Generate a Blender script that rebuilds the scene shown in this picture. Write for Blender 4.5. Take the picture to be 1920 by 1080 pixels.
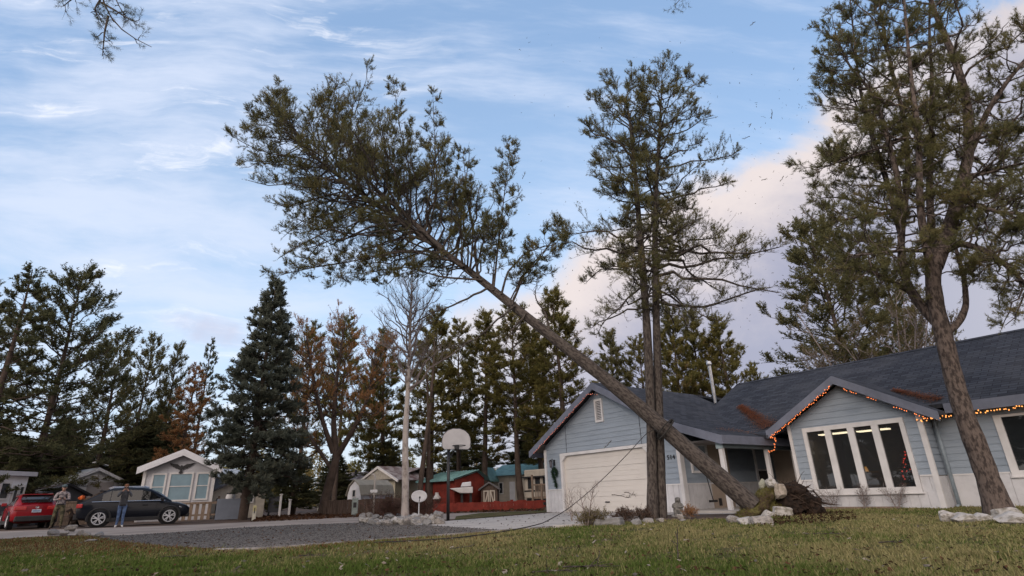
import bpy, math, random
import numpy as np
from mathutils import Vector, Matrix
for o in list(bpy.data.objects): bpy.data.objects.remove(o)
SC = bpy.context.scene; COL = SC.collection
R_ = math.radians
# ---------------------------------------------------------------- camera
F_PX = 1029.0; TH = math.atan(390/1029.0); RHO = R_(2.03); EYE = 0.67
fw = np.array([0, math.cos(TH), math.sin(TH)])
u0 = np.array([0, -math.sin(TH), math.cos(TH)]); r0 = np.array([1., 0, 0])
up = u0*math.cos(RHO)+r0*math.sin(RHO); rt = r0*math.cos(RHO)-u0*math.sin(RHO)
EYEP = np.array([0, 0, EYE])
cd = bpy.data.cameras.new('camera'); cam = bpy.data.objects.new('camera', cd); COL.objects.link(cam)
cd.sensor_width = 36; cd.lens = 36*F_PX/1920; cd.clip_end = 3000; cd.clip_start = .05
m = Matrix.Identity(4)
for i in range(3):
    m[i][0] = rt[i]; m[i][1] = up[i]; m[i][2] = -fw[i]; m[i][3] = EYEP[i]
cam.matrix_world = m; SC.camera = cam
def ray(x, y): return fw+(x-960)/F_PX*rt-(y-540)/F_PX*up
def gnd(x, y, z=0.0):                       # point of the ground plane seen at a place of the photo
    d = ray(x, y); return EYEP+d*((z-EYE)/d[2])
def atY(x, y, Y): d = ray(x, y); return EYEP+d*(Y/d[1])
def mpp(Y): return Y*.905/F_PX
# ---------------------------------------------------------------- view, world, sun
SC.view_settings.view_transform = 'Standard'; SC.view_settings.look = 'None'
SC.view_settings.exposure = 0.5; SC.view_settings.gamma = 1
SUN_EL, SUN_AZ = R_(20), R_(212)            # low sun behind the camera, to its left
W = bpy.data.worlds.new('World'); SC.world = W; W.use_nodes = True
nt = W.node_tree; nt.nodes.clear()
class NB:
    def __init__(s, nt): s.nt = nt
    def n(s, t, **kw):
        nd = s.nt.nodes.new(t)
        for k, v in kw.items(): setattr(nd, k, v)
        return nd
    def put(s, sock, v):
        if isinstance(v, bpy.types.NodeSocket): s.nt.links.new(v, sock)
        elif isinstance(v, (tuple, list)) and len(v) == 3 and sock.type == 'RGBA': sock.default_value = (*v, 1)
        else: sock.default_value = v
    def m(s, op, a, b=0.0, c=0.0):
        nd = s.n('ShaderNodeMath', operation=op)
        for k, v in enumerate((a, b, c)): s.put(nd.inputs[k], v)
        return nd.outputs[0]
    def mix(s, f, a, b, mode='MIX'):
        nd = s.n('ShaderNodeMix', data_type='RGBA', blend_type=mode)
        s.put(nd.inputs[0], f); s.put(nd.inputs[6], a); s.put(nd.inputs[7], b)
        return nd.outputs[2]
    def smooth(s, x, lo, hi, a=0.0, b=1.0):
        nd = s.n('ShaderNodeMapRange', interpolation_type='SMOOTHSTEP')
        for k, v in enumerate((x, lo, hi, a, b)): s.put(nd.inputs[k], v)
        return nd.outputs[0]
    def noise(s, vec, scale, detail=3, rough=.55, dist=0.0, out=0):
        nd = s.n('ShaderNodeTexNoise')
        if vec is not None: s.put(nd.inputs['Vector'], vec)
        nd.inputs['Scale'].default_value = scale; nd.inputs['Detail'].default_value = detail
        nd.inputs['Roughness'].default_value = rough; nd.inputs['Distortion'].default_value = dist
        return nd.outputs[out]
    def xyz(s, x, y, z):
        nd = s.n('ShaderNodeCombineXYZ')
        for k, v in enumerate((x, y, z)): s.put(nd.inputs[k], v)
        return nd.outputs[0]
b = NB(nt)
tc = b.n('ShaderNodeTexCoord'); sp = b.n('ShaderNodeSeparateXYZ'); nt.links.new(tc.outputs['Generated'], sp.inputs[0])
dx, dy, dz = sp.outputs
ay = b.m('MAXIMUM', b.m('ABSOLUTE', dy), .12)
u = b.m('DIVIDE', dx, ay); v = b.m('DIVIDE', dz, ay)
sky = b.n('ShaderNodeTexSky', sky_type='NISHITA', sun_disc=False)
sky.sun_elevation = SUN_EL; sky.sun_rotation = SUN_AZ; sky.air_density = 1.0; sky.dust_density = .6; sky.ozone_density = 1.5
SKYK = .15; K = 1/SKYK                 # cloud colours are given in picture light; the Background scales both
def sc3(c, k=1.0): return tuple(x*K*k for x in c)
skyc = b.mix(1.0, sky.outputs[0], (1.0, 1.0, 1.0), 'MULTIPLY')
skyc = b.mix(.55, skyc, b.mix(b.smooth(v, .1, 1.1), sc3((.47, .63, .83)), sc3((.29, .445, .70))))
# thin cirrus: stretched noise, long streaks rising to the left
cu = b.m('ADD', b.m('MULTIPLY', u, .95), b.m('MULTIPLY', v, .32)); cv = b.m('SUBTRACT', v, b.m('MULTIPLY', u, -.12))
warp = b.noise(b.xyz(u, v, 3.1), 2.2, 3)
ci = b.noise(b.xyz(b.m('MULTIPLY', cu, 1.1), b.m('ADD', b.m('MULTIPLY', cv, 4.2), b.m('MULTIPLY', warp, .5)), .7), 2.3, 7, .6)
w2 = b.noise(b.xyz(u, v, 7.7), 5.0, 4, .6)
fine = b.noise(b.xyz(b.m('ADD', b.m('MULTIPLY', cu, 1.5), b.m('MULTIPLY', w2, .35)), b.m('ADD', b.m('MULTIPLY', cv, 7.0), b.m('MULTIPLY', warp, 1.1)), 5.7), 2.0, 9, .66, .4)
broad = b.noise(b.xyz(u, v, 9.4), 1.25, 4, .5)
left = b.smooth(u, .15, -.75)
low = b.smooth(v, 1.0, .25)
amt = b.m('ADD', b.m('MULTIPLY', left, .34), b.m('MULTIPLY', low, .22))
amt = b.m('ADD', amt, b.m('MULTIPLY', b.m('SUBTRACT', broad, .5), .9))
cmask = b.smooth(b.m('ADD', ci, b.m('MULTIPLY', amt, .55)), .47, .97)
skyc = b.mix(b.m('MULTIPLY', cmask, .72), skyc, sc3((.58, .63, .75)))
fmask = b.m('MULTIPLY', b.smooth(fine, .53, .76), b.m('MULTIPLY', b.smooth(b.m('ADD', left, b.m('MULTIPLY', broad, .9)), .50, 1.2), .75))
skyc = b.mix(fmask, skyc, sc3((.80, .80, .84)))
# broad cloud bank on the right: bright rosy top edge, mauve grey below
edge = b.m('ADD', b.m('MULTIPLY', b.m('SUBTRACT', u, .04), .64), .385)
puff = b.noise(b.xyz(u, v, 1.3), 2.8, 9, .60, .3)
puff2 = b.noise(b.xyz(u, b.m('MULTIPLY', v, 1.6), 4.4), 1.3, 3, .5)
dep = b.m('ADD', b.m('SUBTRACT', edge, v), b.m('ADD', b.m('MULTIPLY', b.m('SUBTRACT', puff, .5), .34), b.m('MULTIPLY', b.m('SUBTRACT', puff2, .5), .30)))
bank = b.m('MULTIPLY', b.smooth(dep, -.01, .07), b.smooth(u, -.42, .1))
under = b.smooth(b.m('ADD', dep, b.m('MULTIPLY', b.m('SUBTRACT', puff, .5), .35)), .06, .36)
bankc = b.mix(under, sc3((.64, .56, .535)), b.mix(puff2, sc3((.23, .24, .33)), sc3((.36, .35, .43))))
bankc = b.mix(b.smooth(u, .55, 1.0, 0, .55), bankc, sc3((.44, .42, .46)))
skyc = b.mix(b.m('MULTIPLY', bank, .93), skyc, bankc)
sx_ = b.m('DIVIDE', b.m('SUBTRACT', u, -.585), .085); sy_ = b.m('DIVIDE', b.m('SUBTRACT', v, b.m('MULTIPLY', b.m('SUBTRACT', u, -.585), -.25)), 1.0); sy_ = b.m('DIVIDE', b.m('SUBTRACT', sy_, .318), .030)
scud = b.m('ADD', b.m('ADD', b.m('MULTIPLY', sx_, sx_), b.m('MULTIPLY', sy_, sy_)), b.m('MULTIPLY', b.m('SUBTRACT', b.noise(b.xyz(u, v, 2.2), 14, 6, .6), .5), 3.2))
skyc = b.mix(b.smooth(scud, 1.5, -.4, 0, .62), skyc, sc3((.44, .45, .56)))
haze = b.smooth(v, .22, .0, 0, .5)
skyc = b.mix(haze, skyc, sc3((.42, .44, .51)))
back = b.m('MULTIPLY', b.smooth(dy, .05, -.55), b.smooth(dz, -.1, .2))     # warm glow added to the unseen sky behind the camera, brightens house and ground
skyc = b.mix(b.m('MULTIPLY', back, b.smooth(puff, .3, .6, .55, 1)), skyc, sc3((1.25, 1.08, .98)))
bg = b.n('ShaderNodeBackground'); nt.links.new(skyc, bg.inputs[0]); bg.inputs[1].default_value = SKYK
wo = b.n('ShaderNodeOutputWorld'); nt.links.new(bg.outputs[0], wo.inputs[0])
sl = bpy.data.lights.new('sun', 'SUN'); sl.energy = 1.0; sl.angle = R_(25); sl.color = (1, .86, .76)
so = bpy.data.objects.new('sun', sl); COL.objects.link(so)
sd = Vector((math.sin(SUN_AZ)*math.cos(SUN_EL), math.cos(SUN_AZ)*math.cos(SUN_EL), math.sin(SUN_EL)))
so.rotation_euler = sd.to_track_quat('Z', 'Y').to_euler()
# ---------------------------------------------------------------- materials
def mat(name, col, rough=.8, var=.18, scale=6, bump=0.0, bscale=40, metal=0.0, col2=None, spec=.3, stretch=None, detail=5, band=(.35, .68)):
    M = bpy.data.materials.new(name); M.use_nodes = True; t = M.node_tree; q = NB(t)
    bs = t.nodes['Principled BSDF']; co = q.n('ShaderNodeTexCoord').outputs['Object']
    if stretch:
        mp = q.n('ShaderNodeMapping'); mp.inputs['Scale'].default_value = stretch; q.put(mp.inputs[0], co); co = mp.outputs[0]
    c2 = col2 or tuple(x*(1-var) for x in col); c1 = col if col2 else tuple(min(1, x*(1+var*.6)) for x in col)
    nz = q.noise(co, scale, detail, .6)
    q.put(bs.inputs['Base Color'], q.mix(q.smooth(nz, *band), c1, c2))
    bs.inputs['Roughness'].default_value = rough; bs.inputs['Metallic'].default_value = metal
    bs.inputs['Specular IOR Level'].default_value = spec
    if bump:
        bp = q.n('ShaderNodeBump'); bp.inputs['Strength'].default_value = bump; bp.inputs['Distance'].default_value = .03
        q.put(bp.inputs['Height'], q.noise(co, bscale, 4, .6)); q.put(bs.inputs['Normal'], bp.outputs[0])
    M['q'] = 1
    return M
def emis(name, col, s):
    M = bpy.data.materials.new(name); M.use_nodes = True; t = M.node_tree; t.nodes.clear(); q = NB(t)
    e = q.n('ShaderNodeEmission'); e.inputs[0].default_value = (*col, 1); e.inputs[1].default_value = s
    o = q.n('ShaderNodeOutputMaterial'); t.links.new(e.outputs[0], o.inputs[0]); return M
def foliage_mat(name, c0, c1, c2=None, tr=.38):
    M = bpy.data.materials.new(name); M.use_nodes = True; t = M.node_tree; t.nodes.clear(); q = NB(t)
    at = q.n('ShaderNodeAttribute', attribute_name='tint'); f = at.outputs['Fac']
    oi = q.n('ShaderNodeObjectInfo').outputs['Random']
    c = q.mix(f, c0, c1)
    if c2: c = q.mix(q.smooth(f, .72, 1.0), c, c2)
    c = q.mix(q.m('MULTIPLY', oi, .35), c, tuple(x*.6 for x in c1))
    d = q.n('ShaderNodeBsdfDiffuse'); q.put(d.inputs[0], c)
    tl = q.n('ShaderNodeBsdfTranslucent'); q.put(tl.inputs[0], c)
    mx = q.n('ShaderNodeMixShader'); mx.inputs[0].default_value = tr
    t.links.new(d.outputs[0], mx.inputs[1]); t.links.new(tl.outputs[0], mx.inputs[2])
    o = q.n('ShaderNodeOutputMaterial'); t.links.new(mx.outputs[0], o.inputs[0]); return M
def glass_mat(name, tint=(.03, .035, .04), clear=.5, rough=.02):
    M = bpy.data.materials.new(name); M.use_nodes = True; t = M.node_tree; t.nodes.clear(); q = NB(t)
    tb = q.n('ShaderNodeBsdfTransparent'); tb.inputs[0].default_value = (.75, .77, .78, 1)
    df = q.n('ShaderNodeBsdfDiffuse'); df.inputs[0].default_value = (*tint, 1)
    gl = q.n('ShaderNodeBsdfGlossy'); gl.inputs['Roughness'].default_value = rough
    fr = q.n('ShaderNodeFresnel'); fr.inputs[0].default_value = 1.5
    m1 = q.n('ShaderNodeMixShader'); m1.inputs[0].default_value = clear
    t.links.new(df.outputs[0], m1.inputs[1]); t.links.new(tb.outputs[0], m1.inputs[2])
    m2 = q.n('ShaderNodeMixShader'); q.put(m2.inputs[0], q.m('ADD', fr.outputs[0], .03))
    t.links.new(m1.outputs[0], m2.inputs[1]); t.links.new(gl.outputs[0], m2.inputs[2])
    o = q.n('ShaderNodeOutputMaterial'); t.links.new(m2.outputs[0], o.inputs[0]); return M
def shingles(name, swap):
    M = bpy.data.materials.new(name); M.use_nodes = True; t = M.node_tree; q = NB(t); bs = t.nodes['Principled BSDF']
    s = q.n('ShaderNodeSeparateXYZ'); q.put(s.inputs[0], q.n('ShaderNodeTexCoord').outputs['Object'])
    vec = q.xyz(s.outputs[1], s.outputs[0], 0.0) if swap else q.xyz(s.outputs[0], s.outputs[1], 0.0)
    br = q.n('ShaderNodeTexBrick'); q.put(br.inputs[0], vec)
    br.inputs['Scale'].default_value = 1; br.inputs['Brick Width'].default_value = .34; br.inputs['Row Height'].default_value = .125
    br.inputs['Mortar Size'].default_value = .010; br.inputs['Color1'].default_value = (.033, .036, .045, 1)
    br.inputs['Color2'].default_value = (.066, .071, .086, 1); br.inputs['Mortar'].default_value = (.018, .019, .024, 1)
    nz = q.noise(vec, 1.1, 5, .6); n2 = q.noise(vec, 60, 3)
    c = q.mix(q.smooth(nz, .4, .75, 0, .45), br.outputs[0], (.080, .081, .088))
    c = q.mix(q.smooth(n2, .5, .8, 0, .35), c, (.12, .125, .14))
    q.put(bs.inputs['Base Color'], c); bs.inputs['Roughness'].default_value = .95; bs.inputs['Specular IOR Level'].default_value = .15
    bp = q.n('ShaderNodeBump'); bp.inputs['Strength'].default_value = .7; bp.inputs['Distance'].default_value = .012
    q.put(bp.inputs['Height'], q.m('ADD', q.m('MULTIPLY', br.outputs['Fac'], -1.0), q.m('MULTIPLY', n2, .6))); q.put(bs.inputs['Normal'], bp.outputs[0])
    return M
# ---------------------------------------------------------------- mesh helpers
class MB:
    def __init__(s): s.v = []; s.f = []; s.mi = []; s.cur = 0
    def add(s, vs, fs):
        k = len(s.v); s.v += [tuple(map(float, p)) for p in vs]; s.f += [tuple(i+k for i in q) for q in fs]; s.mi += [s.cur]*len(fs); return s
    def box(s, x0, y0, z0, x1, y1, z1, M=None):
        p = [(x, y, z) for z in (z0, z1) for (x, y) in ((x0, y0), (x1, y0), (x1, y1), (x0, y1))]
        if M is not None: p = [M @ Vector(q) for q in p]
        return s.add(p, [(3, 2, 1, 0), (4, 5, 6, 7), (0, 1, 5, 4), (1, 2, 6, 5), (2, 3, 7, 6), (3, 0, 4, 7)])
    def prism(s, poly, d):                   # polygon of 3-D points swept along vector d
        n = len(poly); d = Vector(d); a = [Vector(p) for p in poly]
        return s.add(a+[p+d for p in a], [tuple(range(n))[::-1], tuple(range(n, 2*n))]+[(i, (i+1) % n, n+(i+1) % n, n+i) for i in range(n)])
    def face(s, poly): return s.add(poly, [tuple(range(len(poly)))])
    def tube(s, pts, rad, n=8, cap=True):
        pts = [Vector(p) for p in pts]
        if not hasattr(rad, '__len__'): rad = [rad]*len(pts)
        vs = []; ref = Vector((.31, .17, .93))
        for i, p in enumerate(pts):
            t = (pts[min(i+1, len(pts)-1)]-pts[max(i-1, 0)]).normalized()
            a = t.cross(ref)
            if a.length < .1: a = t.cross(Vector((1, 0, 0)))
            a.normalize(); c = t.cross(a); r = rad[i]
            vs += [p+a*(r*math.cos(2*math.pi*k/n))+c*(r*math.sin(2*math.pi*k/n)) for k in range(n)]
        fs = [(i*n+k, i*n+(k+1) % n, (i+1)*n+(k+1) % n, (i+1)*n+k) for i in range(len(pts)-1) for k in range(n)]
        if cap: fs += [tuple(range(n))[::-1], tuple(range((len(pts)-1)*n, len(pts)*n))]
        return s.add(vs, fs)
    def disc(s, c, r, ax, n=20, h=.02):      # short cylinder centred on c along ax
        ax = Vector(ax).normalized(); return s.tube([Vector(c)-ax*h/2, Vector(c)+ax*h/2], r, n)
    def ball(s, c, r, n=10, mm=6):
        if not hasattr(r, '__len__'): r = (r, r, r)
        vs = [(c[0], c[1], c[2]-r[2])]
        for i in range(1, mm):
            a = -math.pi/2+math.pi*i/mm
            vs += [(c[0]+r[0]*math.cos(a)*math.cos(2*math.pi*k/n), c[1]+r[1]*math.cos(a)*math.sin(2*math.pi*k/n), c[2]+r[2]*math.sin(a)) for k in range(n)]
        vs.append((c[0], c[1], c[2]+r[2])); L = len(vs)-1
        fs = [(0, 1+(k+1) % n, 1+k) for k in range(n)]+[(L, L-n+k, L-n+(k+1) % n) for k in range(n)]
        fs += [(1+i*n+k, 1+i*n+(k+1) % n, 1+(i+1)*n+(k+1) % n, 1+(i+1)*n+k) for i in range(mm-2) for k in range(n)]
        return s.add(vs, fs)
    def build(s, name, ms, parent=None, smooth=False, bev=0.0, loc=None):
        me = bpy.data.meshes.new(name); me.from_pydata(s.v, [], s.f)
        ms = ms if isinstance(ms, (list, tuple)) else [ms]
        for q in ms: me.materials.append(q)
        if len(ms) > 1: me.polygons.foreach_set('material_index', s.mi)
        if smooth: me.polygons.foreach_set('use_smooth', [True]*len(me.polygons))
        me.update(); return link(name, me, parent, bev, loc)
def link(name, me, parent=None, bev=0.0, loc=None):
    o = bpy.data.objects.new(name, me); COL.objects.link(o); o.parent = parent
    if loc is not None: o.location = loc
    if bev:
        bm_ = o.modifiers.new('bevel', 'BEVEL'); bm_.width = bev; bm_.segments = 2; bm_.limit_method = 'ANGLE'
    return o
def npmesh(name, V, Fc, k, material, tint=None, smooth=False):     # arrays straight into a mesh; k corners per face
    me = bpy.data.meshes.new(name); V = np.asarray(V, np.float32); Fc = np.asarray(Fc, np.int32); nf = len(Fc)
    me.vertices.add(len(V)); me.vertices.foreach_set('co', V.ravel())
    me.loops.add(nf*k); me.loops.foreach_set('vertex_index', Fc.ravel())
    me.polygons.add(nf); me.polygons.foreach_set('loop_start', np.arange(0, nf*k, k, dtype=np.int32))
    if smooth: me.polygons.foreach_set('use_smooth', np.ones(nf, bool))
    if tint is not None:
        at = me.attributes.new('tint', 'FLOAT', 'POINT'); at.data.foreach_set('value', np.asarray(tint, np.float32))
    for q in (material if isinstance(material, list) else [material]): me.materials.append(q)
    me.update(calc_edges=True); return me
def tag(o, label=None, cat=None, group=None, kind=None):
    if label: o['label'] = label
    if cat: o['category'] = cat
    if group: o['group'] = group
    if kind: o['kind'] = kind
    return o
def thing(name, label, cat, loc=(0, 0, 0), rz=0.0, group=None, sc=1.0):
    o = bpy.data.objects.new(name, None); COL.objects.link(o); o.location = loc; o.rotation_euler = (0, 0, rz)
    o.scale = (sc, sc, sc); o.empty_display_size = .2
    return tag(o, label, cat, group)
def kids(o): return [c for c in bpy.data.objects if c.parent == o]
def dup(o, loc=None, rz=None, label=None, sc=None, parent=None, ch=None):
    c = o.copy(); COL.objects.link(c); c.parent = parent
    if loc is not None: c.location = loc
    if rz is not None: c.rotation_euler = (0, 0, rz)
    if sc is not None: c.scale = sc
    if label: c['label'] = label
    for k in (ch if ch is not None else kids(o)): dup(k, parent=c)
    return c
# shared materials
M_white = mat('white_paint', (.55, .55, .57), .6, .10, 3, .15, 30)
M_trim = mat('white_trim', (.62, .61, .61), .55, .08, 3)
M_siding = mat('blue_grey_siding', (.285, .335, .395), .75, .10, 1.4, .25, 25, stretch=(.7, .7, 3), col2=(.22, .265, .32), detail=8, band=(.45, .8))
M_fascia = mat('slate_fascia', (.16, .175, .225), .6, .12, 3)
M_beam = mat('beam_paint', (.15, .185, .205), .6, .12, 3)
M_black = mat('black_metal', (.018, .018, .02), .5, .2, 10, spec=.5)
M_dark = mat('dark_void', (.02, .02, .022), .9)
M_galv = mat('galvanised_metal', (.55, .56, .58), .35, .15, 8, metal=.8)
M_conc = mat('concrete', (.40, .375, .35), .9, .14, 1.6, .25, 60)
M_stone = mat('pale_stone', (.36, .335, .31), .9, .3, 5, .7, 18, col2=(.20, .185, .175))
M_bark = mat('pine_bark', (.100, .085, .075), .95, .3, 11, 1.0, 22, col2=(.036, .029, .027), stretch=(1.9, 1.9, .7), detail=7, band=(.40, .62))
M_barkred = mat('scaly_bark', (.125, .098, .085), .95, .3, 9, 1.0, 18, col2=(.040, .031, .028), stretch=(1.9, 1.9, .75), detail=7, band=(.42, .60))
M_wood = mat('weathered_wood', (.22, .165, .125), .9, .35, 5, .4, 30, stretch=(4, 4, .6))
M_darkwood = mat('old_dark_wood', (.095, .068, .055), .9, .4, 4, .3, 25, stretch=(4, 4, .5))
M_red = mat('barn_red_paint', (.20, .030, .020), .75, .25, 3)
M_teal = mat('teal_metal_roof', (.20, .37, .37), .85, .18, 3)
M_bone = mat('beige_siding', (.46, .42, .36), .75, .12, 3)
M_glass = glass_mat('window_glass')
M_glassd = glass_mat('dark_window_glass', clear=.0)
M_soil = mat('dark_soil', (.034, .021, .015), 1, .4, 9, 1.0, 14, col2=(.010, .007, .006))
M_iron = mat('dark_fitting', (.03, .03, .033), .5)
# ================================================================ the blue-grey house
G0 = gnd(1029, 960); HS = EYE/.62; HRZ = math.atan2(-.8, .6)
def HP(a, b, z): return Vector(G0)+Vector((.6, -.8, 0))*(a*HS)+Vector((.8, .6, 0))*(b*HS)+Vector((0, 0, z*HS))
house = thing('house', 'blue-grey ranch house with white wainscot, dark shingle roof and strings of lights', 'house', G0, HRZ, sc=HS)
M_sh1 = shingles('roof_shingles', False); M_sh2 = shingles('roof_shingles_turned', True)
M_gdoor = mat('garage_door_paint', (.62, .59, .555), .65, .12, 1.3, .15, 20, col2=(.53, .50, .47), stretch=(.6, 1, 2.2), detail=8, band=(.45, .8))
M_tan = mat('porch_tan_paint', (.34, .28, .23), .8, .12, 2)
M_seam = mat('siding_seam', (.13, .15, .18), .8)
M_soffit = mat('soffit_board', (.24, .22, .21), .8, .15, 4)
def lap(mb, left, right, z0, z1, bface, openings=(), h=.165, axis='a', out=-1):
    """overlapping clapboards on a wall: left(z), right(z) bound it; openings = (a0,a1,z0,z1)"""
    zs = set([z0, z1]); z = z0
    while z < z1: zs.add(round(z, 4)); z += h
    for q in openings: zs.update((q[2], q[3]))
    zs = sorted(q for q in zs if z0 <= q <= z1)
    for c, d in zip(zs, zs[1:]):
        if d-c < 1e-4: continue
        segs = [(left(c), left(d), right(c), right(d))]
        for q in openings:
            if c >= q[2]-1e-6 and d <= q[3]+1e-6:
                l0, l1, r0_, r1 = segs.pop(); segs += [(l0, l1, q[0], q[0]), (q[1], q[1], r0_, r1)]
        for l0, l1, r0_, r1 in segs:
            if r0_-l0 < 1e-4 and r1-l1 < 1e-4: continue
            t = out*.020*(d-c)/h; k = out*.002
            def pt(a, off, zz): return (a, bface+off, zz) if axis == 'a' else (bface+off, a, zz)
            mb.face([pt(l0, t, c), pt(r0_, t, c), pt(r1, k, d), pt(l1, k, d)])
            mb.face([pt(l0, 0, c), pt(r0_, 0, c), pt(r0_, t, c), pt(l0, t, c)])
def battens(mb, a0, a1, z0, z1, bface, w=.21, axis='a', out=-1, gap=.012):
    a = a0
    while a < a1-.01:
        e_ = min(a+w, a1)
        if axis == 'a': mb.box(a+gap/2, bface+out*.022, z0, e_-gap/2, bface, z1)
        else: mb.box(bface, a+gap/2, z0, bface+out*.022, e_-gap/2, z1)
        a += w
    if axis == 'a': mb.box(a0, bface-.004, z0, a1, bface+.02, z1)
    else: mb.box(bface-.02, a0, z0, bface+.004, a1, z1)
PK, SL = 3.3, .55
def gz(a):                                   # garage roof height over a
    if a <= PK: return 4.42-SL*(PK-a)
    if a <= 6.1: return 4.42-SL*(a-PK)
    if a <= 7.0: t = (a-6.1)/.9; return 2.88-SL*(a-6.1)+.10*t*t
    return gz(7.0)-.345*(a-7.0)
def inv_l(z): return max(0, PK-(4.42-.16-z)/SL)
def inv_r(z): return min(6.45, PK+(4.42-.16-z)/SL)
# ---- garage front
mb = MB(); DO = (1.02, 5.23, -.01, 1.99)
lap(mb, inv_l, inv_r, .79, 4.22, 0, [DO, (2.99, 3.39, 3.02, 3.85)]); mb.build('wall', M_siding, house)
mb = MB(); battens(mb, 0, 1.02, .0, .77, 0); mb.build('wainscot', M_white, house); mb = MB(); battens(mb, 5.23, 6.45, .0, .77, 0); mb.build('wainscot', M_white, house)
mb = MB()
mb.box(0, -.04, .77, 1.0, .01, .81); mb.build('wainscot_rail', M_trim, house); mb = MB(); mb.box(5.25, -.04, .77, 6.4, .01, .81)
mb.build('wainscot_rail', M_trim, house); mb = MB(); mb.box(-.06, -.05, 0, .06, .06, 2.3); mb.build('corner_trim', M_trim, house); mb = MB(); mb.box(6.38, -.05, 0, 6.5, .06, 2.45); mb.build('corner_trim', M_trim, house); mb = MB()
mb.box(.90, -.055, 0, 1.02, .08, 1.99); mb.box(5.23, -.055, 0, 5.35, .08, 1.99); mb.box(.90, -.057, 1.99, 5.35, .08, 2.09)
mb.prism([(1.02, -.05, 1.985), (1.02, -.05, 1.80), (1.22, -.05, 1.985)], (0, .1, 0)); mb.prism([(5.23, -.05, 1.985), (5.03, -.05, 1.985), (5.23, -.05, 1.80)], (0, .1, 0))
mb.build('door_surround', M_trim, house)
mb = MB()
for a in (1.28, 5.02): mb = MB(); mb.box(a-.012, -.026, 2.09, a+.012, .0, gz(a)-.2); mb.build('siding_seam', M_seam, house)
gd = MB()
for k in range(4):
    z0 = .015+k*.494; gd.box(1.02, .06, z0, 5.23, .1, z0+.482)
    for j in range(1, 3): gd.box(1.02, .052, z0+j*.16, 5.23, .062, z0+j*.16+.014)
gd.box(1.02, .085, 0, 5.23, .11, 1.99); gdo = gd.build('garage_door', M_gdoor, house)
gh = MB(); gh.box(3.05, .03, .30, 3.25, .055, .34); gh.build('handle', M_black, gdo)
# ---- attic vent
vt = MB(); A0, A1, Z0, Z1 = 2.99, 3.39, 3.02, 3.85
for bx in ((A0, Z0, A0+.07, Z1), (A1-.07, Z0, A1, Z1), (A0+.07, Z0, A1-.07, Z0+.08), (A0+.07, Z1-.08, A1-.07, Z1)): vt.box(bx[0], -.06, bx[1], bx[2], .03, bx[3])
vo = vt.build('attic_vent', M_trim, house)
sl_ = MB()
for k in range(11):
    z = Z0+.10+k*.059; sl_.add([(A0+.07, -.035, z), (A1-.07, -.035, z), (A1-.07, .01, z+.045), (A0+.07, .01, z+.045)], [(0, 1, 2, 3)])
sl_.build('louvre', M_white, vo); k = MB(); k.box(A0+.05, .02, Z0+.05, A1-.05, .06, Z1-.05); k.build('backing', M_dark, vo)
# ---- house number
fc = bpy.data.curves.new('house_number', 'FONT'); fc.body = '514'; fc.size = .19; fc.extrude = .012; fc.space_character = 1.15
fo = bpy.data.objects.new('number_curve', fc); COL.objects.link(fo); nm_ = bpy.data.meshes.new_from_object(fo.evaluated_get(bpy.context.evaluated_depsgraph_get())); bpy.data.objects.remove(fo); nm_.materials.clear(); nm_.materials.append(M_black)
fo = link('house_number', nm_, house, loc=(5.985, -.03, 1.53)); fo.rotation_euler = (R_(90), 0, 0)
# ---- garage side wall under the porch, and the porch back wall
mb = MB(); SDO = (4.05, 5.06, 0, 2.03)
lap(mb, lambda z: 0, lambda z: 5.3, .79, 2.5, 6.45, [SDO, (.55, 1.33, 1.16, 1.95)], axis='b', out=1); mb.build('wall', M_siding, house)
mb = MB(); battens(mb, 0, 2.3, 0, .77, 6.45, axis='b', out=1); battens(mb, 2.55, 4.05, 0, .77, 6.45, axis='b', out=1); mb.build('wainscot', M_white, house)
mb = MB(); mb.box(6.45, .03, .77, 6.49, 4.0, .81); mb.box(6.45, .04, 0, 6.5, .14, 2.45); mb.build('wainscot_rail', M_trim, house)
mb = MB(); mb.box(6.46, 1.36, .82, 6.474, 2.5, 2.3); mb.box(6.475, 1.36, .0, 6.483, 2.5, .766)
mb.build('porch_panel', M_tan, house)
w = MB(); w.box(6.44, .48, 1.10, 6.50, .56, 2.0); w.box(6.44, 1.32, 1.10, 6.50, 1.40, 2.0); w.box(6.44, .56, 1.10, 6.50, 1.32, 1.17); w.box(6.44, .56, 1.93, 6.50, 1.32, 2.0); w.box(6.445, .92, 1.17, 6.485, .96, 1.93)
wo_ = w.build('window', M_trim, house); g = MB(); g.box(6.41, .56, 1.17, 6.43, 1.32, 1.93); g.build('pane', mat('window_blind', (.42, .38, .33), .7), wo_)
d = MB(); d.box(6.42, 4.05, .02, 6.49, 4.17, 2.03); d.box(6.42, 4.94, .02, 6.49, 5.06, 2.03); d.box(6.42, 4.17, 1.92, 6.49, 4.94, 2.03)
d.box(6.42, 4.17, .02, 6.49, 4.94, .22); d.box(6.43, 4.17, 1.17, 6.485, 4.94, 1.22); d.box(6.43, 4.17, .66, 6.485, 4.94, .71)
do = d.build('storm_door', M_white, house); g = MB(); g.box(6.38, 4.17, .2, 6.40, 4.94, 1.94); g.build('pane', M_glassd, do)
g = MB(); g.box(6.49, 4.19, .95, 6.53, 4.23, 1.08); g.build('handle', M_black, do)
mb = MB(); mb.box(6.46, 5.3, 0, 8.86, 5.4, 2.9); mb.build('wall', M_tan, house)
mb = MB(); mb.box(6.45, -.55, -.02, 8.55, 5.3, .06); mb.build('porch_slab', M_conc, house, bev=.01)
mb = MB(); mb.box(6.5, .0, 1.96, 8.12, 5.3, 1.99); mb.build('porch_ceiling', M_soffit, house)
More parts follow.
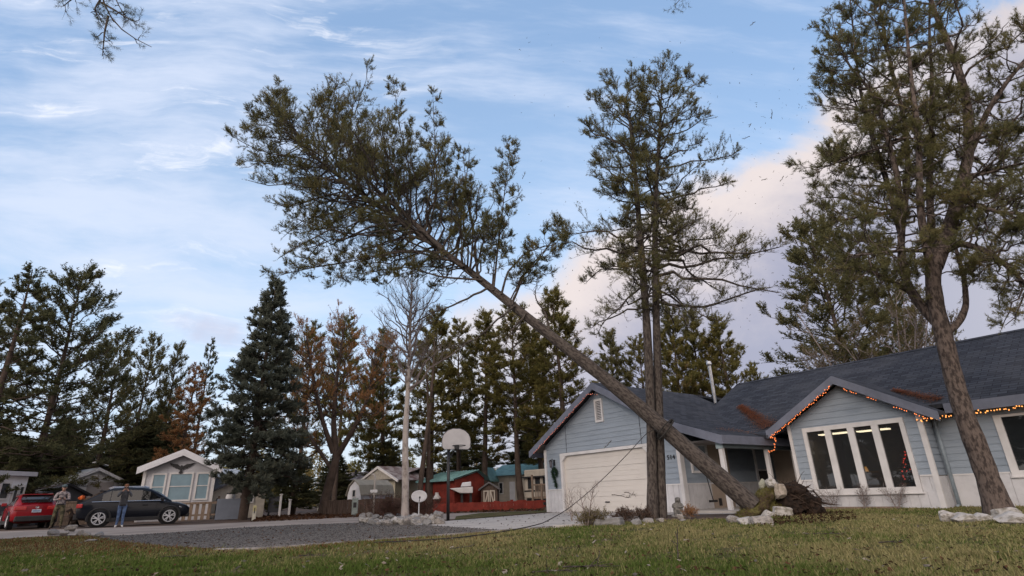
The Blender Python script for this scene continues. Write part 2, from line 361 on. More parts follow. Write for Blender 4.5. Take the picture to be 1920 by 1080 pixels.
for b_ in (-.1, 2.25, 3.85):
    mb = MB(); mb.box(7.95, b_-.06, .06, 8.07, b_+.06, 1.72); mb.build('porch_post', M_trim, house, bev=.006)
mb = MB(); mb.box(7.93, -.15, 1.72, 8.09, 4.3, 1.955); mb.build('porch_beam', M_beam, house)
mb = MB(); mb.box(7.90, -.19, 1.70, 8.12, -.153, 1.95); mb.build('beam_cap', mat('beam_cap_paint', (.34, .42, .44), .6), house)
mb = MB(); mb.box(6.452, 1.62, .12, 6.49, 1.78, .34); mb.build('dryer_vent', M_iron, house)
# ---- roof of the garage and porch
def roofstrip(name, prof, b0, b1, m_, th=.09):
    mb = MB()
    for (a, z), (c, d) in zip(prof, prof[1:]):
        mb.add([(a, b0, z), (c, b0, d), (c, b1, d), (a, b1, z), (a, b0, z-th), (c, b0, d-th), (c, b1, d-th), (a, b1, z-th)],
               [(0, 1, 2, 3), (7, 6, 5, 4), (4, 5, 1, 0), (6, 7, 3, 2)])
    a, z = prof[0]; mb.face([(a, b0, z), (a, b1, z), (a, b1, z-th), (a, b0, z-th)])
    a, z = prof[-1]; mb.face([(a, b0, z), (a, b0, z-th), (a, b1, z-th), (a, b1, z)])
    return mb.build(name, m_, house)
roofstrip('roof', [(-.52, gz(-.52)), (PK, gz(PK))], -.36, 8.4, M_sh2)
rp = [PK, 5, 6.1, 6.3, 6.5, 6.7, 6.9, 7.1, 7.4, 8.24]
roofstrip('roof', [(a, gz(a)) for a in rp], -.36, 5.6, M_sh2)
def rake(prof, b, h=.25, t=.045, name='fascia', m_=None, drop=.0):
    mb = MB()
    for (a, z), (c, d) in zip(prof, prof[1:]):
        mb.add([(a, b-t, z-drop-h), (c, b-t, d-drop-h), (c, b-t, d-drop), (a, b-t, z-drop), (a, b, z-drop-h), (c, b, d-drop-h), (c, b, d-drop), (a, b, z-drop)],
               [(0, 1, 2, 3), (7, 6, 5, 4), (0, 4, 5, 1), (3, 2, 6, 7)])
    a, z = prof[0]; mb.face([(a, b-t, z-drop-h), (a, b-t, z-drop), (a, b, z-drop), (a, b, z-drop-h)])
    a, z = prof[-1]; mb.face([(a, b-t, z-drop-h), (a, b, z-drop-h), (a, b, z-drop), (a, b-t, z-drop)])
    return mb.build(name, m_ or M_fascia, house)
rake([(-.54, gz(-.54)), (PK, gz(PK))], -.362, drop=.012)
rake([(a, gz(a)) for a in rp[:-1]+[8.24]], -.362, drop=.012)
mb = MB(); mb.box(8.242, -.40, gz(8.24)-.25, 8.285, 3.4, gz(8.24)-.01); mb.build('fascia', M_fascia, house)
mb = MB(); mb.box(-.585, -.40, gz(-.52)-.27, -.545, 8.4, gz(-.52)-.02); mb.build('fascia', M_fascia, house)
mb = MB(); mb.face([(-.5, -.36, gz(-.5)-.1), (0, -.36, gz(0)-.1), (0, 8, gz(0)-.1), (-.5, 8, gz(-.5)-.1)]); mb.build('soffit', M_soffit, house)
# ---- bay
BA, BB, BF = 8.88, 12.33, 2.2; BP, BZ, BS = 10.64, 3.50, .575
def bzl(z): return max(BA, BP-(BZ-.17-z)/BS)
def bzr(z): return min(BB, BP+(BZ-.17-z)/BS)
WIN = (9.30, 11.95, .37, 2.20)
mb = MB(); lap(mb, bzl, bzr, .76, 3.30, BF, [WIN]); mb.build('wall', M_siding, house)
mb = MB(); battens(mb, BA, BB, 0, .37, BF); battens(mb, BA, 9.30, .37, .74, BF); battens(mb, 11.95, BB, .37, .74, BF); mb.build('wainscot', M_white, house)
mb = MB(); mb.box(BA+.05, BF-.04, .74, 9.28, BF+.01, .78); mb.build('wainscot_rail', M_trim, house); mb = MB(); mb.box(11.97, BF-.04, .74, BB-.05, BF+.01, .78)
mb.build('wainscot_rail', M_trim, house); mb = MB(); mb.box(BA-.02, BF-.05, 0, BA+.07, BF+.05, 2.35); mb.build('corner_trim', M_trim, house); mb = MB(); mb.box(BB-.09, BF-.05, 0, BB+.03, BF+.02, 2.32); mb.build('corner_trim', M_trim, house)
# side of the bay
mb = MB(); lap(mb, lambda z: BF+.02, lambda z: 2.85, .76, 2.5, BB, axis='b', out=1); mb.build('wall', M_siding, house)
mb = MB(); battens(mb, BF+.02, 2.85, 0, .74, BB, axis='b', out=1); mb.build('wainscot', M_white, house)
mb = MB(); mb.box(BA, BF+.02, 0, BA+.08, 5.3, 2.5); mb.build('wall', M_siding, house)
# four-light picture window with its frame proud of the wall
w = MB(); a0, a1, z0, z1 = WIN; T = .11
w.box(a0, BF-.07, z0, a0+T, BF+.04, z1); w.box(a1-T, BF-.07, z0, a1, BF+.04, z1)
w.box(a0+T, BF-.07, z0, a1-T, BF+.04, z0+.14); w.box(a0+T, BF-.07, z1-.12, a1-T, BF+.04, z1); w.box(a0-.03, BF-.10, z0-.03, a1+.03, BF-.0, z0)
pw = (a1-a0-2*T); mul = [.245, .50, .755]
for k in mul: w.box(a0+T+pw*k-.085, BF-.066, z0+.14, a0+T+pw*k+.085, BF+.04, z1-.12)
win = w.build('picture_window', M_trim, house, bev=.004)
es = [0]+mul+[1]
for k in range(4):
    l = a0+T+pw*es[k]+(.085 if k else 0); r = a0+T+pw*es[k+1]-(.085 if k < 3 else 0)
    g = MB(); g.box(l-.01, BF-.02, z0+.13, r+.01, BF-.012, z1-.11); g.build('pane', M_glass, win)
# bay roof
def gable_slab(name, a0, z0, a1, z1, b0, b1, m_, th=.09): return roofstrip(name, [(a0, z0), (a1, z1)], b0, b1, m_, th)
lz = BZ-BS*(BP-8.46)
gable_slab('bay_roof', 8.46, lz, BP, BZ, 1.78, 4.6, M_sh2); gable_slab('bay_roof', BP, BZ, 12.84, BZ-BS*(12.84-BP), 1.78, 4.6, M_sh2)
rake([(8.44, BZ-BS*(BP-8.44)), (BP, BZ)], 1.776, h=.23, drop=.012); rake([(BP, BZ), (12.86, BZ-BS*(12.86-BP))], 1.776, h=.23, drop=.012)
mb = MB(); mb.box(8.40, 1.735, lz-.25, 8.438, 2.19, lz-.02); mb.build('fascia', M_fascia, house)
mb = MB()
for s0, s1 in ((8.46, BP), (BP, 12.84)):
    mb.face([(s0, 1.78, BZ-BS*abs(BP-s0)-.10), (s1, 1.78, BZ-BS*abs(BP-s1)-.10), (s1, 2.2, BZ-BS*abs(BP-s1)-.10), (s0, 2.2, BZ-BS*abs(BP-s0)-.10)])
mb.build('soffit', M_soffit, house)
# ---- recessed wall and right-hand window
RB = 2.85; RW = (13.62, 17.0, .66, 2.06)
mb = MB(); lap(mb, lambda z: BB, lambda z: 19.0, .755, 2.55, RB, [RW]); mb.build('wall', M_siding, house)
mb = MB(); battens(mb, BB, 19.0, 0, .66, RB, w=.62); battens(mb, BB, 13.62, .66, .735, RB, w=.62); mb.build('wainscot', M_white, house)
mb = MB(); mb.box(BB+.03, RB-.035, .735, 13.60, RB+.01, .77); mb.build('wainscot_rail', M_trim, house)
w = MB(); a0, a1, z0, z1 = RW; w.box(a0, RB-.06, z0, a0+.15, RB+.03, z1); w.box(a1-.15, RB-.06, z0, a1, RB+.03, z1); w.box(a0+.15, RB-.06, z0, a1-.15, RB+.03, z0+.13); w.box(a0+.15, RB-.06, z1-.06, a1-.15, RB+.03, z1)
for k in (14.62, 15.6): w.box(k-.06, RB-.056, z0+.13, k+.06, RB+.03, z1-.06)
w.box(a0-.03, RB-.09, z0-.03, a1, RB, z0); w2 = w.build('window', M_trim, house, bev=.004)
for l, r in ((13.77, 14.56), (14.68, 15.54), (15.66, 16.85)):
    g = MB(); g.box(l-.005, RB-.015, z0+.12, r+.005, RB-.007, z1-.05); g.build('pane', M_glass, w2)
ds = MB(); ds.tube([(BB+.10, RB-.08, .02), (BB+.10, RB-.08, 2.2)], .045, 8); ds.tube([(BB+.10, RB-.08, .04), (BB+.10, RB-.24, .02)], .045, 8)
ds.build('downspout', mat('downspout_paint', (.24, .29, .33), .5), house, smooth=True)
# ---- main roof
EB, EZ, RBD, RZ = 2.38, 2.44, 6.5, 4.66
mb = MB(); ms = (RZ-EZ)/(RBD-EB)
for (b0, z0, b1, z1) in ((EB, EZ, RBD, RZ), (RBD, RZ, 11.2, RZ-ms*(11.2-RBD))):
    mb.add([(4.85, b0, z0), (19.6, b0, z0), (19.6, b1, z1), (4.85, b1, z1), (4.85, b0, z0-.1), (19.6, b0, z0-.1), (19.6, b1, z1-.1), (4.85, b1, z1-.1)],
           [(0, 1, 2, 3), (7, 6, 5, 4), (0, 4, 5, 1), (1, 5, 6, 2), (2, 6, 7, 3), (3, 7, 4, 0)])
mb.v = [(x, y, z) for x, y, z in mb.v]
# the front edge starts right of the porch so that it does not hang over the porch roof
mb2 = MB(); 
def front_poly(dz): return [(12.6, EB, EZ+dz), (19.6, EB, EZ+dz), (19.6, RBD, RZ+dz), (4.85, RBD, RZ+dz), (4.85, 4.1, EZ+ms*(4.1-EB)+dz), (6.4, 2.7, EZ+ms*(2.7-EB)+dz), (7.4, 2.05, EZ+ms*(2.05-EB)+dz), (8.45, 1.72, EZ+ms*(1.72-EB)+dz), (8.75, 2.05, EZ+ms*(2.05-EB)+dz), (9.2, 2.6, EZ+ms*.22+dz)]
mb2.prism(front_poly(-.1), (0, 0, .1)); mb2.build('roof', M_sh1, house)
mb3 = MB(); mb3.prism([(4.85, RBD+.001, RZ), (19.6, RBD+.001, RZ), (19.6, 11.2, RZ-ms*(11.2-RBD)), (4.85, 11.2, RZ-ms*(11.2-RBD))], (0, 0, -.1)); mb3.build('roof', M_sh1, house)
mb = MB(); mb.prism([(4.85, RBD-.12, RZ-.05), (4.85, RBD, RZ+.025), (4.85, RBD+.12, RZ-.05)], (14.75, 0, 0)); mb.build('ridge_cap', M_sh1, house)
mb = MB(); mb.box(12.84, EB-.045, EZ-.25, 19.6, EB-.002, EZ-.01); mb.build('fascia', M_fascia, house)
mb = MB(); mb.face([(12.4, EB, EZ-.22), (19.6, EB, EZ-.22), (19.6, RB, EZ-.22), (12.4, RB, EZ-.22)]); mb.build('soffit', M_soffit, house)
# outer walls that close the house behind
mb = MB(); mb.box(0, .12, 0, .1, 8.3, 2.4); mb.box(5.0, 10.6, 0, 19.1, 10.7, 2.5); mb.box(19.0, RB+.05, 0, 19.1, 10.6, 2.5); mb.box(0, 8.2, 0, 5.0, 8.3, 4.2)
mb.prism([(4.9, 5.5, 2.2), (4.9, RBD, RZ-.15), (4.9, 10.6, 2.3)], (.1, 0, 0)); mb.build('wall', M_siding, house)
# flue pipe
mb = MB(); mb.tube([(3.9, 6.2, 4.0), (3.9, 6.2, 5.62)], .068, 12); mb.tube([(3.9, 6.2, 5.60), (3.9, 6.2, 5.66), (3.9, 6.2, 5.70), (3.9, 6.2, 5.80)], [.07, .115, .115, .08], 12)
mb.build('flue_pipe', M_galv, house, smooth=False)
# ---- the room behind the picture window
M_room = mat('room_wall_paint', (.30, .25, .20), .9, .1, 2); M_rfloor = mat('room_floor', (.10, .07, .05), .8, .3, 3)
mb = MB(); mb.box(8.97, 5.2, .06, 12.25, 5.28, 2.3); mb.box(8.97, 2.3, .06, 8.99, 5.2, 2.3); mb.box(12.2, 2.3, .06, 12.25, 5.2, 2.3); mb.box(8.99, 2.3, 2.17, 12.2, 5.2, 2.22); mb.build('room_wall', M_room, house)
mb = MB(); mb.box(8.97, 2.3, 0, 12.25, 5.2, .05); mb.build('room_floor', M_rfloor, house)
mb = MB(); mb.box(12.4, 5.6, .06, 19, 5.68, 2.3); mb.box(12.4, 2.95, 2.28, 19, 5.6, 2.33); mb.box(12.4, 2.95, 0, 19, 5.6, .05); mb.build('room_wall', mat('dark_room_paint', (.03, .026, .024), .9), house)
for aa in (9.75, 10.75):
    lf = thing('ceiling_light', 'lit ceiling light seen through the %s of the picture window' % ('left lights' if aa < 10 else 'middle lights'), 'light', HP(aa, 3.1 if aa < 10 else 3.3, 2.105), HRZ)
    k = MB(); k.box(-.46, -.16, -.05, .46, .16, 0); k.build('housing', M_trim, lf); k = MB(); k.box(-.44, -.14, -.085, .44, .14, -.052); k.build('diffuser', emis('warm_diffuser', (1, .80, .52), 7.0), lf)
ch = thing('armchair', 'mustard yellow armchair inside the picture window', 'armchair', HP(10.85, 3.0, .05), HRZ)
M_must = mat('mustard_fabric', (.42, .20, .03), .9, .2, 8)
k = MB(); k.box(-.38, -.35, .12, .38, .3, .42); k.build('seat', M_must, ch, bev=.05); k = MB(); k.box(-.38, -.5, .15, .38, -.34, .95); k.build('backrest', M_must, ch, bev=.06)
for sx in (-1, 1): k = MB(); k.box(sx*.46-.08, -.4, .1, sx*.46+.08, .3, .58); k.build('armrest', M_must, ch, bev=.05)
lp = thing('table_lamp', 'small lit amber table lamp inside the picture window', 'lamp', HP(10.2, 3.4, .65), HRZ)
k = MB(); k.tube([(0, 0, 0), (0, 0, .03), (0, 0, .035), (0, 0, .3)], [.08, .08, .02, .02], 10); k.build('stand', M_black, lp); k = MB(); k.tube([(0, 0, .26), (0, 0, .46)], [.15, .09], 12); k.build('lamp_shade', emis('amber_shade', (1, .45, .10), 1.3), lp)
sb = thing('sideboard', 'dark low sideboard under the amber lamp inside the window', 'sideboard', HP(10.2, 3.4, .05), HRZ)
k = MB(); k.box(-.5, -.2, .06, .5, .2, .6); k.build('cabinet', M_darkwood, sb, bev=.01)
ct = thing('christmas_tree', 'small christmas tree with red fairy lights inside the picture window', 'christmas tree', HP(11.25, 3.9, .05), HRZ)
rg = np.random.default_rng(5); k = MB()
for i in range(420):
    z = rg.uniform(.25, 1.55); r = (1.65-z)*.36; a = rg.uniform(0, 6.28); p = Vector((r*.35*math.cos(a), r*.35*math.sin(a), z+.08)); q = Vector((r*math.cos(a), r*math.sin(a), z-.04)); s_ = Vector((-math.sin(a), math.cos(a), 0))*.04
    k.face([p-s_, p+s_, q])
k.build('crown', mat('tree_dark_green', (.02, .045, .02), .9), ct); k = MB(); k.tube([(0, 0, 0), (0, 0, 1.3)], [.04, .015], 7); k.build('trunk', M_bark, ct)
er = emis('red_bulb', (1, .06, .03), 4); bme = None
for i in range(70):
    z = rg.uniform(.2, 1.5); r = (1.68-z)*.36; a = rg.uniform(0, 6.28)
    if bme is None: k = MB(); k.ball((0, 0, 0), .016, 6, 4); o = k.build('bulb', er, ct); bme = o.data
    else: o = link('bulb', bme, ct)
    o.location = (r*math.cos(a), r*math.sin(a), z)
# ---- strings of lights
def bulbs(name, label, pts, rad, em, wire=True, sag=0):
    t = thing(name, label, 'string lights', pts[0]); me_ = None; base = Vector(pts[0])
    if wire: k = MB(); k.tube([Vector(p)-base for p in pts], .006, 4); k.build('wire', M_black, t)
    return t, base
def string_lights(label, poly, n, rad, em, jit, seed, gaps=()):
    rg = np.random.default_rng(seed); P = [HP(*p) for p in poly]; cum = [0]
    for p, q in zip(P, P[1:]): cum.append(cum[-1]+(q-p).length)
    t = thing('string_lights', label, 'string lights', P[0]); me_ = None
    def at(s):
        for i in range(len(P)-1):
            if s <= cum[i+1] or i == len(P)-2: return P[i].lerp(P[i+1], (s-cum[i])/(cum[i+1]-cum[i]))
    k = MB(); k.tube([at(cum[-1]*i/60)-P[0]+Vector((0, 0, .02*math.sin(i*1.7))) for i in range(61)], .006, 4); k.build('wire', M_iron, t)
    for i in range(n):
        s = (i+.5)/n
        if any(g0 < s < g1 for g0, g1 in gaps): continue
        p = at(cum[-1]*s)-P[0]+Vector(rg.normal(0, jit, 3))
        if me_ is None: k = MB(); k.ball((0, 0, 0), (rad, rad, rad*1.25), 8, 5); o = k.build('bulb', em, t, smooth=True); me_ = o.data
        else: o = link('bulb', me_, t)
        o.location = p
    return t
e_or = emis('orange_bulb', (1, .24, .07), 1.6); e_pk = emis('rosy_bulb', (1, .32, .22), .7); e_ye = emis('amber_bulb', (1, .36, .09), 1.7)
def gl(a, d=.30): return (a, -.44, gz(a)-d)
string_lights('rosy string lights along the left rake of the garage gable', [gl(-.25), gl(3.1, .30), gl(3.55, .34)], 62, .013, e_pk, .016, 1)
def bl_(a, d=.29): return (a, 1.715, BZ-BS*abs(BP-a)-d)
string_lights('bright orange string lights up the left rake of the bay gable and down its corner', [(8.2, 2.05, 1.62), (8.42, 2.0, 1.66), (8.52, 2.0, 1.95), (8.60, 1.78, 1.98), (8.50, 1.72, 2.02), bl_(8.70), bl_(10.6, .27)], 74, .0125, e_or, .018, 2)
string_lights('orange string lights in short lit runs on the right rake of the bay gable', [bl_(10.85), bl_(12.8)], 40, .012, e_or, .008, 3, gaps=((.17, .27), (.40, .58), (.72, .78), (.93, 1)))
string_lights('amber string lights under the eave right of the bay gable', [(12.25, 2.12, 2.06), (12.55, 2.22, 2.10), (12.9, EB-.06, 2.12), (16.2, EB-.06, 2.17)], 84, .0145, e_ye, .02, 4)
# ---- wall lamp, wreath, broom
wl = thing('wall_lamp', 'black lantern wall lamp above the cane-shaped wreath', 'lamp', HP(.52, -.02, 1.78), HRZ)
k = MB(); k.box(-.05, -.02, -.12, .05, .01, .12); k.tube([(0, -.02, .05), (0, -.12, .16), (0, -.2, .1)], .014, 6); k.build('bracket', M_black, wl)
k = MB(); k.tube([(0, -.2, .12), (0, -.2, .08), (0, -.2, .06)], [.02, .09, .1], 8); k.tube([(0, -.2, -.16), (0, -.2, -.19)], [.06, .04], 8); k.build('cap', M_black, wl)
k = MB(); k.tube([(0, -.2, .06), (0, -.2, -.16)], [.08, .055], 8); k.build('lamp_glass', mat('frosted_lamp_glass', (.12, .12, .14), .2), wl)
wr = thing('wreath', 'dark green evergreen wreath shaped like a candy cane on the garage wall', 'wreath', HP(.48, -.06, .86), HRZ)
path = [Vector((.16, 0, .0)), Vector((.12, 0, .18)), Vector((.06, 0, .36)), Vector((0, 0, .5)), Vector((-.03, 0, .6)), Vector((0, 0, .71)), Vector((.1, 0, .74)), Vector((.19, 0, .68)), Vector((.22, 0, .58)), Vector((.22, 0, .5))]
k = MB(); rg = np.random.default_rng(8)
for i in range(900):
    s = rg.uniform(0, len(path)-1.001); j = int(s); p = path[j].lerp(path[j+1], s-j); d = Vector(rg.normal(0, 1, 3)); d.y = -abs(d.y)*.7; d.normalize(); q = p+d*rg.uniform(.08, .17); s_ = d.cross(Vector(rg.normal(0, 1, 3))).normalized()*.012
    k.face([p-s_, p+s_, q])
k.build('needles', mat('wreath_green', (.020, .045, .026), .9), wr); k = MB(); k.tube(path, .018, 6); k.build('wire_frame', M_black, wr)
br = thing('broom', 'black push broom leaning head-down on the porch wall', 'broom', HP(6.75, .95, .28), HRZ)
k = MB(); k.tube([(0, 0, .02), (-.20, .02, 1.15)], .018, 8); k.build('handle', M_black, br); k = MB(); k.box(-.03, -.2, -.04, .03, .2, .03); k.build('brush_head', M_black, br)
# ================================================================ trees
def unit(a): return a/np.maximum(np.linalg.norm(a, axis=-1, keepdims=True), 1e-9)
def batch_tubes(P, R, n):
    N, k, _ = P.shape
    T = unit(np.gradient(P, axis=1)); A = unit(np.cross(T, np.array([.31, .17, .93])+0*T)+1e-6); B = np.cross(T, A)
    a = 2*np.pi*np.arange(n)/n
    V = P[:, :, None]+R[:, :, None, None]*(A[:, :, None]*np.cos(a)[:, None]+B[:, :, None]*np.sin(a)[:, None])
    i = np.arange(N)[:, None, None]*k*n; j = np.arange(k-1)[None, :, None]*n; q = np.arange(n)[None, None]; q2 = (q+1) % n
    Fc = np.stack([i+j+q, i+j+q2, i+j+n+q2, i+j+n+q], -1).reshape(-1, 4)
    return V.reshape(-1, 3), Fc
def join(parts):
    V, Fs, k = [], [], 0
    for v_, f_ in parts: V.append(v_); Fs.append(f_+k); k += len(v_)
    return np.concatenate(V), np.concatenate(Fs)
def resample(pts, rad, k):
    pts = np.asarray(pts, float); d = np.r_[0, np.cumsum(np.linalg.norm(np.diff(pts, axis=0), axis=1))]; s = np.linspace(0, d[-1], k)
    # smooth the polyline a little
    P = np.stack([np.interp(s, d, pts[:, c]) for c in range(3)], 1); Rr = np.interp(s, d, rad)
    for _ in range(2): P[1:-1] = .25*P[:-2]+.5*P[1:-1]+.25*P[2:]
    return P, Rr, d[-1]
def along(P, t):
    """P (N,k,3), t (N,) in 0..1 -> point and tangent"""
    k = P.shape[1]-1; x = np.clip(t, 0, .9999)*k; i = x.astype(int); f = (x-i)[:, None]; r = np.arange(len(P))
    a, c = P[r, i], P[r, i+1]; return a+(c-a)*f, unit(c-a)
def needles(rng, pos, ax, ln, nl, w, n, spread=(.55, 1.25), tint=None):
    N = len(pos); pos = np.repeat(pos, n, 0); ax = np.repeat(ax, n, 0); ln = np.repeat(ln, n)
    r = rng.normal(0, 1, (N*n, 3)); pr = unit(r-ax*(r*ax).sum(1, keepdims=True)); ph = rng.uniform(*spread, N*n)[:, None]
    d = ax*np.cos(ph)+pr*np.sin(ph); base = pos+ax*(ln*rng.uniform(0, 1, N*n))[:, None]
    L = (nl*rng.uniform(.65, 1.15, N*n))[:, None]; s = unit(np.cross(d, rng.normal(0, 1, (N*n, 3))))*(w/2)
    V = np.stack([base-s, base+s, base+d*L], 1).reshape(-1, 3)
    tn = np.repeat(tint if tint is not None else rng.uniform(0, 1, N), n)+rng.normal(0, .08, N*n)
    return V, np.clip(np.repeat(tn, 3), 0, 1)
def grow(seed, leaders, tw=5.0, tl=.36, n3=4, tuft=(.15, .065, .011, 12), leaf=(.3, .55), uptuft=.55, wig=.035, lean=(0, 0, 0), thick=1.0, tmin=.18,
         twig_up=.2, n3len=.4, sides=(10, 5, 3), curve=.12, trunk_k=26, wood_fine=True, cover=1.0, leafhi=1.0, t3=2, tmax=1.3):
    """leaders: dict(pts, rad, s0, s1, n, prof=[(s, Lleft, Lright)], el=(low, high), elR=…). Returns wood (quads) and needles (triangles)."""
    rng = np.random.default_rng(seed); trunks, limbsw, FV, FT = [], [], [], []
    for Ld in leaders:
        P, Rr, TL = resample(Ld['pts'], Ld['rad'], trunk_k)
        Pw = P.copy(); Rw = Rr*(1+rng.normal(0, .03, len(Rr)))
        trunks.append(batch_tubes(Pw[None], Rw[None], sides[0]))
        n = Ld.get('n', 0)
        if not n: continue
        s = Ld['s0']+(Ld['s1']-Ld['s0'])*(np.arange(n)+rng.uniform(0, 1, n))/n
        az = np.arange(n)*2.39996+rng.normal(0, .5, n)
        pr = np.array(Ld['prof']); wl = (1-np.cos(az))/2
        Ln = (np.interp(s, pr[:, 0], pr[:, 1])*wl+np.interp(s, pr[:, 0], pr[:, 2])*(1-wl))*rng.uniform(.62, 1.12, n)
        q = (s-Ld['s0'])/max(1e-6, Ld['s1']-Ld['s0']); e0, e1 = Ld['el']; el = e0+(e1-e0)*q
        if 'elR' in Ld: f0, f1 = Ld['elR']; el = el*wl+(f0+(f1-f0)*q)*(1-wl)
        el = el+rng.normal(0, .13, n)
        PP = np.repeat(P[None], n, 0); o, T = along(PP, s); ex = np.array([1., 0, 0])-T*T[:, :1]; ex = unit(ex); ey = np.cross(T, ex)
        rad_ = ex*np.cos(az)[:, None]+ey*np.sin(az)[:, None]
        d0 = rad_*np.cos(el)[:, None]+T*np.sin(el)[:, None]
        t = np.linspace(0, 1, 8); cv = Ld.get('curve', curve)
        Up = np.array(Ld.get('upv', (0, 0, 1.)))
        LP = o[:, None]+Ln[:, None, None]*(t[None, :, None]*d0[:, None]+(cv*(t**2))[None, :, None]*Up)
        LP = LP+np.cumsum(rng.normal(0, 1, (n, 8, 3))*(wig*Ln)[:, None, None]*(t > 0)[None, :, None], 1)
        r0_ = np.minimum(np.interp(s, np.linspace(0, 1, len(Rr)), Rr)*.55, (.008+.013*Ln)*thick)
        LR = r0_[:, None]*(1-.8*t)[None]+.003
        limbsw.append(batch_tubes(LP, LR, sides[1]))
        cnt = np.maximum(2, np.ceil(Ln*tw*Ld.get('dens', 1.0))).astype(int); idx = np.repeat(np.arange(n), cnt); M = len(idx)
        tt = tmin+(1-tmin)*rng.uniform(0, 1, M)**.8; o2, T2 = along(LP[idx], tt)
        side = unit(np.cross(T2, Up+0*T2)); sg = np.where(rng.uniform(0, 1, M) < .5, -1, 1)[:, None]
        d2 = unit(T2*.75+side*sg*rng.uniform(.35, 1.0, (M, 1))+Up*twig_up+rng.normal(0, .22, (M, 3)))
        l2 = np.clip(Ln[idx]*tl*(1.2-tt), .14, tmax)*rng.uniform(.55, 1.2, M)
        t4 = np.linspace(0, 1, 4); P2 = o2[:, None]+l2[:, None, None]*(t4[None, :, None]*d2[:, None]+(.16*t4**2)[None, :, None]*Up*uptuft)
        P2 = P2+np.cumsum(rng.normal(0, .05, (M, 4, 3))*l2[:, None, None]*(t4 > 0)[None, :, None], 1)
        limbsw.append(batch_tubes(P2, (np.clip(.004+.006*l2, .004, .012)*thick)[:, None]*(1-.6*t4)[None], sides[2]))
        leafy = rng.uniform(0, 1, M) < np.clip((tt-leaf[0])/(leaf[1]-leaf[0]), 0, 1)*cover*np.interp(q[idx], [0, .25, 1], [Ld.get('lowleaf', .8), 1, 1])
        hue = rng.uniform(0, 1, n)[idx]*.45+rng.uniform(0, .55, M)
        pos, axs, tin = [], [], []
        if n3:
            i3 = np.repeat(np.arange(M), n3); t_3 = rng.uniform(.25, 1, len(i3)); o3, T3 = along(P2[i3], t_3)
            d3 = unit(T3*.7+Up*rng.uniform(-.1, .5, (len(i3), 1))+rng.normal(0, .5, (len(i3), 3)))
            l3 = np.clip(l2[i3]*n3len, .10, .45)*rng.uniform(.6, 1.2, len(i3))
            P3 = o3[:, None]+l3[:, None, None]*np.array([0, .5, 1])[None, :, None]*d3[:, None]; P3[:, 2] += Up*(l3*.15)[:, None]
            if wood_fine: limbsw.append(batch_tubes(P3, np.tile(np.array([.0045, .004, .003])*thick, (len(i3), 1)), 3))
            k3 = leafy[i3]
            for f in np.linspace(1, .45, t3):
                a3 = unit(d3*.8+Up*uptuft); pos.append((o3+(P3[:, 2]-o3)*f)[k3]); axs.append(a3[k3]); tin.append(hue[i3][k3])
        k2 = leafy
        for f in ((1, .7) if n3 else np.linspace(.25, 1, 5)):
            p_, T_ = along(P2, np.full(M, f)); pos.append(p_[k2]); axs.append(unit(T_*.8+Up*uptuft+rng.normal(0, .25, T_.shape))[k2]); tin.append(hue[k2])
        le = rng.uniform(0, 1, n) < .9*cover
        p_, T_ = along(LP, np.full(n, .999)); pos.append(p_[le]); axs.append(T_[le]); tin.append(rng.uniform(0, 1, n)[le])
        pos = np.concatenate(pos); axs = np.concatenate(axs); tin = np.concatenate(tin)
        if len(pos):
            ln = tuft[0]*rng.uniform(.6, 1.25, len(pos)); v_, tn = needles(rng, pos, axs, ln, tuft[1], tuft[2], tuft[3], tint=tin); FV.append(v_); FT.append(tn)
    return join(trunks), (join(limbsw) if limbsw else None), (np.concatenate(FV) if FV else None), (np.concatenate(FT) if FT else None)
def tree(name, label, loc, res, mt, mf, cat='tree', group=None, trunk_smooth=True, mlimb=None):
    root = thing(name, label, cat, loc, 0, group); (tv, tf), lw, fv, ft = res
    link('trunk', npmesh('trunk', tv, tf, 4, mt, smooth=True), root)
    if lw: link('branches', npmesh('branches', lw[0], lw[1], 4, mlimb or mt, smooth=True), root)
    if fv is not None: link('crown', npmesh('crown', fv, np.arange(len(fv)).reshape(-1, 3), 3, mf, tint=ft), root)
    return root
F_pine = foliage_mat('pine_needles', (.100, .103, .052), (.215, .198, .092), (.22, .17, .08))
F_olive = foliage_mat('olive_pine_needles', (.115, .112, .042), (.235, .205, .070), (.25, .18, .075))
F_dark = foliage_mat('dark_pine_needles', (.072, .082, .048), (.155, .155, .080))
F_spruce = foliage_mat('blue_spruce_needles', (.075, .090, .072), (.190, .208, .165), (.21, .20, .13))
F_orange = foliage_mat('rusty_leaves', (.27, .140, .068), (.44, .235, .105), (.32, .21, .11))
F_tan = foliage_mat('straw_leaves', (.13, .11, .06), (.22, .18, .09))
F_brown = foliage_mat('brown_twigs', (.085, .055, .045), (.15, .10, .075))
M_birch = mat('birch_bark', (.46, .41, .38), .85, .3, 3.0, .4, 20, col2=(.20, .165, .15), stretch=(1, 1, .8), band=(.45, .72))
M_twig = mat('bare_twig_bark', (.24, .20, .185), .9, .3, 8)
M_barkfar = mat('far_bark', (.075, .055, .045), .95, .3, 3)
def px(pts, base, Y=None):                    # photo places with their own distance -> tree-local points
    out = []
    for q in pts:
        yy = base[1]+(q[2] if len(q) > 2 else 0); out.append(atY(q[0], q[1], yy)-base)
    return np.array(out)
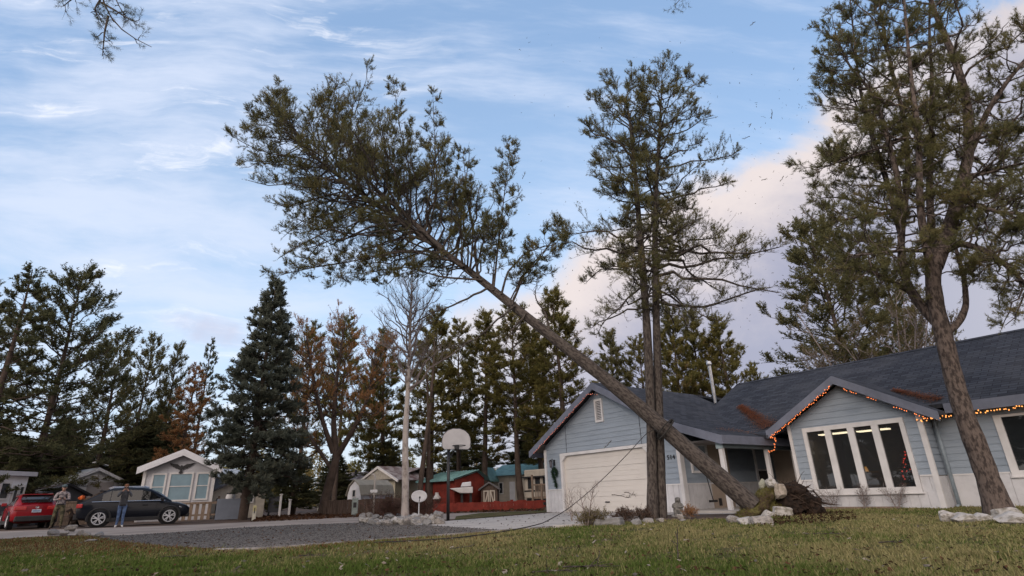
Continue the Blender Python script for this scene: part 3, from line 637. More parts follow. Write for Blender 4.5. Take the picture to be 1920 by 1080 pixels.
# ---- the leaning, falling pine
FB = gnd(1412, 968); FB = np.array([FB[0], FB[1], 0])
root_w = atY(1418, 952, FB[1]-.05); tip_w = atY(508, 221, FB[1]+3.5)
Dv = unit(tip_w-root_w); FL = np.linalg.norm(tip_w-root_w)
view = unit((root_w+tip_w)/2-EYEP); Xv = unit(np.cross(Dv, view)); 
if Xv[2] < 0: Xv = -Xv
Yv = np.cross(Dv, Xv)
def fl(x, y, s):                               # photo place at the falling trunk's own distance -> local
    w_ = atY(x, y, root_w[1]+(tip_w[1]-root_w[1])*s)-root_w; return np.array([w_@Xv, w_@Yv, w_@Dv])
tp = [(1414, 950), (1330, 878), (1245, 803), (1170, 738), (1100, 682), (1030, 628), (970, 580), (895, 520), (830, 470), (765, 425), (700, 380), (620, 320), (560, 268), (530, 240), (508, 221)]
tps = [fl(x, y, math.hypot(x-1418, y-952)/math.hypot(910, 731)) for x, y in tp]
rr = np.array([.235, .222, .212, .198, .182, .160, .138, .118, .103, .088, .072, .054, .038, .02, .01])
mpx = FL/1167
prof = [(s, a*mpx, c*mpx) for s, a, c in [(.40, 30, 80), (.47, 45, 130), (.53, 110, 190), (.58, 175, 220), (.64, 200, 210), (.70, 185, 200), (.78, 165, 190), (.86, 135, 165), (.93, 95, 120), (1, 45, 55)]]
gup = unit(np.array([Xv[2], Yv[2], Dv[2]]))
lead = [dict(pts=tps, rad=rr, s0=.47, s1=.995, n=150, prof=prof, el=(.62, .80), elR=(.30, .75), curve=-.02, upv=tuple(gup), lowleaf=.12)]
# a second thinner leader beside the upper trunk
l2 = [fl(830, 468, .63), fl(770, 412, .68), fl(700, 350, .74), fl(655, 300, .79), fl(640, 240, .82)]
lead.append(dict(pts=l2, rad=[.10, .085, .06, .03, .01], s0=.2, s1=1, n=26, prof=[(0, 1.6, 1.9), (1, .6, .7)], el=(.5, .9), curve=0, upv=tuple(gup)))
for q_, n_ in (([(870, 500, .555), (800, 470, .58), (740, 472, .6), (660, 490, .62), (590, 500, .65), (518, 517, .67)], 30), ([(905, 525, .53), (830, 520, .55), (760, 500, .58), (690, 510, .6), (630, 522, .62)], 18), ([(820, 462, .62), (740, 430, .66), (660, 440, .68), (580, 420, .7), (535, 400, .72)], 20),
               ([(895, 520, .53), (890, 440, .55), (875, 360, .57), (868, 280, .58)], 24), ([(925, 545, .51), (935, 450, .52), (945, 370, .53), (955, 280, .54)], 30), ([(960, 570, .47), (985, 510, .48), (1030, 460, .49), (1048, 420, .5)], 26), ([(770, 425, .68), (770, 330, .7), (750, 240, .72), (738, 155, .73)], 20), ([(800, 450, .65), (820, 360, .66), (815, 270, .68), (812, 185, .69)], 20)):
    lead.append(dict(pts=[fl(*t) for t in q_], rad=np.linspace(.038, .006, len(q_)), s0=.25, s1=1, n=n_, prof=[(0, .85, .85), (.6, .7, .7), (1, .35, .35)], el=(.5, .9), curve=0, upv=tuple(gup), lowleaf=.75, dens=1.3))
rgx = np.random.default_rng(66)
for k_ in range(13):                          # slim feathery limbs on the upper side, all the way down the crown
    i_ = 6.2+k_*.42; j_ = int(i_); o_ = tps[j_]+(tps[j_+1]-tps[j_])*(i_-j_); L_ = rgx.uniform(1.7, 2.7)*(1.0 if k_ > 3 else .8); d_ = unit(np.array([.93, rgx.uniform(-.55, .55), rgx.uniform(.3, .75)])); b_ = rgx.normal(0, .12, 3)
    lead.append(dict(pts=[o_+d_*L_*t+b_*L_*t*t for t in np.linspace(0, 1, 6)], rad=np.linspace(.028, .005, 6), s0=.22, s1=1, n=17, prof=[(0, .6, .6), (.6, .5, .5), (1, .3, .3)], el=(.5, .9), curve=0, upv=tuple(gup), lowleaf=.5))
ft_ = grow(11, lead, tw=5.8, tl=.36, n3=5, tuft=(.17, .075, .0105, 19), leaf=(.28, .6), uptuft=.35, wig=.045, curve=0, trunk_k=40, sides=(16, 6, 3))
# thick dead limbs below the crown
rngd = np.random.default_rng(3); dead = []
for pts in ([(965, 575, .455), (930, 600, .46), (890, 640, .48), (835, 655, .50)], [(900, 522, .53), (885, 470, .55), (905, 420, .56), (930, 370, .56)], [(1030, 628, .40), (1025, 585, .42), (1000, 560, .44), (1010, 520, .45)],
            [(870, 500, .555), (800, 470, .58), (740, 472, .6), (660, 490, .62), (590, 500, .65), (530, 515, .67)], [(940, 552, .49), (955, 500, .5), (990, 470, .5), (1050, 455, .5)], [(985, 590, .44), (960, 620, .45), (945, 650, .46)],
            [(915, 540, .51), (860, 570, .53), (810, 585, .55), (770, 610, .57)], [(880, 510, .54), (890, 440, .55), (870, 360, .57), (880, 290, .58)], [(960, 572, .46), (975, 520, .47), (1010, 490, .47), (1035, 450, .47)]):
    p = np.array([fl(*q) for q in pts]); P_, R__, _ = resample(p, np.linspace(.040, .008, len(p)), 12); dead.append(batch_tubes(P_[None]+rngd.normal(0, .015, (1, 12, 3)), R__[None], 6))
    nb = 16; o_, T_ = along(np.repeat(P_[None], nb, 0), rngd.uniform(.2, 1, nb)); d_ = unit(T_*.6+rngd.normal(0, .6, (nb, 3))); L_ = rngd.uniform(.3, .9, nb)
    q_ = o_[:, None]+(np.linspace(0, 1, 5)[None, :, None]*L_[:, None, None])*d_[:, None]; q_ = q_+np.cumsum(rngd.normal(0, .04, q_.shape), 1); dead.append(batch_tubes(q_, np.tile(np.linspace(.009, .003, 5), (nb, 1)), 3))
ft_ = (ft_[0], join([ft_[1]]+dead), ft_[2], ft_[3])
fallen = tree('pine_tree', 'tall pine caught falling to the left, its root plate lifted beside the porch', (0, 0, 0), ft_, M_bark, F_pine)
fm = Matrix.Identity(4)
for i in range(3): fm[i][0] = Xv[i]; fm[i][1] = Yv[i]; fm[i][2] = Dv[i]; fm[i][3] = root_w[i]
fallen.matrix_world = fm
# ---- twin-stemmed pine in front of the garage
TB = gnd(1231, 971)
mY = mpp(TB[1])*1.10
L1 = px([(1224, 972), (1223, 900), (1221, 800), (1217, 690), (1211, 580), (1203, 480), (1196, 390), (1190, 310), (1182, 235), (1174, 180)], TB)
L2 = px([(1241, 972, .12), (1239, 900, .12), (1236, 800, .12), (1233, 690, .12), (1230, 580, .12), (1228, 480, .12), (1228, 400, .12), (1232, 320, .15), (1238, 230, .15), (1241, 160, .15)], TB)
ra = np.array([.165, .142, .134, .128, .118, .104, .084, .066, .045, .015])
pl = [(s, a*mY, c*mY) for s, a, c in [(.40, 110, 40), (.46, 165, 70), (.55, 165, 100), (.66, 150, 100), (.78, 135, 85), (.9, 120, 75), (1, 85, 60)]]
pr_ = [(s, a*mY, c*mY) for s, a, c in [(.40, 40, 180), (.48, 70, 235), (.58, 85, 205), (.66, 100, 175), (.75, 105, 140), (.86, 100, 110), (.95, 95, 95), (1, 80, 80)]]
tw_ = grow(21, [dict(pts=L1, rad=ra, s0=.42, s1=.99, n=82, prof=pl, el=(-.30, .70), curve=.05, lowleaf=.45), dict(pts=L2, rad=ra*.95, s0=.42, s1=.995, n=96, prof=pr_, el=(-.38, .72), curve=.04, lowleaf=.35)],
           tw=5.5, tl=.42, n3=5, tuft=(.17, .076, .0105, 18), leaf=(.2, .5), uptuft=.45, wig=.045, trunk_k=30, sides=(14, 6, 3), tmax=1.0)
tree('pine_tree', 'tall twin-stemmed pine standing in front of the garage door', TB, tw_, M_bark, F_pine)
# ---- big many-leadered pine at the right edge
RT = gnd(1870, 967); mR = mpp(RT[1])*1.04
def LD(pts, r, n, prof, s0=.15, el=(.1, .8), **k):
    P_ = px(pts, RT); return dict(pts=P_, rad=np.linspace(r[0], r[1], len(P_)), s0=s0, s1=1, n=n, prof=[(s, a*mR, c*mR) for s, a, c in prof], el=el, **k)
big = [dict(pts=px([(1878, 972), (1866, 935), (1850, 890), (1832, 840), (1812, 790), (1795, 735), (1782, 685), (1770, 630), (1756, 580), (1748, 528), (1752, 490)], RT), rad=[.30, .225, .200, .190, .182, .175, .170, .165, .160, .155, .15], n=0),
       LD([(1752, 500), (1770, 455), (1790, 400), (1800, 350), (1818, 296), (1816, 207), (1808, 165), (1788, 104), (1768, 58), (1746, 10), (1735, -60), (1730, -150)], (.17, .03), 40, [(0, 120, 190), (.4, 130, 200), (1, 90, 110)]),
       LD([(1762, 610, .1), (1728, 575, .3), (1700, 545, .5), (1688, 500, .6), (1690, 430, .6), (1704, 330, .5), (1697, 222, .4), (1674, 141, .4), (1655, 50, .4), (1640, -60, .4)], (.12, .02), 44, [(0, 190, 110), (.35, 190, 110), (.7, 150, 90), (1, 90, 80)], s0=.22, el=(-.1, .8)),
       LD([(1690, 430, .6), (1683, 330, .1), (1652, 215, 0), (1630, 165, -.1), (1592, 125, -.2), (1565, 60, -.2)], (.08, .012), 28, [(0, 150, 70), (.5, 110, 80), (1, 60, 60)]),
       LD([(1690, 440, .6), (1657, 320, .9), (1633, 244, 1.0), (1612, 170, 1.1), (1600, 60, 1.1), (1590, -40, 1.1)], (.075, .012), 28, [(0, 160, 60), (.5, 105, 70), (1, 60, 60)]),
       LD([(1748, 520), (1725, 400, -.5), (1722, 244, -.7), (1711, 174, -.7), (1700, 60, -.7), (1690, -60, -.7)], (.09, .02), 26, [(0, 100, 90), (1, 70, 80)]),
       LD([(1750, 500), (1742, 350, .8), (1746, 237, 1.0), (1748, 148, 1.0), (1742, 60, 1.0), (1745, -60, 1.0)], (.09, .02), 26, [(0, 110, 110), (1, 80, 90)]),
       LD([(1776, 622), (1798, 606), (1812, 574), (1808, 520), (1793, 470), (1785, 420)], (.085, .025), 8, [(0, 60, 90), (1, 60, 90)], s0=.5),
       LD([(1755, 480), (1800, 455, -.4), (1850, 470, -.8), (1890, 500, -1.0), (1935, 545, -1.2), (1990, 570, -1.3)], (.085, .02), 26, [(0, 70, 90), (1, 80, 110)], s0=.25, el=(.0, .4), curve=-.15),
       LD([(1818, 290), (1850, 210, -.3), (1890, 150, -.6), (1950, 80, -.9), (2020, 20, -1)], (.08, .02), 24, [(0, 70, 110), (1, 90, 110)]),
       LD([(1800, 340), (1850, 320, .6), (1910, 310, 1.0), (1980, 280, 1.3)], (.07, .02), 24, [(0, 90, 110), (1, 90, 110)]),
       LD([(1795, 370), (1840, 390, -.9), (1890, 400, -1.4), (1950, 400, -1.8)], (.06, .02), 18, [(0, 80, 100), (1, 80, 100)]),
       LD([(1700, 545, .5), (1660, 520, .2), (1610, 500, -.1), (1560, 505, -.3)], (.05, .012), 18, [(0, 60, 80), (1, 70, 70)], el=(-.2, .4), curve=-.05),
       LD([(1704, 400, .5), (1650, 400, .4), (1590, 410, .3), (1540, 420, .2)], (.05, .012), 20, [(0, 70, 70), (1, 70, 70)], el=(-.1, .5)),
       LD([(1735, 470, -.2), (1690, 470, -.7), (1640, 475, -1.0), (1590, 480, -1.2)], (.05, .012), 18, [(0, 80, 80), (1, 70, 70)], el=(-.2, .5)),
       LD([(1697, 260, .4), (1640, 280, .4), (1580, 300, .3), (1530, 320, .2)], (.045, .01), 20, [(0, 80, 80), (1, 60, 60)], el=(-.1, .5))]
for q_ in big: q_['n'] = int(q_['n']*1.35)
bt = grow(33, big, tw=5.6, tl=.44, n3=5, tuft=(.16, .074, .0100, 18), leaf=(.12, .4), uptuft=.4, wig=.05, trunk_k=30, sides=(16, 6, 3), curve=.10)
tree('pine_tree', 'big pine with many upright leaders growing before the right-hand window', RT, bt, M_barkred, F_pine)
# ---- bough hanging in from above at the upper left
ob = atY(215, -60, 6.2); bp_ = []
for pts in ([(120, -200), (185, -60), (188, 0), (203, 30), (218, 52), (240, 70), (262, 80), (284, 88)], [(203, 30), (196, 60), (194, 85), (192, 105)], [(190, 5), (214, 18), (238, 34), (258, 42)], [(185, -60), (160, -20), (130, 2), (118, 12)], [(188, 0), (176, 18), (190, 36)], [(185, -60), (210, -20), (222, 10), (232, 26)]):
    bp_.append(dict(pts=px([(x, y, 0) for x, y in pts], ob), rad=np.linspace(.016, .004, len(pts)), s0=.35, s1=1, n=9, prof=[(0, .14, .14), (1, .10, .10)], el=(.5, .8), curve=0))
bp_.append(dict(pts=np.array([(-1.2, -7.5, 1.2), (-.7, -4.5, 1.3), (-.25, -2, 1.0), tuple(bp_[0]['pts'][0])]), rad=[.07, .05, .03, .016], n=0))
bo = grow(44, bp_, tw=14, tl=.6, n3=0, tuft=(.05, .062, .0035, 11), leaf=(.0, .1), uptuft=.1, wig=.06, trunk_k=14, sides=(6, 4, 3), thick=.5, cover=.75)
root = thing('pine_bough', 'pine bough with loose needle tufts hanging into the sky at the upper left', 'branch', ob)
link('branch', npmesh('branch', bo[0][0], bo[0][1], 4, M_bark, smooth=True), root); link('twigs', npmesh('twigs', bo[1][0], bo[1][1], 4, M_bark), root)
link('needles', npmesh('needles', bo[2], np.arange(len(bo[2])).reshape(-1, 3), 3, F_dark, tint=bo[3]), root)
ob = atY(1275, -30, 7.0); bp_ = [dict(pts=px([(1300, -60), (1286, -15), (1272, 4), (1262, 12)], ob), rad=[.012, .008, .005, .003], s0=.3, s1=1, n=9, prof=[(0, .14, .14), (1, .1, .1)], el=(.5, .8), curve=0)]
bp_.append(dict(pts=np.array([(.8, -8.5, .9), (.5, -5, 1.0), (.3, -2, .7), tuple(bp_[0]['pts'][0])]), rad=[.06, .045, .028, .012], n=0))
bo = grow(45, bp_, tw=12, tl=.6, n3=0, tuft=(.05, .06, .0035, 10), leaf=(0, .1), uptuft=.1, trunk_k=10, sides=(6, 4, 3), thick=.5)
root = thing('pine_bough', 'tip of a pine bough poking in at the top edge above the twin pine', 'branch', ob)
link('branch', npmesh('branch', bo[0][0], bo[0][1], 4, M_bark), root); link('needles', npmesh('needles', bo[2], np.arange(len(bo[2])).reshape(-1, 3), 3, F_dark, tint=bo[3]), root)
# ================================================================ background trees: a few grown kinds, then copies
def straight(h, r, k=10, bend=.15, seed=0):
    rg = np.random.default_rng(seed); z = np.linspace(0, h, k); x = np.cumsum(rg.normal(0, bend, k))*.35; y = np.cumsum(rg.normal(0, bend, k))*.35
    x -= x[0]; y -= y[0]; return np.stack([x, y, z], 1), np.linspace(r, r*.08, k)
def pine_kind(seed, h=14, r=.2, s0=.3, prof=None, n=60, el=(-.1, .9), tuft=(.42, .16, .040, 19), tw=5.6, dens=1, cover=.95, tl=.42, **k):
    p, rd = straight(h, r, seed=seed); return grow(seed, [dict(pts=p, rad=rd, s0=s0, s1=.995, n=n, prof=prof, el=el, dens=dens)], tw=tw, tl=tl, n3=0, tuft=tuft, leaf=(.1, .4), uptuft=.6, sides=(8, 4, 3), cover=cover, trunk_k=14, **k)
kinds = {}
kinds['narrow'] = (pine_kind(101, prof=[(.25, 1.2, 1.2), (.4, 1.9, 1.9), (.7, 1.5, 1.5), (1, .4, .4)], n=105, s0=.22), M_barkfar, F_olive)
kinds['open'] = (pine_kind(102, prof=[(.3, 1.6, 1.3), (.5, 2.2, 2.3), (.8, 1.7, 1.5), (1, .5, .5)], n=76, s0=.30, tw=5.0), M_barkfar, F_olive)
kinds['tufted'] = (pine_kind(103, prof=[(.25, 2.6, 2.6), (.5, 2.9, 2.9), (.8, 2.0, 2.1), (1, .7, .7)], n=92, s0=.20, el=(0, .95), tuft=(.44, .14, .045, 15), tw=5.0), M_barkfar, F_dark)
kinds['tufted2'] = (pine_kind(104, prof=[(.2, 2.0, 2.3), (.5, 2.4, 2.2), (.8, 1.6, 1.7), (1, .6, .6)], n=84, s0=.16, el=(0, .95), tuft=(.44, .14, .045, 15), tw=4.8), M_barkfar, F_pine)
kinds['spruce'] = (pine_kind(105, h=13, r=.24, prof=[(.1, 1.3, 3.1), (.25, 2.0, 3.0), (.4, 2.3, 2.3), (.6, 1.7, 1.6), (.8, .95, .95), (1, .15, .15)], n=285, s0=.13, el=(-.28, .45), tuft=(.30, .13, .042, 18), tw=6.5, cover=1.0, tl=.40, curve=.10, twig_up=-.05), M_barkfar, F_spruce)
kinds['thinspruce'] = (pine_kind(106, h=13, r=.22, prof=[(.05, 3.0, 3.0), (.3, 2.6, 2.6), (.6, 1.5, 1.5), (.85, .8, .8), (1, .15, .15)], n=110, s0=.08, el=(-.2, .35), tuft=(.30, .12, .045, 13), tw=5.0, cover=.95, tl=.34, curve=.12), M_barkfar, F_dark)
kinds['larch'] = (pine_kind(107, h=12, r=.2, prof=[(.05, 2.2, 2.2), (.4, 1.7, 1.7), (.8, .9, .9), (1, .2, .2)], n=110, s0=.08, el=(-.1, .6), tuft=(.36, .14, .04, 12), tw=5.0), M_barkfar, F_orange)
protos = {}
def place(kind, name, label, xt, yt, Y, wx=1.0, xb=None, rz=0.0, group=None, fol=None):
    """put a tree of one kind so that its tip stands where the photo shows it, at distance Y"""
    top = atY(xt, yt, Y); h0 = {'spruce': 13, 'thinspruce': 13, 'larch': 12}.get(kind, 14)
    WX = 1.0 if 'spruce' in kind else 1.3; s = top[2]/h0; loc = (top[0], top[1], 0)
    if kind not in protos:
        r = tree(name, label, loc, kinds[kind][0], kinds[kind][1], fol or kinds[kind][2]); protos[kind] = r; r.scale = (s*wx*WX, s*wx*WX, s); r.rotation_euler = (0, 0, rz)
    else:
        r = dup(protos[kind], loc, rz, label, (s*wx*WX, s*wx*WX, s), ch=pk[kind]); r.name = name
        if fol:
            for c in r.children:
                if c.name.startswith('crown'): c.data = c.data; c.material_slots[0].link = 'OBJECT'; c.material_slots[0].material = fol
    if kind not in pk: pk[kind] = kids(protos[kind])
    if group: r['group'] = group
    return r
pk = {}
place('thinspruce', 'spruce_tree', 'dark open spruce with a thin crooked top at the left edge', 62, 505, 31, 1.25)
place('tufted', 'pine_tree', 'broad tufted pine between the left-edge spruce and the white garage', 165, 518, 35, .95)
place('tufted2', 'pine_tree', 'middling tufted pine behind the white gabled cabin roof', 288, 640, 46, .75, rz=1)
place('tufted2', 'pine_tree', 'thin tufted pine just left of the rust-coloured larch', 338, 655, 48, .62, rz=2.2)
place('tufted', 'pine_tree', 'pine behind the spruce at the far left edge', -30, 540, 36, .9, rz=2.0)
place('tufted2', 'pine_tree', 'low pine filling the gap right of the broad tufted pine', 235, 640, 42, .95, rz=3.4)
place('thinspruce', 'spruce_tree', 'narrow greenish conifer rising behind the blue spruce on its left', 398, 640, 44, .75, rz=1.2)
place('larch', 'larch_tree', 'rust-coloured larch left of the blue spruce', 372, 690, 40, .95)
place('spruce', 'spruce_tree', 'full blue-grey spruce with a pointed top beside the grey panel', 512, 533, 30, 1.0)
place('open', 'pine_tree', 'pine behind the rusty tree, its green top just right of the spruce', 583, 618, 46, .8, rz=.8)
place('open', 'pine_tree', 'pine whose green top shows above the rusty tree', 652, 604, 45, .75, rz=2.5)
place('narrow', 'pine_tree', 'olive pine right behind the birch', 815, 590, 38, 1.05)
place('narrow', 'pine_tree', 'olive pine above the basketball backboard', 905, 592, 40, .95, rz=1.4)
place('open', 'pine_tree', 'greener pine with a bare lower trunk left of the garage gable', 965, 582, 38, .95, rz=4)
place('narrow', 'pine_tree', 'tall olive pine close behind the garage gable', 1038, 549, 36, 1.0, rz=2.6)
place('open', 'pine_tree', 'thin olive pine between the birch and the backboard', 862, 612, 44, .8, rz=5)
place('narrow', 'pine_tree', 'olive pine half hidden behind the garage rake', 1000, 620, 42, 1.05, rz=3.3)
place('narrow', 'pine_tree', 'small grey-green pine under the falling trunk', 1138, 628, 50, .85, rz=.6, fol=F_pine)
place('narrow', 'pine_tree', 'olive pine just right of the twin stems above the garage roof', 1256, 588, 44, .95, rz=5.2)
place('narrow', 'pine_tree', 'second olive pine right of the twin stems, left of the flue', 1292, 590, 46, .9, rz=2.0)
place('narrow', 'pine_tree', 'olive pine right of the flue pipe', 1348, 602, 45, 1.0, rz=3.7)
place('open', 'pine_tree', 'low pine tip at the ridge end of the roof', 1412, 688, 50, .7, rz=3)
place('open', 'pine_tree', 'low pine behind the garage roof between the trunks', 1192, 640, 52, .9, rz=1)
place('tufted', 'pine_tree', 'tufted pine behind the long roof, left of the big pine', 1525, 432, 27, .95, rz=.5, fol=F_pine)
place('tufted2', 'pine_tree', 'pine behind the long roof hidden in the big pine', 1650, 470, 30, .8, rz=1.5)
place('narrow', 'pine_tree', 'pine left of the birch in the rusty gap', 728, 628, 50, .95, rz=4.4)
place('open', 'pine_tree', 'faint pine between the rusty tree and the birch', 700, 690, 55, .9, rz=2)
# broad-leaved trees
def decid(seed, h, r, fork, n, prof, el, tuft, leaf=(.2, .6), cover=.6, tw=4, n3=3, **k):
    rg = np.random.default_rng(seed); p, rd = straight(h, r, bend=.12, seed=seed); L = [dict(pts=p, rad=rd, s0=fork, s1=.98, n=n, prof=prof, el=el)]
    return p, rd, L
p, rd, L = decid(201, 13, .22, .45, 56, [(.3, 3.0, 3.4), (.6, 3.3, 3.6), (1, 1.2, 1.2)], (.55, 1.0), None)
top = atY(775, 498, 22); s_ = top[2]/13
bi = grow(201, L, tw=3.6, tl=.45, n3=5, tuft=(.1, .05, .01, 1), cover=0.0, wig=.05, curve=.08, twig_up=.45, n3len=.6, uptuft=.6, thick=1.25, sides=(12, 5, 3))
bir = tree('birch_tree', 'tall bare birch with a pale straight trunk in the ring of stones', (top[0], top[1], 0), (bi[0], bi[1], None, None), M_birch, None, mlimb=M_twig); bir.scale = (s_*.9, s_*.9, s_)
ob = gnd(612, 957); ob = atY(612, 957, 34); ob[2] = 0
mO = mpp(34)
def OL(pts, r, n, pf, **k): P_ = px(pts, ob); return dict(pts=P_, rad=np.linspace(r[0], r[1], len(P_)), s0=.25, s1=1, n=int(n*1.4), prof=[(s, a*mO*1.45, c*mO*1.45) for s, a, c in pf], el=(.5, .9), **k)
orr = [dict(pts=px([(606, 962), (612, 930), (622, 890), (632, 855)], ob), rad=[.34, .28, .25, .22], n=0),
       OL([(630, 860), (625, 790, .3), (630, 720, .5), (640, 650, .5), (645, 612, .5)], (.2, .03), 26, [(0, 85, 50), (1, 40, 35)]), OL([(632, 855), (660, 810, -.3), (685, 760, -.6), (700, 700, -.8), (705, 650, -.8)], (.19, .03), 26, [(0, 40, 60), (1, 40, 40)]),
       OL([(625, 850), (605, 790, -.4), (590, 730, -.8), (580, 670, -1), (575, 635, -1)], (.16, .03), 26, [(0, 70, 40), (1, 45, 35)]), OL([(622, 880), (595, 840, .5), (570, 800, 1.0), (555, 750, 1.3)], (.13, .03), 22, [(0, 55, 30), (1, 40, 35)])]
og = grow(202, orr, tw=2.6, tl=.4, n3=3, tuft=(.32, .12, .026, 9), leaf=(.05, .35), cover=.9, wig=.05, sides=(10, 5, 3), thick=1.2, n3len=.5)
tree('deciduous_tree', 'half-bare tree with rust-orange upper twigs and a forked dark trunk', ob, og, M_barkfar, F_orange)
# forked dark trunks right of the birch, and bare shrubs
ob = atY(787, 962, 33); ob[2] = 0
fk = [dict(pts=px([(786, 962), (789, 900), (798, 830), (806, 770), (812, 700), (815, 640)], ob), rad=[.17, .15, .13, .11, .08, .04], s0=.6, s1=1, n=16, prof=[(0, 1.2, 1.2), (1, .8, .8)], el=(.3, .8)), dict(pts=px([(800, 960, .4), (802, 900, .4), (804, 840, .4), (803, 760, .4), (800, 690, .4)], ob), rad=[.15, .13, .12, .09, .04], s0=.6, s1=1, n=12, prof=[(0, 1.2, 1.2), (1, .8, .8)], el=(.3, .8))]
tree('pine_tree', 'pair of dark crossing trunks just right of the birch', ob, grow(203, fk, tw=3, n3=0, tuft=(.34, .12, .03, 10), sides=(8, 4, 3)), M_barkfar, F_olive)
def bush(seed, h, w, n, tuft, cover, fm_, label, loc, mt=M_twig, name='shrub', twn=5, group=None, thick=.8, n3=2):
    rg = np.random.default_rng(seed); L = []
    for i in range(n):
        a = rg.uniform(0, 6.28); r = w*rg.uniform(.25, 1)*.5; hh = h*rg.uniform(.6, 1)
        L.append(dict(pts=[(0+.1*r*math.cos(a), .1*r*math.sin(a), -.02), (.5*r*math.cos(a), .5*r*math.sin(a), hh*.55), (r*math.cos(a), r*math.sin(a), hh)], rad=[.012*thick, .009*thick, .004*thick], s0=.2, s1=1, n=9, prof=[(0, h*.28, h*.28), (1, h*.16, h*.16)], el=(.5, .9)))
    g_ = grow(seed, L, tw=twn/h*2, tl=.5, n3=n3, tuft=tuft, leaf=(0, .2), cover=cover, sides=(4, 3, 3), trunk_k=6, thick=thick*.5)
    return tree(name, label, loc, g_ if cover else (g_[0], g_[1], None, None), mt, fm_, cat='shrub', group=group)
g_ = atY(1650, 700, 24); g_[2] = 0
rg = np.random.default_rng(9)
bs_ = bush(205, 8.6, 6.0, 16, (.22, .09, .03, 6), .9, F_tan, 'straw-coloured leafy shrub behind the long roof beside the big pine', g_, twn=26, thick=5)
# low dark growth behind the left-hand buildings
for i, (x, y, Y, lab) in enumerate([(40, 820, 34, 'dark bushy spruce behind the grey trailer at the left edge'), (190, 850, 44, 'dark low spruce behind the white garage'), (265, 790, 46, 'dark bushy spruce left of the gabled cabin'), (330, 800, 44, 'dark bushy spruce right behind the gabled cabin'), (560, 855, 36, 'black-green low spruce right of the blue spruce'), (140, 790, 48, 'dark bushy spruce between the white garage and the broad tufted pine'), (0, 790, 42, 'dark bushy spruce at the very left edge'), (230, 800, 50, 'dark bushy spruce above the gap between white garage and cabin'), (300, 760, 52, 'dark bushy spruce under the thin tufted pine'), (640, 850, 48, 'dark low spruce behind the rusty tree trunk'), (880, 800, 52, 'dark low spruce seen under the backboard'), (725, 830, 50, 'dark low spruce just left of the birch trunk'), (985, 790, 48, 'dark low spruce left of the garage corner'), (100, 800, 42, 'dark bushy spruce behind the grey shed')]):
    place('spruce', 'spruce_tree', lab, x, y, Y, 2.3, rz=i*1.1, fol=F_dark)
# far wood closing the view between the trunks
rg = np.random.default_rng(77); VV, TT = [], []
for i in range(330):
    xx = rg.uniform(-95, 75); yy = rg.uniform(62, 96); h = rg.uniform(3.2, 6.5)*(1.15 if xx < -25 else 1) ; w_ = h*.2; n = 160
    t = rg.uniform(0, 1, n)**1.3; a = rg.uniform(0, 6.28, n); r = w_*(1-t)*rg.uniform(.3, 1, n); pos = np.stack([xx+r*np.cos(a), yy+r*np.sin(a), .3+t*h], 1)
    v_, tn = needles(rg, pos, unit(np.stack([np.cos(a), np.sin(a), .3+0*a], 1)), np.full(n, .4), .5, .16, 3, tint=np.full(n, rg.uniform(0, 1))); VV.append(v_); TT.append(tn)
VV = np.concatenate(VV); o = link('far_wood', npmesh('far_wood', VV, np.arange(len(VV)).reshape(-1, 3), 3, F_olive, tint=np.concatenate(TT))); tag(o, 'low wood far behind the trailers, seen between the trunks', 'wood', None, 'stuff')
# ================================================================ ground
def sheet(name, pts, z, m_, kind='structure'):
    k = MB(); k.face([(p[0], p[1], z) for p in pts]); o = k.build(name, m_); tag(o, kind=kind); return o
M_dirt = mat('brown_leaf_mulch', (.115, .078, .058), 1, .4, .9, .8, 12, col2=(.055, .038, .030))
M_road = mat('tan_gravel_road', (.33, .275, .235), 1, .2, .5, .5, 30)
M_gravel = None
def lawn_mat():
    M = bpy.data.materials.new('lawn_earth'); M.use_nodes = True; q = NB(M.node_tree); bs = M.node_tree.nodes['Principled BSDF']
    g = q.n('ShaderNodeNewGeometry').outputs['Position']; c = q.mix(q.smooth(q.noise(g, .9, 5), .4, .62), (.075, .080, .028), (.135, .110, .058)); c = q.mix(q.smooth(q.noise(g, 14, 4), .5, .75), c, (.05, .038, .022))
    q.put(bs.inputs['Base Color'], c); bs.inputs['Roughness'].default_value = 1; bs.inputs['Specular IOR Level'].default_value = .1
    bp = q.n('ShaderNodeBump'); bp.inputs['Strength'].default_value = 1; bp.inputs['Distance'].default_value = .04; q.put(bp.inputs['Height'], q.noise(g, 30, 5)); q.put(bs.inputs['Normal'], bp.outputs[0]); return M
def gravel_mat():
    M = bpy.data.materials.new('grey_gravel'); M.use_nodes = True; q = NB(M.node_tree); bs = M.node_tree.nodes['Principled BSDF']
    g = q.n('ShaderNodeNewGeometry').outputs['Position']; vo = q.n('ShaderNodeTexVoronoi'); q.put(vo.inputs['Vector'], g); vo.inputs['Scale'].default_value = 22
    s = q.n('ShaderNodeSeparateColor'); q.put(s.inputs[0], vo.outputs['Color']); c = q.mix(s.outputs[0], (.058, .054, .051), (.180, .168, .158)); c = q.mix(q.smooth(q.noise(g, .35, 4), .45, .7, 0, .6), c, (.21, .18, .16))
    q.put(bs.inputs['Base Color'], c); bs.inputs['Roughness'].default_value = .95; bs.inputs['Specular IOR Level'].default_value = .15
    bp = q.n('ShaderNodeBump'); bp.inputs['Strength'].default_value = 1; bp.inputs['Distance'].default_value = .04; q.put(bp.inputs['Height'], vo.outputs['Distance']); q.put(bs.inputs['Normal'], bp.outputs[0]); return M
M_lawn = lawn_mat(); M_gravel = gravel_mat()
G = lambda x, y: gnd(x, y)[:2]
sheet('ground', [(-700, -60), (700, -60), (700, 900), (-700, 900)], -.012, M_dirt)
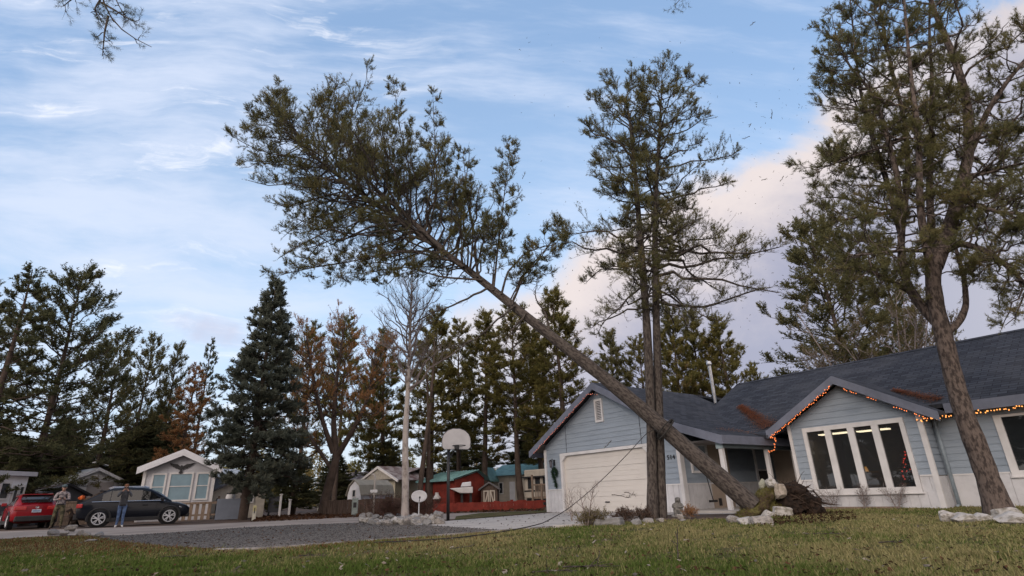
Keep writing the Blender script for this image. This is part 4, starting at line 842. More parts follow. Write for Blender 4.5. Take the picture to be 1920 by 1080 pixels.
sheet('road', [(-80, 15), G(0, 1010), G(120, 1003), G(330, 1004), G(700, 984), G(860, 972), G(1030, 958), (2.5, 26.2), G(860, 962), G(700, 968), G(560, 974), G(460, 979), G(330, 985), G(0, 996), (-80, 27)], -.006, M_road)
M_grav_e = [G(150, 1008), G(240, 1018), G(330, 1026), G(470, 1029), G(640, 1017), G(830, 1003), G(985, 992), G(951, 993), G(860, 988), G(768, 983), G(716, 979), G(560, 984), G(440, 990), G(330, 998)]
sheet('gravel_drive', M_grav_e, 0, M_gravel)
conc = [G(766, 982.5), G(850, 976), G(940, 969), G(1036, 961), HP(.2, .02, 0)[:2], HP(6.5, 0, 0)[:2], HP(8.6, -.6, 0)[:2], HP(8.6, -1.0, 0)[:2], HP(6.4, -1.9, 0)[:2], G(1215, 974), G(1100, 980), G(1062, 987), G(990, 992.5), G(951, 994.5), G(860, 989)]
sheet('concrete_drive', conc, .004, M_conc)
front = [G(1080, 983), G(1215, 977), G(1330, 974), G(1400, 972), HP(8.75, -.4, 0)[:2], HP(8.75, 2.1, 0)[:2], HP(12.4, 2.15, 0)[:2], HP(12.4, 2.8, 0)[:2], HP(19, 2.8, 0)[:2], (32, 2), (32, -30), (-60, -30), (-60, 9), (-30, 13.6), G(0, 1012), G(95, 1005), G(170, 1006), G(250, 1019), G(330, 1027), G(472, 1031), G(640, 1020), G(830, 1005), G(1064, 987)]
sheet('lawn', front, .002, M_lawn)
sheet('grass_strip', [G(852, 975), G(940, 967.5), G(1036, 959), G(1036, 956.5), G(900, 962), G(855, 968)], .0, M_lawn)
# kerb between gravel and lawn
kp = [G(404, 1031), G(470, 1029.5), G(560, 1023.5), G(640, 1018), G(830, 1003.6), G(1064, 986)]
k = MB()
for p, q in zip(kp, kp[1:]):
    d = Vector((q[0]-p[0], q[1]-p[1], 0)); n_ = Vector((-d.y, d.x, 0)).normalized()*.055; a, c = Vector((p[0], p[1], -.02)), Vector((q[0], q[1], -.02))
    k.prism([a-n_, c-n_, c+n_, a+n_], (0, 0, .04))
tag(k.build('kerb_strip', mat('worn_kerb', (.33, .31, .29), .95, .2, 2.5, .4, 30, col2=(.15, .135, .12), detail=8, band=(.40, .60))), kind='structure')
k = MB(); p, q = [Vector((*G(*t), -.02)) for t in ((1040, 990), (1100, 986))]; d = (q-p); n_ = Vector((-d.y, d.x, 0)).normalized()*.09; k.prism([p-n_, q-n_, q+n_, p+n_], (0, 0, .075)); tag(k.build('kerb_strip', M_conc, bev=.01), kind='structure')
# ---- grass blades
from mathutils.geometry import tessellate_polygon
def inpoly(pts, poly):
    x, y = pts[:, 0], pts[:, 1]; r = np.zeros(len(pts), bool); j = len(poly)-1
    for i in range(len(poly)):
        xi, yi = poly[i][0], poly[i][1]; xj, yj = poly[j][0], poly[j][1]
        r ^= ((yi > y) != (yj > y)) & (x < (xj-xi)*(y-yi)/((yj-yi) or 1e-9)+xi); j = i
    return r
def fieldnoise(xy, seed, sc):
    rg = np.random.default_rng(seed); v_ = np.zeros(len(xy))
    for i in range(14):
        a = rg.uniform(0, 6.28); f = sc*rg.uniform(.5, 2.2); v_ += np.sin((xy[:, 0]*math.cos(a)+xy[:, 1]*math.sin(a))*f+rg.uniform(0, 6.28))
    return v_/math.sqrt(14)
rg = np.random.default_rng(1); n = 620000
yy = 3.2*(17.5/3.2)**rg.uniform(0, 1, n); xx = rg.uniform(-1.22, 1.22, n)*yy; P_ = np.stack([xx, yy], 1); P_ = P_[inpoly(P_, [tuple(q[:2]) for q in front])]
dist = np.hypot(P_[:, 0], P_[:, 1]); pat = fieldnoise(P_, 4, 1.1); pat2 = fieldnoise(P_, 5, 4.5)
keep = rg.uniform(0, 1, len(P_)) < np.clip(.64+.36*pat2+.16*fieldnoise(P_, 9, 16), .06, 1); P_, dist, pat, pat2 = P_[keep], dist[keep], pat[keep], pat2[keep]; n = len(P_)
h = np.clip(rg.normal(.030, .012, n), .008, .08)*(1+.25*pat2.clip(-1, 1))*np.where(rg.uniform(0, 1, n) < .03, 1.7, 1); az = rg.uniform(0, 6.28, n); ln = rg.uniform(.2, 1.1, n)
w_ = (.0028+.0007*dist)[:, None]; a = np.stack([np.cos(az), np.sin(az), 0*az], 1); sd_ = np.stack([-np.sin(az), np.cos(az), 0*az], 1); base = np.c_[P_, np.full(n, .0)]
tip = base+a*(h*ln)[:, None]+np.c_[np.zeros((n, 2)), h]; V = np.stack([base-sd_*w_, base+sd_*w_, tip], 1).reshape(-1, 3)
dd_ = P_[:, 1]+.25*P_[:, 0]
# tint: 0 green .. 1 straw, with a rusty band of dead needles towards the left
green = np.clip(.44-.24*pat+.16*fieldnoise(P_, 8, 9)+rg.normal(0, .30, n)+np.clip((P_[:, 0]-.6)*.05, -.22, .26)+np.where(P_[:, 0] < .8, np.clip((dd_-7.3)*.34, -.45, .4)*np.clip((.8-P_[:, 0])*.6, 0, 1), 0), 0, 1)
rust = (P_[:, 0] < 0) & (rg.uniform(0, 1, n) < np.clip((dd_-7.4)*.22, 0, .45)*np.clip(-P_[:, 0]*.3, 0, 1)); green = np.where(rust, 1.4, green)
def grass_mat():
    M = bpy.data.materials.new('grass_blades'); M.use_nodes = True; t = M.node_tree; t.nodes.clear(); q = NB(t); f = q.n('ShaderNodeAttribute', attribute_name='tint').outputs['Fac']
    c = q.mix(q.smooth(f, 0, .95), (.085, .125, .030), (.28, .245, .118)); c = q.mix(q.smooth(f, 1.1, 1.3), c, (.17, .085, .045))
    d = q.n('ShaderNodeBsdfDiffuse'); q.put(d.inputs[0], c); tl = q.n('ShaderNodeBsdfTranslucent'); q.put(tl.inputs[0], c); mx = q.n('ShaderNodeMixShader'); mx.inputs[0].default_value = .3
    t.links.new(d.outputs[0], mx.inputs[1]); t.links.new(tl.outputs[0], mx.inputs[2]); o = q.n('ShaderNodeOutputMaterial'); t.links.new(mx.outputs[0], o.inputs[0]); return M
o = link('grass', npmesh('grass', V, np.arange(3*n).reshape(-1, 3), 3, grass_mat(), tint=np.repeat(green, 3))); tag(o, 'patchy green and straw lawn grass in front of the house', 'grass', None, 'stuff')
# ---- litter on the lawn: dry leaves, brown needles, twigs
def litter(name, label, n, region, size, m_, seed, aspect=(.5, .9), z=(.012, .045), flat=.35, tint=True):
    rg = np.random.default_rng(seed); xy = region(rg, n); n = len(xy); az = rg.uniform(0, 6.28, n); nr = unit(np.c_[rg.normal(0, flat, (n, 2)), np.ones(n)]); a = unit(np.cross(nr, np.c_[np.cos(az), np.sin(az), 0*az])); c = np.cross(nr, a)
    L = rg.uniform(*size, n)[:, None]; Wd = L*rg.uniform(*aspect, n)[:, None]; ctr = np.c_[xy, rg.uniform(*z, n)]
    pts = [ctr-a*L, ctr-c*Wd*.8-a*L*.2, ctr-c*Wd*.35+a*L*.15, ctr-c*Wd*.7+a*L*.5, ctr+a*L, ctr+c*Wd*.7+a*L*.45, ctr+c*Wd*.4+a*L*.1, ctr+c*Wd*.8-a*L*.25]
    pts = [p+nr*(rg.uniform(-.15, .25, (n, 1))*L) for p in pts]; V = np.stack(pts, 1).reshape(-1, 3); b_ = np.arange(n)[:, None]*8
    T_ = np.concatenate([b_+np.array([[0, i, i+1]]) for i in range(1, 7)], 1).reshape(-1, 3)
    o = link(name, npmesh(name, V, T_, 3, m_, tint=np.repeat(rg.uniform(0, 1, n), 8))); return tag(o, label, 'leaves' if 'lea' in name else 'litter', None, 'stuff')
def lawnreg(y0, y1, xa=-1.1, xb=1.1):
    def f(rg, n):
        yy = y0*(y1/y0)**rg.uniform(0, 1, n); P = np.stack([rg.uniform(xa, xb, n)*yy, yy], 1); return P[inpoly(P, [tuple(q[:2]) for q in front])]
    return f
F_leafpale = foliage_mat('pale_dry_leaf', (.30, .25, .20), (.46, .41, .36)); F_leafbrown = foliage_mat('brown_dry_leaf', (.07, .040, .026), (.16, .085, .05)); F_leafdark = foliage_mat('dark_dry_leaf', (.025, .018, .014), (.07, .045, .032))
litter('pale_leaves', 'scattered pale curled leaves lying on the lawn', 170, lawnreg(4.8, 13), (.018, .045), F_leafpale, 11, z=(.03, .055))
litter('brown_leaves', 'brown fallen leaves scattered over the lawn', 1700, lawnreg(4.6, 14), (.010, .032), F_leafbrown, 12, z=(.015, .05))
litter('dark_leaves', 'dark leaf scraps and cones scattered over the lawn', 2200, lawnreg(4.6, 15), (.008, .026), F_leafdark, 13, z=(.015, .05))
def polyreg(poly):
    xs = [p[0] for p in poly]; ys = [p[1] for p in poly]
    def f(rg, n): P = np.stack([rg.uniform(min(xs), max(xs), n), rg.uniform(min(ys), max(ys), n)], 1); return P[inpoly(P, [tuple(p[:2]) for p in poly])]
    return f
litter('drive_litter', 'dark twig scraps and leaves blown over the concrete drive', 500, polyreg(conc), (.012, .05), F_leafdark, 14, z=(.008, .02), aspect=(.2, .6))
litter('gravel_litter', 'leaf scraps scattered over the gravel', 700, polyreg(M_grav_e), (.012, .04), F_leafbrown, 15, z=(.005, .02))
# loose stones that roughen the gravel
rg = np.random.default_rng(6); P_ = polyreg(M_grav_e)(rg, 26000); n = len(P_); r_ = rg.uniform(.006, .020, n)*(1+.02*np.hypot(P_[:, 0], P_[:, 1])); oc = np.array([[1, 0, 0], [0, 1, 0], [-1, 0, 0], [0, -1, 0], [0, 0, .7]])
V = (np.c_[P_, np.zeros(n)][:, None]+oc[None]*r_[:, None, None]*rg.uniform(.6, 1.3, (n, 5, 1))); Tq = np.array([[0, 1, 4], [1, 2, 4], [2, 3, 4], [3, 0, 4]]); T_ = (np.arange(n)[:, None, None]*5+Tq[None]).reshape(-1, 3)
F_pebble = foliage_mat('pebble', (.048, .045, .043), (.185, .172, .162), tr=0.0)
tag(link('gravel', npmesh('gravel', V.reshape(-1, 3), T_, 3, F_pebble, tint=np.repeat(rg.uniform(0, 1, n), 5))), 'grey loose gravel of the driveway', 'gravel', None, 'stuff')
litter('mulch', 'brown leaf mulch strip behind the road', 5000, polyreg([G(470, 979), G(700, 968.5), G(760, 966), G(850, 962), G(1020, 957.5), G(1020, 954.5), G(850, 957), G(640, 962), G(470, 970)]), (.04, .12), F_leafbrown, 16, z=(.0, .06), flat=.7)
# brown needles lying in the roof valleys
def roofpatch(label, a0, b0, a1, b1, wid, n, seed, zf):
    rg = np.random.default_rng(seed); t = rg.uniform(0, 1, n); wv = rg.normal(0, 1, n)*wid*(.35+.65*t); L = math.hypot(a1-a0, b1-b0); nx, ny = -(b1-b0)/L, (a1-a0)/L
    A = a0+(a1-a0)*t+nx*wv; B_ = b0+(b1-b0)*t+ny*wv; az = rg.uniform(0, 6.28, n); l = .07; V = []
    for i in range(n):
        p = HP(A[i], B_[i], zf(A[i], B_[i])+.012+rg.uniform(0, .05)); d = Vector((math.cos(az[i]), math.sin(az[i]), rg.uniform(-.2, .3)))*l; s = Vector((-d.y, d.x, 0))*.13; V += [p-s, p+s, p+d]
    o = link('needle_litter', npmesh('needle_litter', np.array([tuple(q) for q in V]), np.arange(3*n).reshape(-1, 3), 3, foliage_mat('fallen_brown_needles', (.40, .17, .09), (.58, .27, .15)), tint=np.repeat(rg.uniform(0, 1, n), 3))); tag(o, label, 'litter', None, 'stuff')
def zroof(a, b_): return max(gz(a) if a < 8.24 else -9, (EZ+ms*(b_-EB)) if (a > 4.85 and b_ > EB) else -9, (BZ-BS*abs(BP-a)) if 8.46 < a < 12.84 and b_ < 4.6 else -9)
roofpatch('rust-brown needles drifted down the roof valley left of the bay gable', 6.2, 4.2, 8.28, 2.2, .17, 4200, 1, lambda a, b_: EZ+ms*(b_-EB))
roofpatch('rust-brown needles lying in the valley right of the bay gable', 11.4, 3.6, 12.75, 2.55, .10, 1500, 2, zroof)
roofpatch('thin scatter of brown needles above the porch eave', 7.5, .6, 7.9, 2.3, .25, 300, 3, zroof)
# ================================================================ neighbours across the road
def hz(x, y, Y): return atY(x, y, Y)[2]
def span(xl, Yl, xr, Yr):
    A = atY(xl, 940, Yl); B = atY(xr, 940, Yr); d = B-A; return (A[0], A[1], 0), math.hypot(d[0], d[1]), math.atan2(d[1], d[0])
def wallbox(mb, x0, y0, x1, y1, z1, z0=0): mb.box(x0, y0, z0, x1, y1, z1)
def lapfront(mb, w, z0, zf, h=.14, y=0):
    z = z0; zmax = max(zf(w*i/40) for i in range(41))
    xs = [w*i/60 for i in range(61)]
    while z < zmax-.01:
        d = min(z+h, zmax); ok = [x for x in xs if zf(x) >= d-1e-3]
        if ok: mb.add([(ok[0], y-.012, z), (ok[-1], y-.012, z), (ok[-1], y-.001, d), (ok[0], y-.001, d), (ok[0], y, z), (ok[-1], y, z)], [(0, 1, 2, 3), (4, 5, 1, 0)])
        z += h
def gable(root, w, dep, ze, zp, mw, mr, mf, over=.3, fh=.22, lap_=True, xp=None, th=.1):
    xp = w/2 if xp is None else xp; sl1, sl2 = (zp-ze)/xp, (zp-ze)/(w-xp)
    k = MB(); k.prism([(0, 0, 0), (w, 0, 0), (w, 0, ze), (xp, 0, zp-.02), (0, 0, ze)], (0, dep, 0))
    if lap_: lapfront(k, w, .05, lambda x: ze+sl1*x if x < xp else ze+sl2*(w-x))
    k.build('wall', mw, root)
    k = MB()
    for (xa, za, xb, zb) in ((-over, ze-sl1*over, xp, zp), (xp, zp, w+over, ze-sl2*over)):
        k.add([(xa, -over, za+th), (xb, -over, zb+th), (xb, dep+over, zb+th), (xa, dep+over, za+th), (xa, -over, za), (xb, -over, zb), (xb, dep+over, zb), (xa, dep+over, za)], [(0, 1, 2, 3), (7, 6, 5, 4), (0, 4, 5, 1), (2, 6, 7, 3), (0, 3, 7, 4), (1, 5, 6, 2)])
    k.build('roof', mr, root)
    if mf:
        for (xa, za, xb, zb) in ((-over-.03, ze-sl1*(over+.03), xp, zp), (xp, zp, w+over+.03, ze-sl2*(over+.03))):
            k = MB(); k.prism([(xa, -over-.05, za-fh+.08), (xb, -over-.05, zb-fh+.08), (xb, -over-.05, zb+.09), (xa, -over-.05, za+.09)], (0, .045, 0)); k.build('fascia', mf, root)
def window(root, x0, x1, z0, z1, mp, y=0, fr=.07, mid=None, mfr=None, name='window'):
    k = MB(); mfr = mfr or M_trim
    k.box(x0-fr, y-.05, z0-fr, x0, y+.02, z1+fr); k.box(x1, y-.05, z0-fr, x1+fr, y+.02, z1+fr); k.box(x0, y-.05, z0-fr, x1, y+.02, z0); k.box(x0, y-.05, z1, x1, y+.02, z1+fr)
    if mid: k.box(x0, y-.045, z0+(z1-z0)*mid-.025, x1, y+.02, z0+(z1-z0)*mid+.025)
    o = k.build(name, mfr, root); k = MB(); k.box(x0, y-.02, z0, x1, y-.013, z1); k.build('pane', mp, o); return o
M_greysid = mat('grey_vinyl_siding', (.46, .465, .50), .7, .06, 2); M_pblue = mat('sky_reflection_blue', (.20, .30, .36), .35, .10, 1.5, spec=.5)  # the blue is the sky's reflection painted into the cabin pane colour
M_whitesid = mat('white_siding', (.68, .69, .73), .7, .08, 2); M_shedgrey = mat('dark_grey_shed', (.075, .078, .090), .8, .15, 2); M_roofgrey = mat('grey_roofing', (.13, .125, .13), .9, .2, 3)
M_pink = mat('faded_garage_door', (.40, .37, .37), .7, .06, 2); M_paleroof = mat('pale_metal_roof', (.46, .48, .50), .5, .1, 2); M_yell = mat('cream_siding', (.44, .41, .32), .8, .08, 2); M_rust = mat('rusty_roof', (.34, .30, .28), .8, .4, 2.0, col2=(.12, .065, .055))
# small gabled cabin
loc, w, rz = span(260, 32.9, 396, 34.6); ze, zp = hz(262, 874, 32.6), hz(338, 846, 33.8)
cb = thing('cabin', 'small grey gabled cabin with three pale blue windows and thick white rake boards', 'cabin', loc, rz)
gable(cb, w, 7, ze, zp, M_greysid, M_roofgrey, M_whitesid, over=.32, fh=.36)
sx = w/136
for x0, x1, z0, z1 in ((19, 40, 937, 890), (51, 91, 937, 889), (103, 124, 936, 889)):
    window(cb, x0*sx, x1*sx, hz(330, z0, 33.6), hz(330, z1, 33.6), M_pblue, mid=.52, fr=.09, name='window')
k = MB(); k.box(-.03, -.05, 0, .12, .03, ze); k.build('corner_trim', M_trim, cb); k = MB(); k.box(w-.12, -.05, 0, w+.03, .03, ze); k.build('corner_trim', M_trim, cb)
k = MB(); k.box(-.04, .6, ze*.45, -.012, 1.3, ze*.85); k.build('side_window', M_pblue, cb)
ez = hz(338, 877, 33.6); ex_ = w/2
ed = Vector(loc)+Vector((math.cos(rz), math.sin(rz), 0))*ex_+Vector((math.sin(rz), -math.cos(rz), 0))*.03
eg = thing('eagle_ornament', 'black spread-winged eagle ornament on the gable of the small grey cabin', 'ornament', (ed.x, ed.y, ez), rz)
k = MB(); s_ = .70
for sgn in (-1, 1):
    k.prism([(sgn*x*s_, 0, z*s_) for x, z in ((.04, -.1), (.10, .12), (.35, .30), (.62, .33), (.92, .42), (.80, .22), (.70, .16), (.62, .06), (.50, .04), (.42, -.05), (.28, -.06), (.16, -.16))][::sgn], (0, -.03, 0))
k.prism([(x*s_, -.005, z*s_) for x, z in ((-.10, .08), (-.06, .2), (.0, .24), (.06, .18), (.10, .05), (.07, -.2), (.18, -.42), (.0, -.48), (-.16, -.42), (-.06, -.2))][::-1], (0, -.045, 0)); k.build('silhouette', M_black, eg)
# white garage, its roof aerial, dark shed, far-left trailer
loc, w, rz = span(112, 40, 224, 43); ze, zp = hz(118, 903, 40), hz(172, 880, 41.5)
wg = thing('garage', 'white garage with a faded door behind the parked cars', 'garage', loc, rz); gable(wg, w, 8, ze, zp, M_whitesid, M_paleroof, M_whitesid, over=.3, fh=.2)
k = MB(); k.box(w*.38, -.05, .05, w*.83, -.02, ze*.98)
for i in range(4): k.box(w*.38, -.06, .05+ze*.245*i, w*.83, -.05, .05+ze*.245*i+.02)
k.build('garage_door', M_pink, wg)
A_ = Vector(loc)+Vector((math.cos(rz), math.sin(rz), 0))*w*.56+Vector((-math.sin(rz), math.cos(rz), 0))*.5
ae = thing('roof_aerial', 'flat pale aerial panel on a bent mast on the ridge of the white garage', 'aerial', (A_.x, A_.y, zp), rz)
k = MB(); k.tube([(0, 0, -.1), (0, 0, .25), (-.1, -.05, .4)], .03, 6); k.build('mast', M_black, ae); k = MB(); k.box(-.5, -.3, .36, .4, .3, .42, Matrix.Rotation(.25, 4, 'Y')); k.build('panel', M_whitesid, ae)
loc, w, rz = span(76, 36, 160, 38.5); ze, zp = hz(80, 928, 36), hz(116, 909, 37)
ds_ = thing('shed', 'dark grey gabled shed behind the red car', 'shed', loc, rz); gable(ds_, w, 5, ze, zp, M_shedgrey, M_roofgrey, M_iron, over=.2, fh=.14)
k = MB(); k.box(w*.38, -.03, .05, w*.62, -.014, ze*.95); k.build('door', M_iron, ds_)
loc, w, rz = span(-40, 29, 42, 31.5); z1 = hz(30, 893, 31)
tr = thing('trailer', 'grey trailer with a white-framed window at the left edge', 'trailer', loc, rz)
k = MB(); k.box(0, 0, .3, w, 7, z1); k.build('wall', M_whitesid, tr); k = MB(); k.box(-.1, -.25, z1, w+.25, 7.2, z1+.22); k.build('roof', M_greysid, tr); k = MB(); k.box(0, -.03, 0, w+.02, 7, hz(20, 946, 31)); k.build('skirting', M_shedgrey, tr)
window(tr, w*.72, w*.80, hz(30, 942, 31), hz(30, 913, 31), M_glassd, fr=.10); window(tr, w*.86, w*.94, hz(30, 942, 31), hz(30, 913, 31), M_glassd, fr=.10); window(tr, w*.40, w*.58, hz(10, 935, 31), hz(10, 908, 31), M_glassd, fr=.1)
# picket fence, grey panel, utility posts
def rail_fence(name, label, xl, Yl, xr, Yr, h, bw, gap, mt, seed, rail=True, cat='fence', top_cap=False, postm=None):
    loc, w, rz = span(xl, Yl, xr, Yr); t = thing(name, label, cat, loc, rz); rg = np.random.default_rng(seed); n = int(w/(bw+gap))
    for i in range(min(n, 95)):
        k = MB(); hh = h*(1+rg.uniform(-.03, .03)); x = i*(bw+gap); k.box(x, -.012, .04, x+bw, .012, hh-(0 if not rail else .1)); o = k.build('board', mt, t); o.rotation_euler = (0, rg.normal(0, .008), 0)
    k = MB(); k.box(0, .014, h*.25, w, .06, h*.25+.09); k.build('rail', mt, t); k = MB(); k.box(-.03, -.05 if top_cap else .014, h-.11, w+.03, .07, h-.0 if top_cap else h-.02); k.build('top_rail', mt, t); return t
h_ = hz(380, 941, 31.5)
rail_fence('picket_fence', 'weathered wooden picket fence with wide gaps between the black car and the grey panel', 322, 31.2, 410, 31.8, h_, .17, .13, M_wood, 1, top_cap=True)
loc, w, rz = span(407, 31.0, 453, 31.4); gp = thing('panel', 'flat blue-grey sheet panel standing at the end of the picket fence', 'panel', loc, rz)
k = MB(); k.box(0, 0, .02, w, .05, hz(430, 935, 31.2)); k.build('sheet', mat('blue_grey_sheet', (.19, .215, .265), .6, .12, 1.2), gp, bev=.01); k = MB(); k.box(.02, .05, 0, .1, .15, 1.2); k.box(w-.1, .05, 0, w-.02, .15, 1.2); k.build('posts', M_darkwood, gp)
a_ = atY(431, 940, 32.2); tk = thing('gas_bottle', 'white gas bottle top with a dark band showing above the grey panel', 'gas bottle', (a_[0], a_[1], 0)); zt = hz(431, 926, 32.2)
k = MB(); k.tube([(0, 0, 0), (0, 0, zt-.12), (0, 0, zt-.02), (0, 0, zt)], [.24, .24, .2, .12], 14); k.build('bottle', M_trim, tk, smooth=True); k = MB(); k.tube([(0, 0, zt-.01), (0, 0, zt+.06)], .22, 14); k.build('collar', M_black, tk)
a_ = gnd(475, 977); up_ = thing('marker_post', 'yellow and white utility marker post at the road edge', 'post', (a_[0], a_[1], 0), .35); zt = hz(476, 948, a_[1])
k = MB(); k.box(-.08, -.05, -.02, .08, .05, zt*.62); k.build('base', mat('marker_white', (.50, .48, .40), .6), up_, bev=.015); k = MB(); k.box(-.07, -.04, zt*.62, .07, .04, zt); k.build('cap', mat('marker_yellow', (.52, .47, .25), .6), up_, bev=.015); k = MB(); k.box(-.02, -.056, zt*.5, .02, -.051, zt*.85); k.build('warning_plate', M_iron, up_)
# sheds behind the blue spruce
loc, w, rz = span(398, 36, 446, 37.5); ze = hz(410, 905, 36.5); sh = thing('shed', 'off-white lean-to shed with a sloping grey roof behind the grey panel', 'shed', loc, rz)
z0, z1 = hz(402, 922, 36), hz(440, 897, 37)
k = MB(); k.prism([(0, 0, 0), (w, 0, 0), (w, 0, z1), (0, 0, z0)], (0, 3, 0)); k.build('wall', M_bone, sh); k = MB(); k.prism([(-.35, -.2, z0-.1), (w+.1, -.2, z1+.02), (w+.1, -.2, z1+.14), (-.35, -.2, z0+.03)], (0, 3.4, 0)); k.build('roof', M_roofgrey, sh)
k = MB(); k.box(.25, -.03, .0, .45, -.012, z0*.75); k.build('door', M_iron, sh)
loc, w, rz = span(404, 41, 470, 44); ze = hz(430, 900, 42); sh = thing('trailer', 'pale trailer roof and wall behind the lean-to shed', 'trailer', loc, rz)
k = MB(); k.box(0, 0, 0, w, 4, ze); k.build('wall', M_bone, sh); k = MB(); k.prism([(-.2, -.2, ze), (-.2, 4.2, ze), (-.2, 2, ze+.9)], (w+.4, 0, 0)); k.build('roof', M_paleroof, sh)
loc, w, rz = span(458, 33.5, 496, 34); sh = thing('shed', 'beige shed wall with a small dark window beside the blue spruce trunk', 'shed', loc, rz); zt = hz(480, 922, 33.7)
k = MB(); k.box(0, 0, .02, w, 2, zt); k.build('wall', M_bone, sh); k = MB(); k.box(-.1, -.1, zt, w+.1, 2.1, zt+.1); k.build('roof', M_roofgrey, sh); window(sh, .15, .42, zt*.62, zt*.9, M_glassd, fr=.07)
for i, (x, y0, y1, lab) in enumerate(((524, 928, 960, 'white post, nearer of two, under the blue spruce'), (542, 938, 960, 'short white post right of the taller one under the blue spruce'))):
    a_ = gnd(x, 962); a_ = atY(x, 960, 34); t = thing('white_post', lab, 'post', (a_[0], a_[1], 0), .3); k = MB(); k.box(-.06, -.06, 0, .06, .06, hz(x, y0, 34)); k.build('shaft', M_trim, t); k = MB(); k.box(-.09, -.09, hz(x, y0, 34), .09, .09, hz(x, y0, 34)+.05); k.build('cap', M_trim, t)
a_ = atY(514, 960, 34.6); cbn = thing('cabinet', 'dark grey garden cabinet standing under the blue spruce', 'cabinet', (a_[0], a_[1], 0), .3); k = MB(); k.box(-.35, -.2, .25, .35, .2, hz(514, 931, 34.6)); k.build('body', M_shedgrey, cbn, bev=.02); k = MB()
for sx in (-.3, .3): k.box(sx-.04, -.15, 0, sx+.04, .15, .25)
k.build('feet', M_black, cbn)
# cream house with a rusty roof, gambrel barn, wooden fence
loc, w, rz = span(596, 52, 752, 46); ze, zp = hz(620, 903, 50), hz(712, 880, 48)
ch_ = thing('house', 'cream bungalow with a rust-stained roof behind the wooden fence', 'house', loc, rz)
k = MB(); k.box(0, 0, 0, w*.93, 6, ze); k.build('wall', M_yell, ch_)
k = MB(); zr = zp+.1; k.add([(-.3, -.3, ze-.02), (w*.95, -.3, ze-.02), (w*.95, 3, zr), (-.3, 3, zr), (w*.95, 6.3, ze), (-.3, 6.3, ze)], [(0, 1, 2, 3), (3, 2, 4, 5)]); k.build('roof', M_rust, ch_)
k = MB(); k.box(-.3, -.34, ze-.16, w*.95, -.30, ze+.02); k.build('fascia', M_trim, ch_)
k = MB(); gx0, gx1 = w*.60, w*1.0; gm = (gx0+gx1)/2; k.prism([(gx0, -.6, ze-.1), (gx1, -.6, ze-.1), (gm, -.6, zp)], (0, .3, 0)); k.build('gable_wall', mat('cream_grey', (.33, .31, .27), .8), ch_)
for a, c in (((gx0-.3, ze-.25), (gm, zp+.12)), ((gm, zp+.12), (gx1+.3, ze-.25))):
    k = MB(); k.prism([(a[0], -.75, a[1]-.13), (c[0], -.75, c[1]-.13), (c[0], -.75, c[1]+.06), (a[0], -.75, a[1]+.06)], (0, .12, 0)); k.build('rake_board', M_trim, ch_)
    k = MB(); k.prism([(a[0], -.62, a[1]), (c[0], -.62, c[1]), (c[0], -.62, c[1]+.07), (a[0], -.62, a[1]+.07)], (0, 3.3, 0)); k.build('gable_roof', M_rust, ch_)
k = MB(); k.tube([(w*.28, 1.6, ze), (w*.28, 1.6, zp+.2)], .12, 8); k.build('chimney', M_iron, ch_)
window(ch_, w*.16, w*.2, ze*.5, ze*.8, M_glassd, fr=.08)
A = atY(651, 940, 41); Bp = atY(676, 940, 40); Cp = atY(738, 940, 44)
gb = thing('barn_shed', 'white barn-roofed shed with a beige roof and pale blue side before the cream bungalow', 'shed', (A[0], A[1], 0), math.atan2(Bp[1]-A[1], Bp[0]-A[0])); wd = math.hypot(Bp[0]-A[0], Bp[1]-A[1])
q_ = Matrix.Rotation(-gb.rotation_euler.z, 3, 'Z') @ Vector((Cp[0]-Bp[0], Cp[1]-Bp[1], 0)); zt = hz(663, 902, 40.5); pr5 = [(0, 0), (wd, 0), (wd, zt*.55), (wd*.85, zt*.82), (wd*.5, zt), (wd*.15, zt*.82), (0, zt*.55)]
k = MB(); k.prism([(x, 0, z) for x, z in pr5], q_*.999); k.build('wall', M_whitesid, gb)
k = MB(); o_ = .06; rp_ = [(wd+.12, zt*.52), (wd*.86+.05, zt*.84), (wd*.5, zt+.06), (wd*.14-.05, zt*.84), (-.12, zt*.52)]
for (x0, z0), (x1, z1) in zip(rp_, rp_[1:]): k.prism([(x0, -.1, z0), (x1, -.1, z1), (x1, -.1, z1+.05), (x0, -.1, z0+.05)], q_*1.03)
k.build('roof', mat('beige_shed_roof', (.36, .33, .27), .8, .1, 2), gb)
k = MB(); e1_ = q_.normalized(); n1 = Vector((e1_.y, -e1_.x, 0)); P0 = Vector((wd, 0, .02)); 
k.prism([P0+n1*.015, P0+q_*.97+n1*.015, P0+q_*.97+n1*.015+Vector((0, 0, zt*.5)), P0+n1*.015+Vector((0, 0, zt*.5))], n1*.02); k.build('side_wall', mat('pale_blue_wall', (.40, .43, .49), .7, .06, 2), gb)
window(gb, wd*.4, wd*.6, zt*.2, zt*.42, M_glassd, fr=.05); window(gb, wd*.4, wd*.6, zt*.5, zt*.7, M_glassd, fr=.05)
rail_fence('board_fence', 'dark old board fence in front of the cream bungalow', 608, 33.5, 762, 33.0, hz(680, 936, 33.2), .19, .012, M_darkwood, 3, rail=False)
a_ = atY(665, 957, 31); ub = thing('utility_box', 'narrow grey-green utility box before the old board fence', 'utility box', (a_[0], a_[1], 0), .2); zt = hz(666, 934, 31); k = MB(); k.box(-.15, -.1, 0, .15, .1, zt); k.build('housing', mat('grey_green_box', (.24, .28, .27), .6), ub, bev=.02); k = MB(); k.box(-.08, -.115, zt*.45, .08, -.101, zt*.75); k.build('meter', M_iron, ub)
